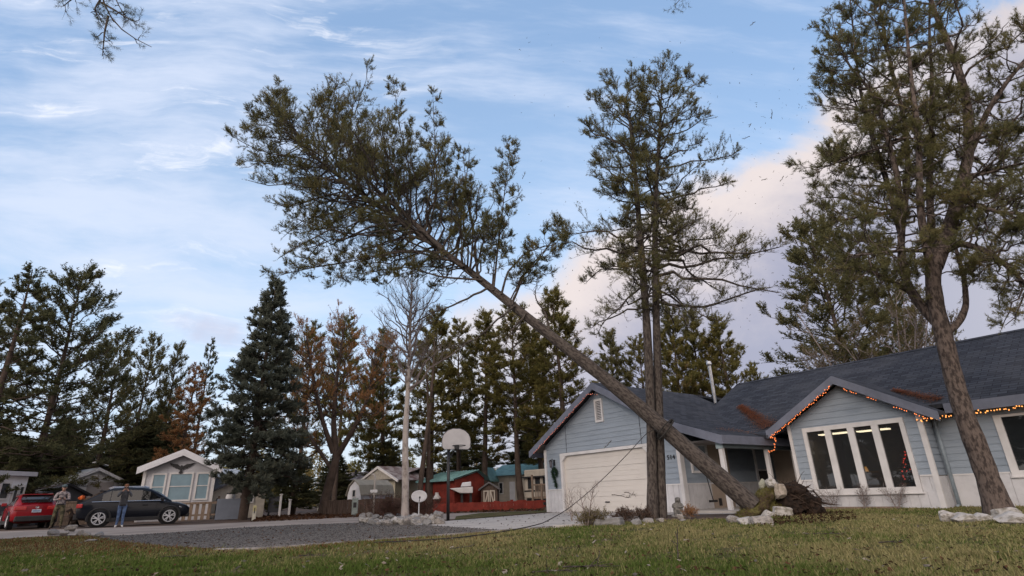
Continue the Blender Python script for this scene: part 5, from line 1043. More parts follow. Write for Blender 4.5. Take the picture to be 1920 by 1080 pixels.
a_ = atY(700, 960, 30.5); sp_ = thing('standpipe', 'pale standpipe with a bent top before the barn-roofed shed', 'pipe', (a_[0], a_[1], 0), .1); zt = hz(699, 890, 30.5); k = MB(); k.tube([(0, 0, 0), (0, 0, zt*.8), (0, 0, zt*.93), (-.07, 0, zt), (-.2, 0, zt*1.01)], .055, 8); k.build('pipe', M_conc, sp_, smooth=True); k = MB(); k.box(-.2, -.08, zt*.55, .16, .08, zt*.62); k.build('bracket', M_galv, sp_)
# red shed, grey gambrel, cross-door shed, trailers, red fence
A = atY(795, 940, 38.5); 
loc, w, rz = span(792, 38.6, 852, 36.5); ze, zp = hz(815, 899, 37.8), hz(830, 885, 39)
rs = thing('shed', 'barn-red shed with a teal metal roof behind the basketball pole', 'shed', loc, rz)
k = MB(); k.prism([(0, 0, 0), (0, 2.6, 0), (0, 2.6, ze), (0, 1.9, zp-.05), (0, 0, ze)], (w, 0, 0)); k.build('wall', M_red, rs)
k = MB(); k.add([(-.3, -.3, ze-.06), (w+.25, -.3, ze-.06), (w+.25, 1.9, zp), (-.3, 1.9, zp), (w+.25, 2.9, ze-.06), (-.3, 2.9, ze-.06)], [(0, 1, 2, 3), (3, 2, 4, 5)]); k.add([(-.3, -.3, ze-.14), (w+.25, -.3, ze-.14), (w+.25, 1.9, zp-.08), (-.3, 1.9, zp-.08), (w+.25, 2.9, ze-.14), (-.3, 2.9, ze-.14)], [(3, 2, 1, 0), (5, 4, 2, 3)])
for i in range(14): x = -.3+(w+.55)*i/13; k.add([(x-.02, -.3, ze-.055), (x+.02, -.3, ze-.055), (x+.02, 1.9, zp+.005), (x-.02, 1.9, zp+.005), (x, -.3, ze-.02), (x, 1.9, zp+.04)], [(0, 4, 5, 3), (4, 1, 2, 5)])
k.build('roof', M_teal, rs); k = MB(); k.box(-.34, -.33, ze-.16, w+.27, -.3, ze-.05); k.build('fascia', M_teal, rs)
wv = Vector((math.cos(rz), math.sin(rz), 0)); nv = Vector((math.sin(rz), -math.cos(rz), 0)); p_ = Vector(loc)+wv*(w*.52)+nv*.02
vc = thing('vent_hood', 'white domed vent hood on the red shed wall', 'vent', (p_.x, p_.y, hz(824, 936, 37.2)), rz); k = MB(); k.tube([(0, -.12, 0), (0, -.12, .1), (0, -.12, .22), (0, -.12, .34)], [.29, .27, .15, .11], 14); k.build('hood', M_trim, vc, smooth=True); k = MB(); k.tube([(0, -.12, .34), (0, -.12, .40)], .13, 12); k.build('cap', M_trim, vc)
loc, w, rz = span(862, 40, 904, 40.5); gs = thing('shed', 'grey round-shouldered shed between the red shed and the cross-door shed', 'shed', loc, rz); zt = hz(880, 904, 40)
k = MB(); k.prism([(0, 0, 0), (w, 0, 0), (w, 0, zt*.55), (w*.85, 0, zt*.85), (w*.5, 0, zt), (w*.15, 0, zt*.85), (0, 0, zt*.55)], (0, 4, 0)); k.build('wall', mat('grey_brown_boards', (.17, .155, .15), .9, .2, 3), gs); k = MB()
for (x0, z0), (x1, z1) in zip([(w+.1, zt*.53), (w*.87, zt*.88), (w*.5, zt*1.04), (w*.13, zt*.88), (-.1, zt*.53)], [(w*.87, zt*.88), (w*.5, zt*1.04), (w*.13, zt*.88), (-.1, zt*.53)]): k.prism([(x0, -.15, z0), (x1, -.15, z1), (x1, -.15, z1+.06), (x0, -.15, z0+.06)], (0, 4.3, 0))
k.build('roof', M_roofgrey, gs)
wp = thing('boat', 'white covered boat bow sticking out above the red fence beside the red shed', 'boat', tuple(atY(853, 915, 36)*np.array([1, 1, 0])+np.array([0, 0, hz(855, 916, 36)-.3])), .1); k = MB(); k.prism([(-.35, 0, .32), (1.1, 0, .38), (1.1, 0, .0), (.3, 0, .02)], (0, 1.0, 0)); k.build('hull', M_trim, wp, bev=.04); k = MB(); k.prism([(.35, .1, .39), (1.0, .1, .41), (1.0, .1, .68), (.45, .1, .64)], (0, .7, 0)); k.build('cabin_top', M_whitesid, wp, bev=.04); k = MB(); k.box(.35, .3, -1.2, .5, .6, 0.01); k.box(.9, .3, -1.2, 1.05, .6, 0.01); k.build('cradle', M_iron, wp)
loc, w, rz = span(902, 37, 933, 37); cs = thing('shed', 'small dark shed with pale crossed double doors right behind the red fence', 'shed', loc, rz); ze, zp = hz(905, 917, 37), hz(917, 906, 37)
gable(cs, w, 3, ze, zp, M_darkwood, M_roofgrey, None, over=.15, lap_=False)
for x0, x1, sgn in ((w*.15, w*.48, 1), (w*.52, w*.85, -1)):
    k = MB(); k.box(x0, -.04, .1, x1, -.013, ze*.92); d = k.build('door', M_darkwood, cs); k = MB(); t_ = .07
    k.box(x0, -.06, .1, x0+t_, -.04, ze*.92); k.box(x1-t_, -.06, .1, x1, -.04, ze*.92); k.box(x0+t_, -.06, .1, x1-t_, -.04, .1+t_); k.box(x0+t_, -.06, ze*.92-t_, x1-t_, -.04, ze*.92)
    za, zb = (.15, ze*.9) if sgn > 0 else (ze*.9, .15); k.prism([(x0+.02, -.055, za), (x1-.08, -.055, zb-.03), (x1-.02, -.055, zb+.03), (x0+.08, -.055, za+.06)] if sgn < 0 else [(x0+.08, -.055, za-.05), (x1-.02, -.055, zb-.05), (x1-.08, -.055, zb), (x0+.02, -.055, za)], (0, .014, 0)); k.build('brace', M_bone, d)
loc, w, rz = span(926, 44, 1000, 42.5); t2 = thing('trailer', 'beige mobile home with a teal roof and a pale door behind the red fence', 'trailer', loc, rz); zt = hz(965, 890, 43)
k = MB(); k.box(0, 0, 0, w, 4, zt); k.build('wall', M_bone, t2); k = MB(); k.prism([(-.3, -.3, zt-.02), (-.3, 4.3, zt-.02), (-.3, 2, zt+.85)], (w+.6, 0, 0)); k.build('roof', M_teal, t2)
k = MB(); k.box(w*.42, -.04, .3, w*.56, -.01, zt*.78); k.build('door', M_whitesid, t2); window(t2, w*.16, w*.24, zt*.42, zt*.75, M_glassd, fr=.07)
k = MB(); k.prism([(w*-.12, -1.2, zt*.86), (w*.10, -1.2, zt*.86), (w*-.01, -1.2, zt*1.17)], (0, 1.3, 0)); k.build('porch_gable', M_shedgrey, t2)
for a, c in (((w*-.17, zt*.80), (w*-.01, zt*1.22)), ((w*-.01, zt*1.22), (w*.15, zt*.80))): k = MB(); k.prism([(a[0], -1.3, a[1]), (c[0], -1.3, c[1]), (c[0], -1.3, c[1]+.12), (a[0], -1.3, a[1]+.12)], (0, 1.4, 0)); k.build('porch_rake', M_teal, t2)
loc, w, rz = span(984, 38, 1050, 36); rv = thing('travel_trailer', 'white travel trailer with dark windows beside the garage corner', 'trailer', loc, rz); zt = hz(1010, 880, 37.5)
k = MB(); k.box(0, 0, .5, w, 2.4, zt); k.build('wall', M_bone, rv, bev=.08); k = MB(); k.box(.1, .1, 0.05, w-.1, 2.3, .5); k.build('underbody', M_dark, rv); k = MB(); k.box(-.05, -.25, zt-.5, w, -.01, zt-.42); k.build('awning_rail', M_iron, rv)
window(rv, w*.14, w*.24, zt*.5, zt*.78, M_glassd, fr=.04, mfr=M_iron); window(rv, w*.36, w*.46, zt*.45, zt*.80, M_glassd, fr=.04, mfr=M_iron); window(rv, w*.58, w*.66, zt*.4, zt*.8, M_glassd, fr=.04, mfr=M_iron)
k = MB(); k.box(0, -.015, zt*.40, w, -.002, zt*.44); k.build('stripe', M_iron, rv)
loc, w, rz = span(998, 34.5, 1034, 34); dk = thing('deck', 'brown timber deck with a baluster railing and steps by the travel trailer', 'deck', loc, rz); zd, zt = hz(1010, 931, 34), hz(1010, 908, 34)
k = MB(); k.box(0, 0, zd-.12, w, 1.6, zd); k.build('platform', M_wood, dk)
for x in (0, w*.48, w-.1):
    k = MB(); k.box(x, -.06, 0, x+.1, .04, zt+.55 if x == 0 else zt+.05); k.build('post', M_wood, dk)
k = MB(); k.box(.1, -.05, zt-.06, w-.1, .03, zt+.02); k.build('handrail', M_wood, dk)
for i in range(9): k = MB(); x = .22+i*(w-.4)/9; k.box(x, -.02, zd, x+.04, .02, zt-.06); k.build('baluster', M_wood, dk)
rail_fence('board_fence', 'low barn-red board fence between the red shed and the garage corner', 812, 29.0, 1022, 29.6, hz(930, 940.5, 29.3), .16, .006, M_red, 5, rail=False)
a_ = gnd(760, 952); 
# ================================================================ basketball hoop, dish
a_ = gnd(840, 976); YB = a_[1]
bh = thing('basketball_hoop', 'basketball hoop with a white fan-shaped backboard on a black pole by the concrete drive', 'basketball hoop', (a_[0], a_[1], 0), .42); zt = hz(843, 842, YB)
k = MB(); k.tube([(0, 0, -.02), (0, 0, zt+.12)], .052, 10); k.build('pole', M_black, bh, smooth=True)
zc = hz(856, 824, YB); bx, by = .18, -.30
k = MB(); hw, hh = .51, .345; P5 = [(-hw*.82, -hh), (hw*.82, -hh), (hw*.97, -hh*.8), (hw, -hh*.3), (hw*.97, .05), (hw*.86, hh*.48), (hw*.6, hh*.82), (hw*.25, hh), (-hw*.25, hh), (-hw*.6, hh*.82), (-hw*.86, hh*.48), (-hw*.97, .05), (-hw, -hh*.3), (-hw*.97, -hh*.8)]
k.prism([(bx+x, by, zc+z) for x, z in P5], (0, .035, 0)); k.build('backboard', mat('backboard_white', (.47, .465, .48), .55, .08, 3), bh)
k = MB(); k.tube([(bx+x, by-.004, zc+z) for x, z in P5+[P5[0]]], .012, 5, cap=False); k.build('rim_edge', M_iron, bh)
k = MB(); k.tube([(0, 0, zt-.1), (bx, by+.05, zc-.1)], .022, 6); k.tube([(0, 0, zt+.1), (bx, by+.05, zc+.12)], .022, 6); k.tube([(0, 0, zt-.35), (bx, by+.05, zc-.3)], .022, 6); k.build('arm', M_black, bh)
k = MB(); rc = (bx, by-.28, zc-hh+.10); k.tube([(rc[0]+.215*math.cos(t*math.pi/12), rc[1]+.215*math.sin(t*math.pi/12), rc[2]) for t in range(25)], .012, 6, cap=False); k.box(bx-.07, by-.08, rc[2]-.09, bx+.07, by, rc[2]+.03); k.build('rim', M_black, bh)
a_ = atY(785, 970, 21.5); dsh = thing('satellite_dish', 'pale oval satellite dish on a thin post among the rocks by the birch', 'satellite dish', (a_[0], a_[1], 0), .15); zt = hz(785, 931, 21.5)
k = MB(); k.tube([(0, 0, 0), (0, .05, zt)], .022, 8); k.build('post', M_galv, dsh)
k = MB(); vs = [(0, 0.02, 0)]; fs = []
for j in range(1, 5):
    for i in range(24): r = j/4; vs.append((.285*r*math.cos(i*math.pi/12), .02-.06*r*r, .215*r*math.sin(i*math.pi/12)))
fs = [(0, 1+i, 1+(i+1) % 24) for i in range(24)]+[(1+j*24+i, 1+(j+1)*24+i, 1+(j+1)*24+(i+1) % 24, 1+j*24+(i+1) % 24) for j in range(3) for i in range(24)]
k.add([Matrix.Rotation(-.3, 3, 'X') @ Vector(v_) for v_ in vs], fs); o = k.build('reflector', M_white, dsh, smooth=True); o.location = (0, -.03, zt); sm = o.modifiers.new('solid', 'SOLIDIFY'); sm.thickness = .012
k = MB(); k.tube([(0, -.02, zt-.22), (.03, -.34, zt-.05)], .012, 6); k.box(0, -.40, zt-.07, .06, -.32, zt+.0); k.build('feed_arm', M_iron, dsh)
# ================================================================ vehicles
def paint(name, col):
    M = mat(name, col, .28, .04, 2, spec=.15); M.node_tree.nodes['Principled BSDF'].inputs['Coat Weight'].default_value = .18; M.node_tree.nodes['Principled BSDF'].inputs['Coat Roughness'].default_value = .06; return M
M_tyre = mat('tyre_rubber', (.022, .022, .023), .85); M_rim = mat('alloy_rim', (.52, .53, .56), .35, .05, 4, metal=.15); M_clad = mat('black_cladding', (.028, .028, .030), .6); M_carglass = glass_mat('car_glass', (.012, .014, .016), clear=.25)
M_chrome = mat('chrome_strip', (.6, .6, .62), .2, .05, 4, metal=.9); M_tail = mat('tail_light_red', (.45, .02, .02), .2, .1, 6, spec=.6); M_head = mat('headlight_glass', (.55, .57, .6), .1, .05, 5, spec=.7)
def car(name, label, loc, rz, pm, L=4.45, Wd=1.84, Hh=1.55, wb=2.68, plate=False):
    t = thing(name, label, 'car', loc, rz); hw = Wd/2; xr, xf = -L/2, L/2; wr = .345
    # stations: x, bottom, waist height, half-width
    S = [(xr, .42, .98, .78), (xr+.06, .34, 1.02, .86), (xr+.25, .30, 1.04, .95), (xr+.7, .24, 1.03, 1.0), (-.9, .22, 1.02, 1.0), (0, .22, 1.0, 1.0), (.9, .22, .99, 1.0), (1.25, .23, .98, .99), (xf-.45, .26, .90, .95), (xf-.15, .30, .80, .86), (xf, .38, .68, .72)]
    k = MB(); rows = []
    for x, zb, zw, f in S:
        w_ = hw*f; rows.append([(x, 0, zb), (x, w_*.80, zb), (x, w_*.96, zb+.08), (x, w_, zb+(zw-zb)*.45), (x, w_*.985, zb+(zw-zb)*.75), (x, w_*.94, zw-.03), (x, w_*.84, zw), (x, 0, zw+.03)])
    vs = [p for r in rows for p in r]+[(p[0], -p[1], p[2]) for r in rows for p in r]; n = 8; h_ = len(rows)*n; fs = []
    for i in range(len(rows)-1):
        for j in range(n-1): a = i*n+j; fs += [(a, a+n, a+n+1, a+1), (h_+a, h_+a+1, h_+a+n+1, h_+a+n)]
    fs += [tuple(range(n))+tuple(h_+j for j in range(n-2, 0, -1)), tuple(((len(rows)-1)*n+j) for j in range(n))[::-1]+tuple(h_+(len(rows)-1)*n+j for j in range(1, n-1))]
    k.add(vs, fs); k.build('body', pm, t, smooth=True, bev=.01)
    # cabin
    C = [(xr+.12, 1.00, 1.03, .80, .70), (xr+.48, 1.0, 1.24, .88, .76), (xr+.84, 1.0, 1.44, .90, .72), (xr+1.15, .98, Hh-.03, .91, .70), (-.4, .98, Hh, .91, .70), (.15, .98, Hh-.02, .91, .69), (.48, .98, Hh-.09, .91, .68), (.95, .98, 1.26, .90, .72), (1.38, .97, .985, .86, .78)]
    def cs(i, f):                      # point on the cabin side, f = 0 waist .. 1 roof
        x, z0, z1, a, c = C[i]; return Vector((x, hw*(a+(c-a)*f), z0+(z1-z0)*f))
    k = MB(); n = 5; rows = [[cs(i, 0), cs(i, .5), cs(i, .93), Vector((C[i][0], hw*C[i][4]*.86, C[i][2]+.02)), Vector((C[i][0], 0, C[i][2]+.045))] for i in range(len(C))]
    vs = [p for r in rows for p in r]+[Vector((p.x, -p.y, p.z)) for r in rows for p in r]; h_ = len(rows)*n; fs = []
    for i in range(len(rows)-1):
        for j in range(n-1): a = i*n+j; fs += [(a, a+n, a+n+1, a+1), (h_+a, h_+a+1, h_+a+n+1, h_+a+n)]
    k.add(vs, fs); k.build('cabin', pm, t, smooth=True)
    def sidewin(seq, f0, f1, sgn):
        P = [cs(i, f0) for i in seq]; Q = [cs(i, f1 if C[i][2] > 1.3 else .55) for i in seq]; k = MB(); off = Vector((0, .006, .0))
        pts = [p+off for p in P]+[p+off for p in Q]; m_ = len(seq); k.add([(p.x, sgn*p.y, p.z) for p in pts], [(i, i+1, m_+i+1, m_+i) for i in range(m_-1)]); return k
    for sgn in (-1, 1):
        for seq in ((2, 3), (3, 4), (4, 5, 6, 7)):
            kk = sidewin(seq, .10, .86, sgn); 
            # shrink a little so that pillars show
            c_ = sum((Vector(v_) for v_ in kk.v), Vector())/len(kk.v); kk.v = [tuple(c_+Vector(((Vector(v_)-c_).x*.94, (Vector(v_)-c_).y*.98, (Vector(v_)-c_).z*.96))+Vector((0, sgn*.004, 0))) for v_ in kk.v]; kk.build('side_window', M_carglass, t)
        k = MB(); k.tube([(xr+.5, sgn*(hw*.93), 1.035), (0, sgn*(hw*.93), 1.03), (1.1, sgn*hw*.92, 1.02)], .016, 5); k.build('belt_strip', M_chrome, t)
        k = MB(); k.tube([(xr+1.0, sgn*hw*.66, Hh-.02), (xr+1.15, sgn*hw*.66, Hh+.04), (.2, sgn*hw*.66, Hh+.05), (.4, sgn*hw*.66, Hh-.0)], .018, 6); k.build('roof_rail', M_chrome, t)
        k = MB(); k.box(-1.0, sgn*hw*.97, .2, .95, sgn*hw*1.005, .36); k.build('sill_cladding', M_clad, t, bev=.01)
        k = MB(); k.box(.92, sgn*(hw*.93), 1.02, 1.06, sgn*(hw*.93+.20), 1.17); k.build('mirror', pm, t, bev=.03)
        for x in (-.55, .35): k = MB(); k.box(x-.11, sgn*(hw*.985), .84, x+.11, sgn*(hw*.985+.035), .875); k.build('door_handle', pm, t, bev=.008)
        for x in (-.30, .80): k = MB(); k.box(x-.006, sgn*hw*.975, .4, x+.006, sgn*hw*1.006, .97); k.build('door_seam', M_dark, t)
        k = MB(); k.prism([(xf-.50, sgn*hw*.80, .80), (xf-.12, sgn*hw*.62, .72), (xf-.10, sgn*hw*.64, .62), (xf-.45, sgn*hw*.92, .70)], (.02, sgn*.06, .02)); k.build('headlight', M_head, t, bev=.01)
        k = MB(); k.box(xr-.02, sgn*hw*.42, .80, xr+.20, sgn*hw*.925, .97); k.build('tail_light', M_tail, t, bev=.03)
        for wx in (wb/2+.03, -wb/2+.03):
            k = MB(); k.tube([(wx+(wr+.075)*math.cos(a), sgn*(hw*.985), wr+(wr+.075)*math.sin(a)) for a in np.linspace(-.25, math.pi+.25, 17)], .045, 6); k.build('wheel_arch', M_clad, t)
            k = MB(); k.disc((wx, sgn*(hw*.85), wr+.01), wr+.07, (0, 1, 0), 24, .20); k.build('wheel_well', M_dark, t)
            k = MB(); ring = [(wx+(wr-.075)*math.cos(a), sgn*(hw-.10), wr+(wr-.075)*math.sin(a)) for a in np.linspace(0, 2*math.pi, 25)]; k.tube(ring, .10, 10, cap=False)
            vsn = []
            for v_ in k.v:
                r = Vector((v_[0]-wx, 0, v_[2]-wr)); l = min(r.length, wr) if r.length > 0 else 1; r = r.normalized()*l; vsn.append((wx+r.x, v_[1], wr+r.z))
            k.v = vsn; wh = k.build('wheel', M_tyre, t, smooth=True)
            k = MB(); yy = sgn*(hw-.012); k.tube([(wx+(wr-.105)*math.cos(a), yy, wr+(wr-.105)*math.sin(a)) for a in np.linspace(0, 2*math.pi, 25)], .022, 6, cap=False); k.disc((wx, yy, wr), .055, (0, 1, 0), 12, .03)
            for i in range(5):
                for dlt in (-.11, .11):
                    a = i*2*math.pi/5+.3+dlt; k.tube([(wx+.05*math.cos(a), yy, wr+.05*math.sin(a)), (wx+(wr-.10)*math.cos(a+dlt*.8), yy, wr+(wr-.10)*math.sin(a+dlt*.8))], .024, 5)
            k.build('rim', M_rim, wh); k = MB(); k.disc((wx, sgn*(hw-.05), wr), wr-.1, (0, 1, 0), 20, .02); k.build('brake_disc', M_dark, wh)
    k = MB(); k.add([cs(7, .12)+Vector((.02, 0, .02)), cs(6, .8)+Vector((.03, 0, .03)), Vector((C[6][0]+.03, 0, C[6][2]+.03)), Vector((C[7][0]+.03, 0, C[7][2]+.06)), Vector((cs(6, .8).x+.03, -cs(6, .8).y, cs(6, .8).z+.03)), Vector((cs(7, .12).x+.02, -cs(7, .12).y, cs(7, .12).z+.02)), Vector((C[8][0]-.05, -hw*.72, 1.03)), Vector((C[8][0]-.05, hw*.72, 1.03))], [(7, 0, 1, 2, 3), (6, 3, 2, 4, 5), (7, 3, 6)]); k.build('windscreen', M_carglass, t)
    k = MB(); k.add([(C[0][0]+.06, hw*.66, 1.10), (C[0][0]+.06, -hw*.66, 1.10), (C[1][0]-.02, -hw*.70, 1.24), (C[2][0]-.03, -hw*.64, 1.44), (C[2][0]-.03, hw*.64, 1.44), (C[1][0]-.02, hw*.70, 1.24)], [(0, 1, 2, 5), (5, 2, 3, 4)]); k.v = [(x-.05, y, z+.03) for x, y, z in k.v]; k.build('rear_window', M_carglass, t)
    k = MB(); k.box(C[2][0]-.16, -hw*.66, 1.475, C[2][0]+.3, hw*.66, 1.515); k.build('spoiler', pm, t, bev=.01)
    k = MB(); k.box(xr-.05, -hw*.82, .32, xr+.16, hw*.82, .56); k.build('rear_bumper', M_clad, t, bev=.04); k = MB(); k.box(xf-.2, -hw*.74, .28, xf+.03, hw*.74, .46); k.build('front_bumper', M_clad, t, bev=.04)
    if plate:
        k = MB(); k.box(xr-.035, -.17, .70, xr-.01, .17, .83); pl_ = k.build('number_plate', mat('number_plate_white', (.45, .50, .60), .5), t); k = MB(); k.box(xr-.04, -.13, .745, xr-.035, .13, .785); k.build('plate_band', mat('plate_blue', (.16, .22, .36), .5), pl_)
        k = MB(); k.tube([(xr-.012, .06*math.cos(a), .915+.04*math.sin(a)) for a in np.linspace(0, 6.283, 15)], .009, 5, cap=False); k.tube([(xr-.015, -.055, .935), (xr-.015, 0, .895), (xr-.015, .055, .935)], .009, 5); k.build('emblem', M_chrome, t)
    return t
ra_ = atY(180, 985, 25.8); ra_[2] = 0; fa_ = ra_+2.66*np.array([.84, .543, 0]); cdir = fa_-ra_; mid = (ra_+fa_)/2; nrm = np.array([-cdir[1], cdir[0], 0])/np.linalg.norm(cdir); mid = mid+nrm*.86
wbl = np.linalg.norm(cdir[:2]); car('car', 'black sport utility car parked side-on with silver wheels before the gabled cabin', (mid[0], mid[1], 0), math.atan2(cdir[1], cdir[0]), paint('black_car_paint', (.008, .010, .016)), L=4.32, Hh=1.61, wb=wbl)
r0c = gnd(57, 991.3); az_ = math.atan2(r0c[0], r0c[1]); dd = np.array([math.sin(az_-.12), math.cos(az_-.12)]); ctr = r0c[:2]+dd*1.7
car('car', 'red sport utility car seen from behind with a pale number plate, beside the man', (ctr[0], ctr[1], 0), math.atan2(dd[1], dd[0]), paint('red_car_paint', (.22, .008, .014)), L=4.3, Wd=1.76, Hh=1.5, wb=2.6, plate=True)
# ================================================================ people and the dog
def skin(name, V, E_, parent, mats, pick, sub=2, root=0, loc=None):
    me = bpy.data.meshes.new(name); me.from_pydata([v_[:3] for v_ in V], E_, []); o = bpy.data.objects.new(name, me); COL.objects.link(o)
    sk = o.modifiers.new('skin', 'SKIN'); sk.use_smooth_shade = True
    lay = me.skin_vertices[0].data
    for i, v_ in enumerate(V): r = v_[3]; lay[i].radius = (r, v_[4] if len(v_) > 4 else r); lay[i].use_root = (i == root)
    o.modifiers.new('sub', 'SUBSURF').levels = sub
    dg = bpy.context.evaluated_depsgraph_get(); m2 = bpy.data.meshes.new_from_object(o.evaluated_get(dg)); bpy.data.objects.remove(o); bpy.data.meshes.remove(me)
    for q in mats: m2.materials.append(q)
    for p in m2.polygons: p.material_index = pick(p.center); p.use_smooth = True
    m2.name = name; return link(name, m2, parent, loc=loc)
def body(wl, wr_, eln, ers, stance=.10, step=0.0, headfwd=-.02, look=0.0, build=1.0):
    b = build; V = [(0, 0, .96, .135*b, .105*b), (0, 0, 1.12, .128*b, .10*b), (0, -.01, 1.30, .158*b, .11*b), (0, 0, 1.43, .125*b, .085*b), (0, headfwd*.5, 1.51, .052, .052), (0, headfwd, 1.58, .066, .075), (0, headfwd-.005, 1.66, .078, .092), (0, headfwd, 1.725, .058, .07), (0, headfwd-.11, 1.60, .018, .018)]
    E_ = [(0, 1), (1, 2), (2, 3), (3, 4), (4, 5), (5, 6), (6, 7), (5, 8)]
    for sgn, el, wr in ((-1, eln, wl), (1, ers, wr_)):
        i = len(V); V += [(sgn*.175*b, 0, 1.41, .062*b), (*el, .048*b), (*wr, .034)]; E_ += [(3, i), (i, i+1), (i+1, i+2)]
        d = (Vector(wr)-Vector(el)).normalized(); s_ = d.cross(Vector((0, 0, 1))).normalized(); u_ = s_.cross(d); pm_ = Vector(wr)+d*.075; V.append((*pm_, .034, .018)); E_.append((i+2, i+3))
        for j, (o_, l_) in enumerate(((-.030, .062), (-.011, .074), (.011, .070), (.029, .054))):
            q = pm_+d*.035+s_*o_; k_ = len(V); V += [(*q, .010), (*(q+d*l_*.5-u_*.008*sgn), .009), (*(q+d*l_-u_*.028), .007)]; E_ += [(i+3, k_), (k_, k_+1), (k_+1, k_+2)]
        q = Vector(wr)+d*.03-s_*.036*sgn; k_ = len(V); V += [(*q, .012), (*(q+d*.03-s_*.022*sgn-u_*.01), .010), (*(q+d*.055-s_*.02*sgn-u_*.02), .008)]; E_ += [(i+2, k_), (k_, k_+1), (k_+1, k_+2)]
        i = len(V); V += [(sgn*.095, 0, .90, .098*b), (sgn*(stance), -.02-step*sgn*.5, .50, .066*b), (sgn*(stance+.02), .0-step*sgn, .10, .046), (sgn*(stance+.035), -.04-step*sgn, .045, .045, .04), (sgn*(stance+.05), -.17-step*sgn, .035, .04, .03)]; E_ += [(0, i), (i, i+1), (i+1, i+2), (i+2, i+3), (i+3, i+4)]
    return V, E_
def cloth(name, c1, c2, sc, band=(.45, .55)): return mat(name, c1, .9, .3, sc, col2=c2, detail=2, band=band)
M_skin = mat('skin', (.42, .25, .19), .6, .08, 6)
mp = gnd(103, 991)
mn = thing('person', 'man in a plaid shirt and camouflage trousers looking down at the phone in his hands', 'person', (mp[0], mp[1], 0), R_(36)); mn.scale = (1.03,)*3
V, E_ = body((-.02, -.30, 1.20), (.05, -.31, 1.19), (-.27, -.10, 1.14), (.27, -.10, 1.14), stance=.14, headfwd=-.07, build=1.1)
skin('body', V, E_, mn, [M_skin, cloth('plaid_shirt', (.34, .30, .30), (.13, .115, .13), 16), cloth('camouflage_cloth', (.15, .135, .085), (.055, .055, .035), 9), mat('brown_boots', (.07, .05, .035), .8)],
     lambda c: 3 if c.z < .13 else 2 if c.z < .95 and abs(c.y) < .3 else 0 if (c.z > 1.50 or (c.y < -.27 and c.z > .9)) else 1)
k = MB(); k.ball((0, -.07, 1.705), (.098, .112, .085), 14, 8); k.build('cap_crown', mat('teal_grey_cap', (.10, .14, .15), .9), mn, smooth=True); k = MB(); k.prism([(-.075, -.16, 1.70), (.075, -.16, 1.70), (.055, -.26, 1.675), (-.055, -.26, 1.675)], (0, 0, .012)); k.build('cap_peak', M_iron, mn, bev=.004)
for sx in (-1, 1): k = MB(); k.ball((sx*.03, -.152, 1.645), .010, 6, 4); k.build('eye', M_dark, mn); k = MB(); k.ball((sx*.080, -.065, 1.64), (.012, .022, .032), 6, 4); k.build('ear', M_skin, mn)
k = MB(); k.box(-.14, -.17, .94, .14, .13, .99); k.build('belt', M_black, mn, bev=.03)
mrot = Matrix.Rotation(R_(36), 3, 'Z'); pp = Vector((mp[0], mp[1], 0))+mrot @ Vector((.015, -.42, 1.25))
ph = thing('phone', 'black phone held in both hands by the man in the plaid shirt', 'phone', pp, R_(36)); k = MB(); k.box(-.075, -.004, -.037, .075, .004, .037); k.build('case', M_black, ph, bev=.003); k = MB(); k.box(-.068, .0042, -.032, .068, .0052, .032); k.build('screen', M_glassd, ph)
wp_ = gnd(222, 989); wm = thing('person', 'woman in a dark jacket and blue jeans holding a phone up to her face', 'person', (wp_[0], wp_[1], 0), R_(34)); wm.scale = (.95, .95, .96)
V, E_ = body((-.055, -.22, 1.52), (.055, -.22, 1.52), (-.25, -.17, 1.25), (.25, -.17, 1.25), stance=.085, step=.05, headfwd=0, build=1.0)
skin('body', V, E_, wm, [M_skin, cloth('dark_grey_jacket', (.085, .088, .10), (.05, .052, .06), 5), cloth('blue_denim', (.11, .17, .30), (.07, .11, .21), 6), mat('white_shoes', (.6, .58, .56), .7)],
     lambda c: 3 if c.z < .10 else 2 if c.z < .90 else 0 if (c.z > 1.505 or (c.y < -.20 and c.z > 1.46)) else 1)
k = MB(); k.ball((0, .018, 1.685), (.092, .105, .088), 14, 8); k.ball((0, .05, 1.585), (.088, .065, .12), 12, 8); k.build('hair', mat('auburn_hair', (.20, .085, .04), .7, .3, 20, stretch=(6, 6, 1)), wm, smooth=True)
for sx in (-1, 1): k = MB(); k.ball((sx*.03, -.09, 1.655), .010, 6, 4); k.build('eye', M_dark, wm)
k = MB(); k.tube([(0, 0, .86), (0, 0, .93)], [.165, .15], 14); o = k.build('jacket_hem', mat('dark_hem', (.03, .03, .034), .9), wm, smooth=True); o.scale = (1, .8, 1)
pp = Vector((wp_[0], wp_[1], 0))+Matrix.Rotation(R_(34), 3, 'Z') @ Vector((0, -.245, 1.54)); ph = thing('phone', 'dark phone held up before the face of the woman in jeans', 'phone', pp, R_(34)); k = MB(); k.box(-.075, -.005, -.037, .075, .005, .037); k.build('case', M_black, ph, bev=.003); k = MB(); k.box(-.068, .0052, -.032, .068, .0062, .032); k.build('screen', M_glassd, ph)
dp = gnd(130, 990); dg_ = thing('dog', 'dark brown dog sitting beside the man with its head turned to him', 'dog', (dp[0], dp[1], 0), R_(36)); dg_.scale = (1.12,)*3
V = [(.16, 0, .15, .12), (.12, 0, .26, .135), (.03, 0, .38, .125), (-.04, 0, .48, .10), (-.07, 0, .56, .075), (-.09, 0, .645, .078), (-.17, -.02, .63, .048), (-.235, -.03, .615, .033)]; E_ = [(i, i+1) for i in range(7)]
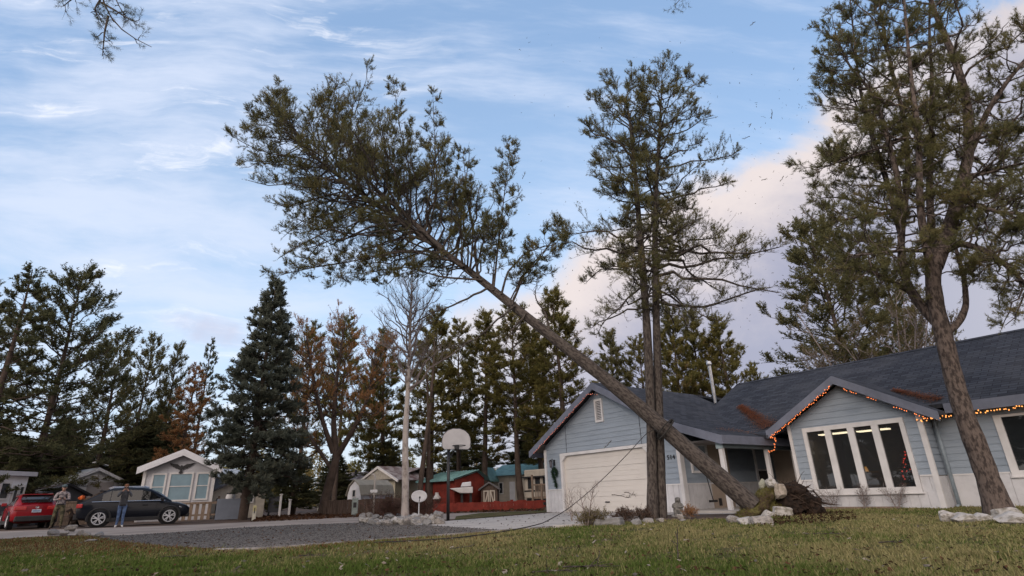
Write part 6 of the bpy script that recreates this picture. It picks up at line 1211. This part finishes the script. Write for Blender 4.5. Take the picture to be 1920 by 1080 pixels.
for sy in (-1, 1):
    i = len(V); V += [(-.04, sy*.085, .38, .055), (-.055, sy*.085, .20, .036), (-.055, sy*.085, .06, .028), (-.115, sy*.085, .025, .030)]; E_ += [(3, i), (i, i+1), (i+1, i+2), (i+2, i+3)]
    i = len(V); V += [(.13, sy*.12, .17, .085), (.0, sy*.15, .19, .055), (.11, sy*.15, .06, .032), (.0, sy*.15, .03, .030)]; E_ += [(0, i), (i, i+1), (i+1, i+2), (i+2, i+3)]
    i = len(V); V += [(-.075, sy*.055, .71, .026), (-.08, sy*.085, .66, .018)]; E_ += [(5, i), (i, i+1)]
i = len(V); V += [(.28, 0, .06, .035), (.40, .03, .035, .022), (.50, .08, .03, .012)]; E_ += [(0, i), (i, i+1), (i+1, i+2)]
skin('body', V, E_, dg_, [mat('dark_brown_fur', (.030, .020, .016), .9, .4, 14, .6, 60)], lambda c: 0)
k = MB(); k.tube([(-.10, .085*math.cos(a)-.005, .545+.07*math.sin(a)) for a in np.linspace(0, 6.283, 13)], .012, 5, cap=False); k.build('collar', mat('tan_collar', (.25, .16, .08), .7), dg_)
# post with orange flowers, plank stack between the cars
a_ = atY(128, 975, 30); pl_ = thing('plank_wall', 'grey plank retaining wall behind the dog between the two cars', 'wall', (a_[0]-1.2, a_[1], 0), .6)
for i in range(5): k = MB(); k.box(0, -.04, .02+i*.22, 2.6, .04, .225+i*.22); k.build('plank', M_wood, pl_, bev=.01)
k = MB(); k.box(-.05, -.09, 1.12, 2.65, .2, 1.17); k.build('cap_board', M_wood, pl_)
a_ = atY(152, 940, 29.4); fp = thing('flower_pot', 'pot of orange-red flowers behind the tail of the black car', 'flower pot', (a_[0], a_[1], 0)); zf_ = hz(152, 935, 29.4)
k = MB(); k.tube([(0, 0, 0), (0, 0, zf_-.2)], .05, 8); k.build('stand', M_wood, fp); k = MB(); k.tube([(0, 0, zf_-.25), (0, 0, zf_-.05)], [.13, .19], 12); k.build('pot', M_iron, fp)
k = MB(); rg = np.random.default_rng(3)
for i in range(160):
    d = Vector(rg.normal(0, 1, 3)).normalized(); p = Vector((0, 0, zf_+.02))+d*rg.uniform(.03, .15); s_ = d.cross(Vector(rg.normal(0, 1, 3))).normalized()*.05; q_ = d.cross(s_).normalized()*.05; k.face([p-s_, p-q_, p+s_, p+q_])
k.build('flowers', mat('orange_petals', (.60, .13, .03), .7, .3, 12), fp)
# ================================================================ stones
def rockmesh(seed, block=False):
    rg = np.random.default_rng(seed); import bmesh
    bm = bmesh.new(); bmesh.ops.create_icosphere(bm, subdivisions=3, radius=1)
    pl_ = [(Vector(rg.normal(0, 1, 3)).normalized(), rg.uniform(.48, .88)) for _ in range(13)]
    if block: pl_ = [(Vector(d), .62) for d in ((1, .1, 0), (-1, .05, .1), (0, 1, .1), (.1, -1, 0), (0, .1, 1), (.05, 0, -1))]+pl_[:4]
    ph_ = rg.uniform(0, 6, 9)
    for v_ in bm.verts:
        for d, h in pl_:
            e_ = v_.co.dot(d)-h
            if e_ > 0: v_.co -= d*e_*.97
        v_.co *= 1+.025*math.sin(7*v_.co.x+ph_[0])+.025*math.sin(8*v_.co.y+ph_[1])+.02*math.sin(11*v_.co.z+ph_[2])
    me = bpy.data.meshes.new('rock'); bm.to_mesh(me); bm.free(); me.materials.append(M_stone); return me
RM = [rockmesh(i) for i in range(8)]; BK = [rockmesh(20+i, True) for i in range(3)]; rk = np.random.default_rng(31)
M_stone2 = mat('white_stone', (.45, .43, .41), .9, .2, 2.2, .6, 14, col2=(.19, .175, .145), detail=9, band=(.42, .66)); M_stone3 = mat('grey_stone', (.24, .235, .235), .9, .3, 5, .5, 18, col2=(.19, .19, .19))
def rock(label, p, w, h, dep=None, group=None, me=None, mt=None, rz=None, tilt=.15, sink=.75):
    o = bpy.data.objects.new('rock', me or RM[rk.integers(8)]); COL.objects.link(o); dep = dep or w*.8; o.scale = (w*.62, dep*.62, h*.72); o.location = (p[0], p[1], p[2]+h*.5-h*sink*.3)
    o.rotation_euler = (rk.normal(0, tilt), rk.normal(0, tilt), rk.uniform(0, 6.28) if rz is None else rz)
    if mt: o.material_slots[0].link = 'OBJECT'; o.material_slots[0].material = mt
    return tag(o, label, 'rock', group)
c0 = atY(752, 970, 21.6)
for i in range(58):
    x = 676+(826-676)*(i+.5)/58*1.0; row = i % 4; y = (983.5, 980, 976.5, 973)[row]+rk.normal(0, .7)+(-3 if x < 690 else 0)
    if row == 3 and 740 < x < 775: y -= 1
    g_ = gnd(x+rk.normal(0, 3), y+(960-x)*.0); s_ = rk.uniform(.16, .42); rock('pale boulder in the heaped rock ring around the birch', (g_[0], g_[1], (0, .02, .05, .05)[row]), s_, s_*rk.uniform(.38, .7), group='boulders around the birch', mt=[None, M_stone2, M_stone3, None, M_stone2][rk.integers(5)], tilt=.3)
for x, y, wpx, lab in ((100, 1002, 22, 'flat grey rock, leftmost of the little heap by the road'), (118, 1003, 18, 'pale rock second from the left in the heap by the road'), (133, 998, 22, 'topmost pale rock of the heap by the road'), (149, 1003, 18, 'pale rock in the middle of the heap by the road'), (163, 1004, 16, 'small pale rock right of the middle of the heap by the road'), (183, 1006, 18, 'round grey rock, rightmost of the heap by the road'), (172, 1015, 22, 'flat slab lying on the lawn below the heap by the road')):
    g_ = gnd(x, y+1); s_ = wpx*mpp(g_[1]); rock(lab, (g_[0], g_[1], .10 if 'topmost' in lab else 0), s_, s_*(.28 if 'slab' in lab else .55), mt=M_stone3 if 'grey' in lab else None)
for x, y, wpx, hpx, lab in ((1774, 978, 26, 22, 'round pale rock, leftmost of the row under the bay corner'), (1788, 976, 20, 22, 'upright pale rock second in the row under the bay corner'), (1800, 969, 26, 12, 'small flat rock behind the row under the bay corner'), (1806, 979, 36, 20, 'pale oval rock third in the row under the bay corner'), (1836, 978, 32, 18, 'square-edged rock left of the big pine trunk'), (1850, 977, 20, 14, 'small grey rock right against the big pine trunk'), (1888, 975, 44, 26, 'rock half hidden behind the largest boulder at the right edge'), (1895, 982, 52, 26, 'largest pale boulder at the right edge before the big pine')):
    g_ = gnd(x, y+1); s_ = wpx*g_[1]*.935/F_PX; rock(lab, (g_[0], g_[1], 0), s_, hpx*g_[1]*.874/F_PX, mt=M_stone2, rz=rk.normal(-.6, .2), tilt=.08)
for x, y, wpx, hpx, lab in ((1218, 979, 22, 10, 'pale rock at the foot of the twin pine'), (1240, 978, 18, 8, 'small pale rock right under the twin pine'), (1150, 984, 50, 18, 'squared mossy rock in the brushy bed before the garage door'), (1183, 966, 16, 14, 'dark small rock sticking up behind the mossy rock'), (1120, 985, 26, 14, 'dark rock among the dead brush before the garage door'), (1195, 984, 24, 12, 'dark flat rock right of the mossy rock'), (1275, 971, 14, 10, 'small rock below the bear statue'), (1281, 976, 18, 5, 'flat pale stone on the grass in front of the bear statue')):
    g_ = gnd(x, y+1); s_ = wpx*mpp(g_[1]); rock(lab, (g_[0], g_[1], 0), s_, hpx*g_[1]*.874/F_PX, mt=M_stone3 if 'dark' in lab or 'mossy' in lab else None, me=BK[0] if 'squared' in lab else None, tilt=.06)
# ================================================================ root plate of the falling pine
def lump(name, parts, m_, parent, seed, amp=.12, sub=4):
    import bmesh
    bm = bmesh.new()
    for c, r in parts:
        q = bmesh.ops.create_icosphere(bm, subdivisions=sub, radius=1)['verts']
        for v_ in q: v_.co = Vector((c[0]+v_.co.x*r[0], c[1]+v_.co.y*r[1], c[2]+v_.co.z*r[2]))
    me = bpy.data.meshes.new(name); bm.to_mesh(me); bm.free(); me.materials.append(m_); o = bpy.data.objects.new(name, me); COL.objects.link(o)
    rm = o.modifiers.new('remesh', 'REMESH'); rm.mode = 'VOXEL'; rm.voxel_size = .035; rm.use_smooth_shade = True
    for s_, st in ((.35, amp), (.11, amp*.6), (.045, amp*.3)):
        tx = bpy.data.textures.new('lump_noise', 'CLOUDS'); tx.noise_scale = s_; d = o.modifiers.new('displace', 'DISPLACE'); d.texture = tx; d.strength = st; d.mid_level = .5; d.texture_coords = 'GLOBAL'
    m2 = bpy.data.meshes.new_from_object(o.evaluated_get(bpy.context.evaluated_depsgraph_get())); bpy.data.objects.remove(o); m2.name = name; m2.materials.clear() if not m2.materials else None
    if not m2.materials: m2.materials.append(m_)
    return link(name, m2, parent)
inv = fm.inverted()
YR = FB[1]
def RP(x, y, dY=0.0): return Vector(atY(x, y, YR+dY))
rp0 = RP(1490, 940)
def rel(x, y, dY=0): return RP(x, y, dY)
M_moss = mat('mossy_turf', (.125, .115, .040), 1, .4, 5, 1.0, 40, col2=(.060, .042, .026), band=(.36, .60))
for nm, prts, m_, sd_ in (('turf_mound', [(rel(1398, 970, .0), (.24, .32, .16)), (rel(1412, 960, .0), (.22, .32, .20)), (rel(1426, 946, .03), (.20, .32, .22)), (rel(1438, 930, .08), (.19, .30, .21)), (rel(1446, 918, .12), (.17, .26, .18)), (rel(1455, 962, .1), (.40, .36, .22))], M_moss, 3),
                          ('soil', [(rel(1486, 922, .12), (.32, .26, .27)), (rel(1512, 942, .05), (.36, .26, .22)), (rel(1530, 958, 0), (.22, .22, .13)), (rel(1480, 950, .1), (.35, .3, .28)), (rel(1495, 978, .1), (.62, .32, .07))], M_soil, 4)):
    o = lump(nm, prts, m_, None, sd_, amp=.30 if nm == 'soil' else .14); o.parent = fallen; o.matrix_parent_inverse = inv
tv_ = None
for q_ in bpy.data.objects:
    if q_.name.startswith('turf_mound'): tv_ = np.array([tuple(v_.co) for v_ in q_.data.vertices])
rg = np.random.default_rng(14); pk_ = tv_[rg.integers(0, len(tv_), 2600)]; nv_ = unit(pk_-tv_.mean(0)+np.array([0, -.1, .25])); gv_, gt_ = needles(rg, pk_, nv_, np.full(len(pk_), .01), .055, .009, 2, spread=(0, .9))
o = link('turf_grass', npmesh('turf_grass', gv_, np.arange(len(gv_)).reshape(-1, 3), 3, foliage_mat('turf_blades', (.10, .105, .025), (.22, .19, .06)), tint=gt_), fallen); o.matrix_parent_inverse = inv
rg = np.random.default_rng(12); rp_ = []
cR = rel(1490, 932, .08)
for i in range(120):
    a = cR+Vector((rg.normal(0, .24), rg.normal(0, .1), rg.normal(0, .12))); th_ = rg.uniform(-1.2, 1.9); d = Vector((math.cos(th_)*.8+.3, rg.normal(0, .45)-.2, math.sin(th_)*.7)).normalized(); L = rg.uniform(.25, .62); pts = [a]
    for j in range(6): d = (d+Vector(rg.normal(0, .28, 3))+Vector((0, 0, -.08))).normalized(); pts.append(pts[-1]+d*L/6)
    r0 = rg.choice([.036, .022, .013, .008, .006]); P_, R__, _ = resample([tuple(p) for p in pts], np.linspace(r0, .003, 7), 10); rp_.append(batch_tubes(P_[None], R__[None], 6))
v_, f_ = join(rp_); o = link('roots', npmesh('roots', v_, f_, 4, mat('root_bark', (.045, .03, .022), 1, .3, 8), smooth=True), fallen); o.matrix_parent_inverse = inv
# stones lifted by the roots
for x, y, wpx, hpx, dY, lab, me, mt, rz_ in ((1448, 905, 23, 20, -.05, 'pale round stone carried on top of the lifted root mound', None, M_stone2, .3), (1461, 917, 22, 26, -.25, 'buff egg-shaped stone on the right of the lifted root mound', None, mat('buff_stone', (.40, .35, .30), .9, .3, 3, .5, 15, col2=(.22, .19, .155)), .1), (1430, 904, 15, 19, .1, 'thin greenish stone leaning behind the lifted root mound', None, mat('mossy_stone', (.27, .27, .215), .9, .2, 6), .5),
        (1465, 957, 40, 22, -.45, 'long pale block lying across the front of the root mound', BK[0], M_stone2, -.1), (1440, 967, 28, 28, -.5, 'pale block tipped on its corner in front of the root mound', BK[1], M_stone2, .5), (1428, 984, 36, 18, -.75, 'buff slab at the foot of the root mound', BK[2], None, .2), (1400, 983, 30, 16, -.8, 'white rock second from the left before the falling trunk', None, M_stone2, 0), (1376, 981, 24, 18, -.8, 'grey-white rock, leftmost before the falling trunk', None, None, 0)):
    P_ = RP(x, y, dY); s_ = wpx*P_.y*.935/F_PX; h_ = hpx*P_.y*.874/F_PX
    if y > 978: g_ = gnd(x, y); o = rock(lab, (g_[0], g_[1], 0), s_, h_, me=me, mt=mt, rz=rz_, tilt=.05)
    else: o = rock(lab, (P_.x, P_.y, P_.z-h_*.45), s_, h_, me=me, mt=mt, rz=rz_, tilt=.1)
    if 'tipped' in lab: o.rotation_euler = (.2, .6, .3)
    if 'across' in lab: o.rotation_euler = (0, .12, -.1)
# ================================================================ bear statue, rope, dead brush
bp0 = gnd(1273, 969); bs_t = thing('bear_statue', 'grey carved bear statue sitting up beside the porch, a small animal figure at its side', 'statue', (bp0[0], bp0[1], 0), R_(-8)); hB = hz(1273, 931, bp0[1])
V = [(0, 0, .22, .135), (0, -.01, .36, .145), (0, -.01, .48, .12), (.02, -.01, .58, .075), (.03, -.02, .68, .098), (.00, -.11, .66, .05), (-.01, -.16, .655, .034)]; E_ = [(i, i+1) for i in range(6)]
for sx in (-1, 1):
    i = len(V); V += [(sx*.13, -.02, .49, .055), (sx*.17, -.10, .38, .045), (sx*.05-.06, -.18, .39, .038)]; E_ += [(2, i), (i, i+1), (i+1, i+2)]
    i = len(V); V += [(sx*.09, -.06, .18, .085), (sx*.11, -.16, .09, .06), (sx*.12, -.23, .05, .05)]; E_ += [(0, i), (i, i+1), (i+1, i+2)]
    i = len(V); V += [(.03+sx*.075, -.0, .765, .028)]; E_ += [(4, i)]
so_ = hB/.80; bs_t.scale = (so_*1.25, so_*1.15, so_)
skin('figure', V, E_, bs_t, [mat('carved_grey_stone', (.20, .195, .185), .9, .35, 9, .6, 30, col2=(.09, .088, .085))], lambda c: 0)
k = MB(); k.tube([(0, 0, 0), (0, 0, .05), (0, 0, .12)], [.24, .25, .20], 12); k.build('plinth', M_stone3, bs_t)
rope_p = [RP(1244, 792, .25)]; Yt = YR+.75
pts = [atY(1243, 806, Yt-.30), atY(1222, 803, Yt-.05), atY(1212, 812, Yt), atY(1180, 848, Yt-.1), atY(1140, 889, Yt-.3), atY(1100, 926, Yt-.5), atY(1060, 958, Yt-.6), gnd(1018, 981, .05), gnd(985, 989, .035), gnd(930, 999, .035), gnd(860, 1008, .035), gnd(790, 1013, .03), gnd(700, 1017, .03)]
P_, R__, _ = resample(pts, [.0105]*len(pts), 60); rt_ = thing('rope', 'dark pull rope running from the falling trunk down across the drive onto the lawn', 'rope', tuple(P_[20])); v_, f_ = batch_tubes(P_[None]-P_[20], R__[None], 6); link('strand', npmesh('strand', v_, f_, 4, mat('dark_rope', (.035, .032, .032), .9)), rt_)
s_ = .185; ac = fl(1243, 806, .185); k = MB(); tt = np.linspace(0, 2*math.pi, 22); cc = [Vector(tps[2])*.96+Vector(tps[1])*.04]
k.tube([cc[0]+Vector((.33*math.cos(a), .33*math.sin(a), .06*math.sin(a))) for a in tt], .024, 6, cap=False); k.tube([cc[0]+Vector((.33*math.cos(a), .33*math.sin(a), .03-.05*math.sin(a))) for a in tt], .02, 6, cap=False)
sg_ = thing('sling', 'dark sling wrapped round the falling trunk where the rope is tied', 'sling', (0, 0, 0)); sg_.matrix_world = fm; k.build('strap', mat('dark_strap', (.03, .028, .026), .8), sg_)
bush(301, .85, .5, 2, (.03, .03, .006, 3), 0, None, 'thin bare sapling before the garage door under the rope', gnd(1100, 987), n3=2, thick=1.2, name='sapling')
bush(302, .75, .6, 3, (.03, .03, .006, 3), 0, None, 'low bare sapling at the left jamb of the garage door', gnd(1073, 977), n3=1, name='sapling')
bush(303, .17, .7, 8, (.08, .05, .012, 5), .8, F_tan, 'dead straw-coloured brush beside the mossy rock', gnd(1112, 986), twn=3)
bush(304, .15, .6, 7, (.08, .05, .012, 5), .8, F_brown, 'brown dead brush behind the mossy rock', gnd(1176, 980), twn=3)
bush(305, .12, .4, 6, (.08, .05, .012, 5), .7, F_brown, 'brown dry clump left of the twin pine foot', gnd(1205, 978), twn=3)
bush(306, .13, .25, 6, (.05, .03, .01, 5), .8, F_orange, 'small rusty plant beside the bear statue', gnd(1293, 971), twn=2)
for i, (x, lab) in enumerate(((1646, 'bare garden stalks below the second light of the picture window'), (1680, 'bare garden stalks below the third light of the picture window'), (1716, 'bare garden stalks below the right end of the picture window'))):
    g_ = HP(9.9+i*.75, 1.85, 0); bush(310+i, .62, .9, 7, (.03, .03, .01, 3), .12, F_brown, lab, g_, n3=1, thick=.6)
k = MB(); g_ = HP(10.4, 1.95, 0); k.box(-1.1, -.08, -.01, 1.1, .08, .06); o = k.build('edging_board', M_wood, None, loc=g_); o.rotation_euler = (0, 0, HRZ); tag(o, 'weathered edging board lying below the picture window', 'board')
for i, (x, y, hgt, wd_, lab) in enumerate(((715, 968, .8, 2.0, 'reddish-brown bare shrub left of the birch trunk'), (738, 966, .7, 1.2, 'reddish-brown bare shrub at the foot of the birch'), (772, 968, .75, 1.2, 'reddish bare shrub between the birch and the satellite dish'), (800, 968, .7, 1.2, 'reddish bare shrub right of the satellite dish'))):
    g_ = atY(x, y, 22.5); bush(320+i, hgt, wd_, 12, (.10, .06, .012, 4), .5, F_brown, lab, (g_[0], g_[1], 0), mat('reddish_twig', (.16, .085, .07), .9, .3, 5), n3=2, thick=.9)
# ================================================================ things in the air
F_bit = foliage_mat('flying_bits', (.05, .05, .03), (.10, .085, .05)); rg = np.random.default_rng(55); n = 1100
xs, ys = rg.uniform(960, 1540, n), rg.uniform(60, 620, n); yc = 640-(xs-1000)*.55; kp_ = rg.uniform(0, 1, n) < np.clip(1.1-np.abs(ys-yc)/330, .12, 1); xs, ys = xs[kp_], ys[kp_]; n = len(xs); ctr = np.array([atY(x, y, rg.uniform(12.5, 17)) for x, y in zip(xs, ys)])
d = unit(rg.normal(0, 1, (n, 3))); L = rg.uniform(.010, .045, n)[:, None]; s_ = unit(np.cross(d, rg.normal(0, 1, (n, 3))))*rg.uniform(.003, .008, n)[:, None]
V = np.stack([ctr-d*L-s_, ctr-d*L+s_, ctr+d*L*.9+s_, ctr+d*L-s_], 1).reshape(-1, 3); o = link('needle_debris', npmesh('needle_debris', V, np.arange(4*n).reshape(-1, 4), 4, F_bit, tint=np.repeat(rg.uniform(0, 1, n), 4))); tag(o, 'bits of needle and bark flying through the air around the falling pine', 'debris', None, 'stuff')
for i, (x, y, l, lab) in enumerate(((1447, 216, .34, 'largest airborne twig, forked, left of the big pine against blue sky'), (1412, 44, .22, 'airborne twig near the top edge between the pines'), (1406, 236, .2, 'curved airborne twig left of the forked one'), (1370, 258, .16, 'short straight airborne twig right of the twin pine'), (1352, 266, .3, 'upright airborne twig at the right tip of the twin pine'), (1400, 258, .2, 'slanting airborne twig just below the curved one'), (1432, 337, .2, 'airborne twig before the rosy cloud edge'), (1335, 585, .3, 'long thin airborne twig low over the garage roof'), (1312, 580, .22, 'airborne twig beside the long thin one over the roof'), (1467, 334, .12, 'tiny airborne sprig nearest the big pine'), (982, 330, .3, 'arched airborne twig just right of the falling crown'), (1165, 930, .5, 'forked airborne twig before the garage door'), (1181, 925, .35, 'second airborne twig before the garage door'), (1141, 832, .18, 'short airborne twig before the siding above the garage door'))):
    p = atY(x, y, 14.2); rg = np.random.default_rng(900+i); d = unit(np.array([rg.normal(), .3*rg.normal(), rg.normal()])); q_ = np.array([p+d*l*t+np.array([0, 0, -.22*l*math.sin(t*3)])+rg.normal(0, .012*l, 3) for t in np.linspace(-.5, .5, 8)]); 
    pr_t = [batch_tubes((q_-p)[None], np.linspace(.011, .004, 8)[None], 5)]
    for j in range(3): b0 = (q_-p)[rg.integers(2, 7)]; dd_ = unit(d+rg.normal(0, .7, 3)); pr_t.append(batch_tubes(np.array([b0, b0+dd_*l*.12, b0+dd_*l*.26])[None], np.array([[.006, .005, .003]]), 4))
    t = thing('airborne_twig', lab, 'twig', tuple(p)); v_, f_ = join(pr_t); link('stem', npmesh('stem', v_, f_, 4, M_bark), t)
    nv_, tn_ = needles(rg, (q_-p)[5:], np.repeat(d[None], 3, 0), np.full(3, .05), .05, .006, 7); link('needles', npmesh('needles', nv_, np.arange(len(nv_)).reshape(-1, 3), 3, F_pine, tint=tn_), t)
# branches and twigs torn off and lying on the lawn, crumbs of soil around the roots
for i, (x, y, l, lab) in enumerate(((1055, 1066, .55, 'dark fallen twig lying at the bottom edge of the lawn'), (1272, 1048, .3, 'thin dark stalk sticking up from the lawn at the bottom'), (1000, 1074, .4, 'broken twig left of the dark one at the bottom edge'), (560, 1044, .35, 'dry twig on the lawn below the kerb strip'), (1650, 1020, .3, 'short brown twig on the right-hand lawn'), (300, 1046, .4, 'crooked twig on the rusty patch of lawn at the left'), (1510, 1003, .45, 'broken root piece lying before the root plate'), (845, 1030, .3, 'forked twig on the middle of the lawn'))):
    p = gnd(x, y, .02); rg = np.random.default_rng(700+i); a = rg.uniform(-.5, .5); d = np.array([math.cos(a), math.sin(a)*.6, .02]) if 'stalk' not in lab else np.array([.15, .1, 1.]); q_ = np.array([d*l*t for t in np.linspace(0, 1, 8)])+np.cumsum(rg.normal(0, .008, (8, 3)), 0)*np.array([1, 1, .4])+np.array([0, 0, .01])
    pr_t = [batch_tubes(q_[None], np.linspace(.008, .003, 8)[None], 5)]
    for j in range(5): b0 = q_[rg.integers(2, 7)]; dd_ = unit(d+rg.normal(0, .6, 3)*np.array([1, 1, .5])+np.array([0, 0, .15])); pr_t.append(batch_tubes(np.array([b0, b0+dd_*l*.13, b0+dd_*l*.28])[None], np.array([[.004, .003, .002]]), 4))
    v_, f_ = join(pr_t); o = link('fallen_twig', npmesh('fallen_twig', v_, f_, 4, M_bark), None, loc=tuple(p)); tag(o, lab, 'twig')
litter('soil_crumbs', 'dark soil crumbs thrown over the grass around the root plate', 2600, polyreg([G(1385, 976), G(1420, 990), G(1530, 985), G(1610, 975), G(1600, 960), G(1470, 966)]), (.008, .035), foliage_mat('soil_crumb', (.020, .012, .008), (.075, .045, .028), tr=0.0), 18, z=(.015, .05), flat=.8, aspect=(.6, 1))
# spruces and pines behind the camera that the windows mirror
for i, (x, y, s_) in enumerate(((-17, 9, 1.0), (-14, 4.5, .95), (-21, 5, 1.1), (-25, 11, 1.15), (-19, -1, 1.1), (-28, 3, 1.2))):
    r = dup(protos['spruce'], (x, y, 0), i*1.3, 'dark spruce beyond the left of the lawn, mirrored in the windows', (s_*1.25, s_*1.25, s_), ch=pk['spruce']); r['group'] = 'spruces mirrored in the windows'
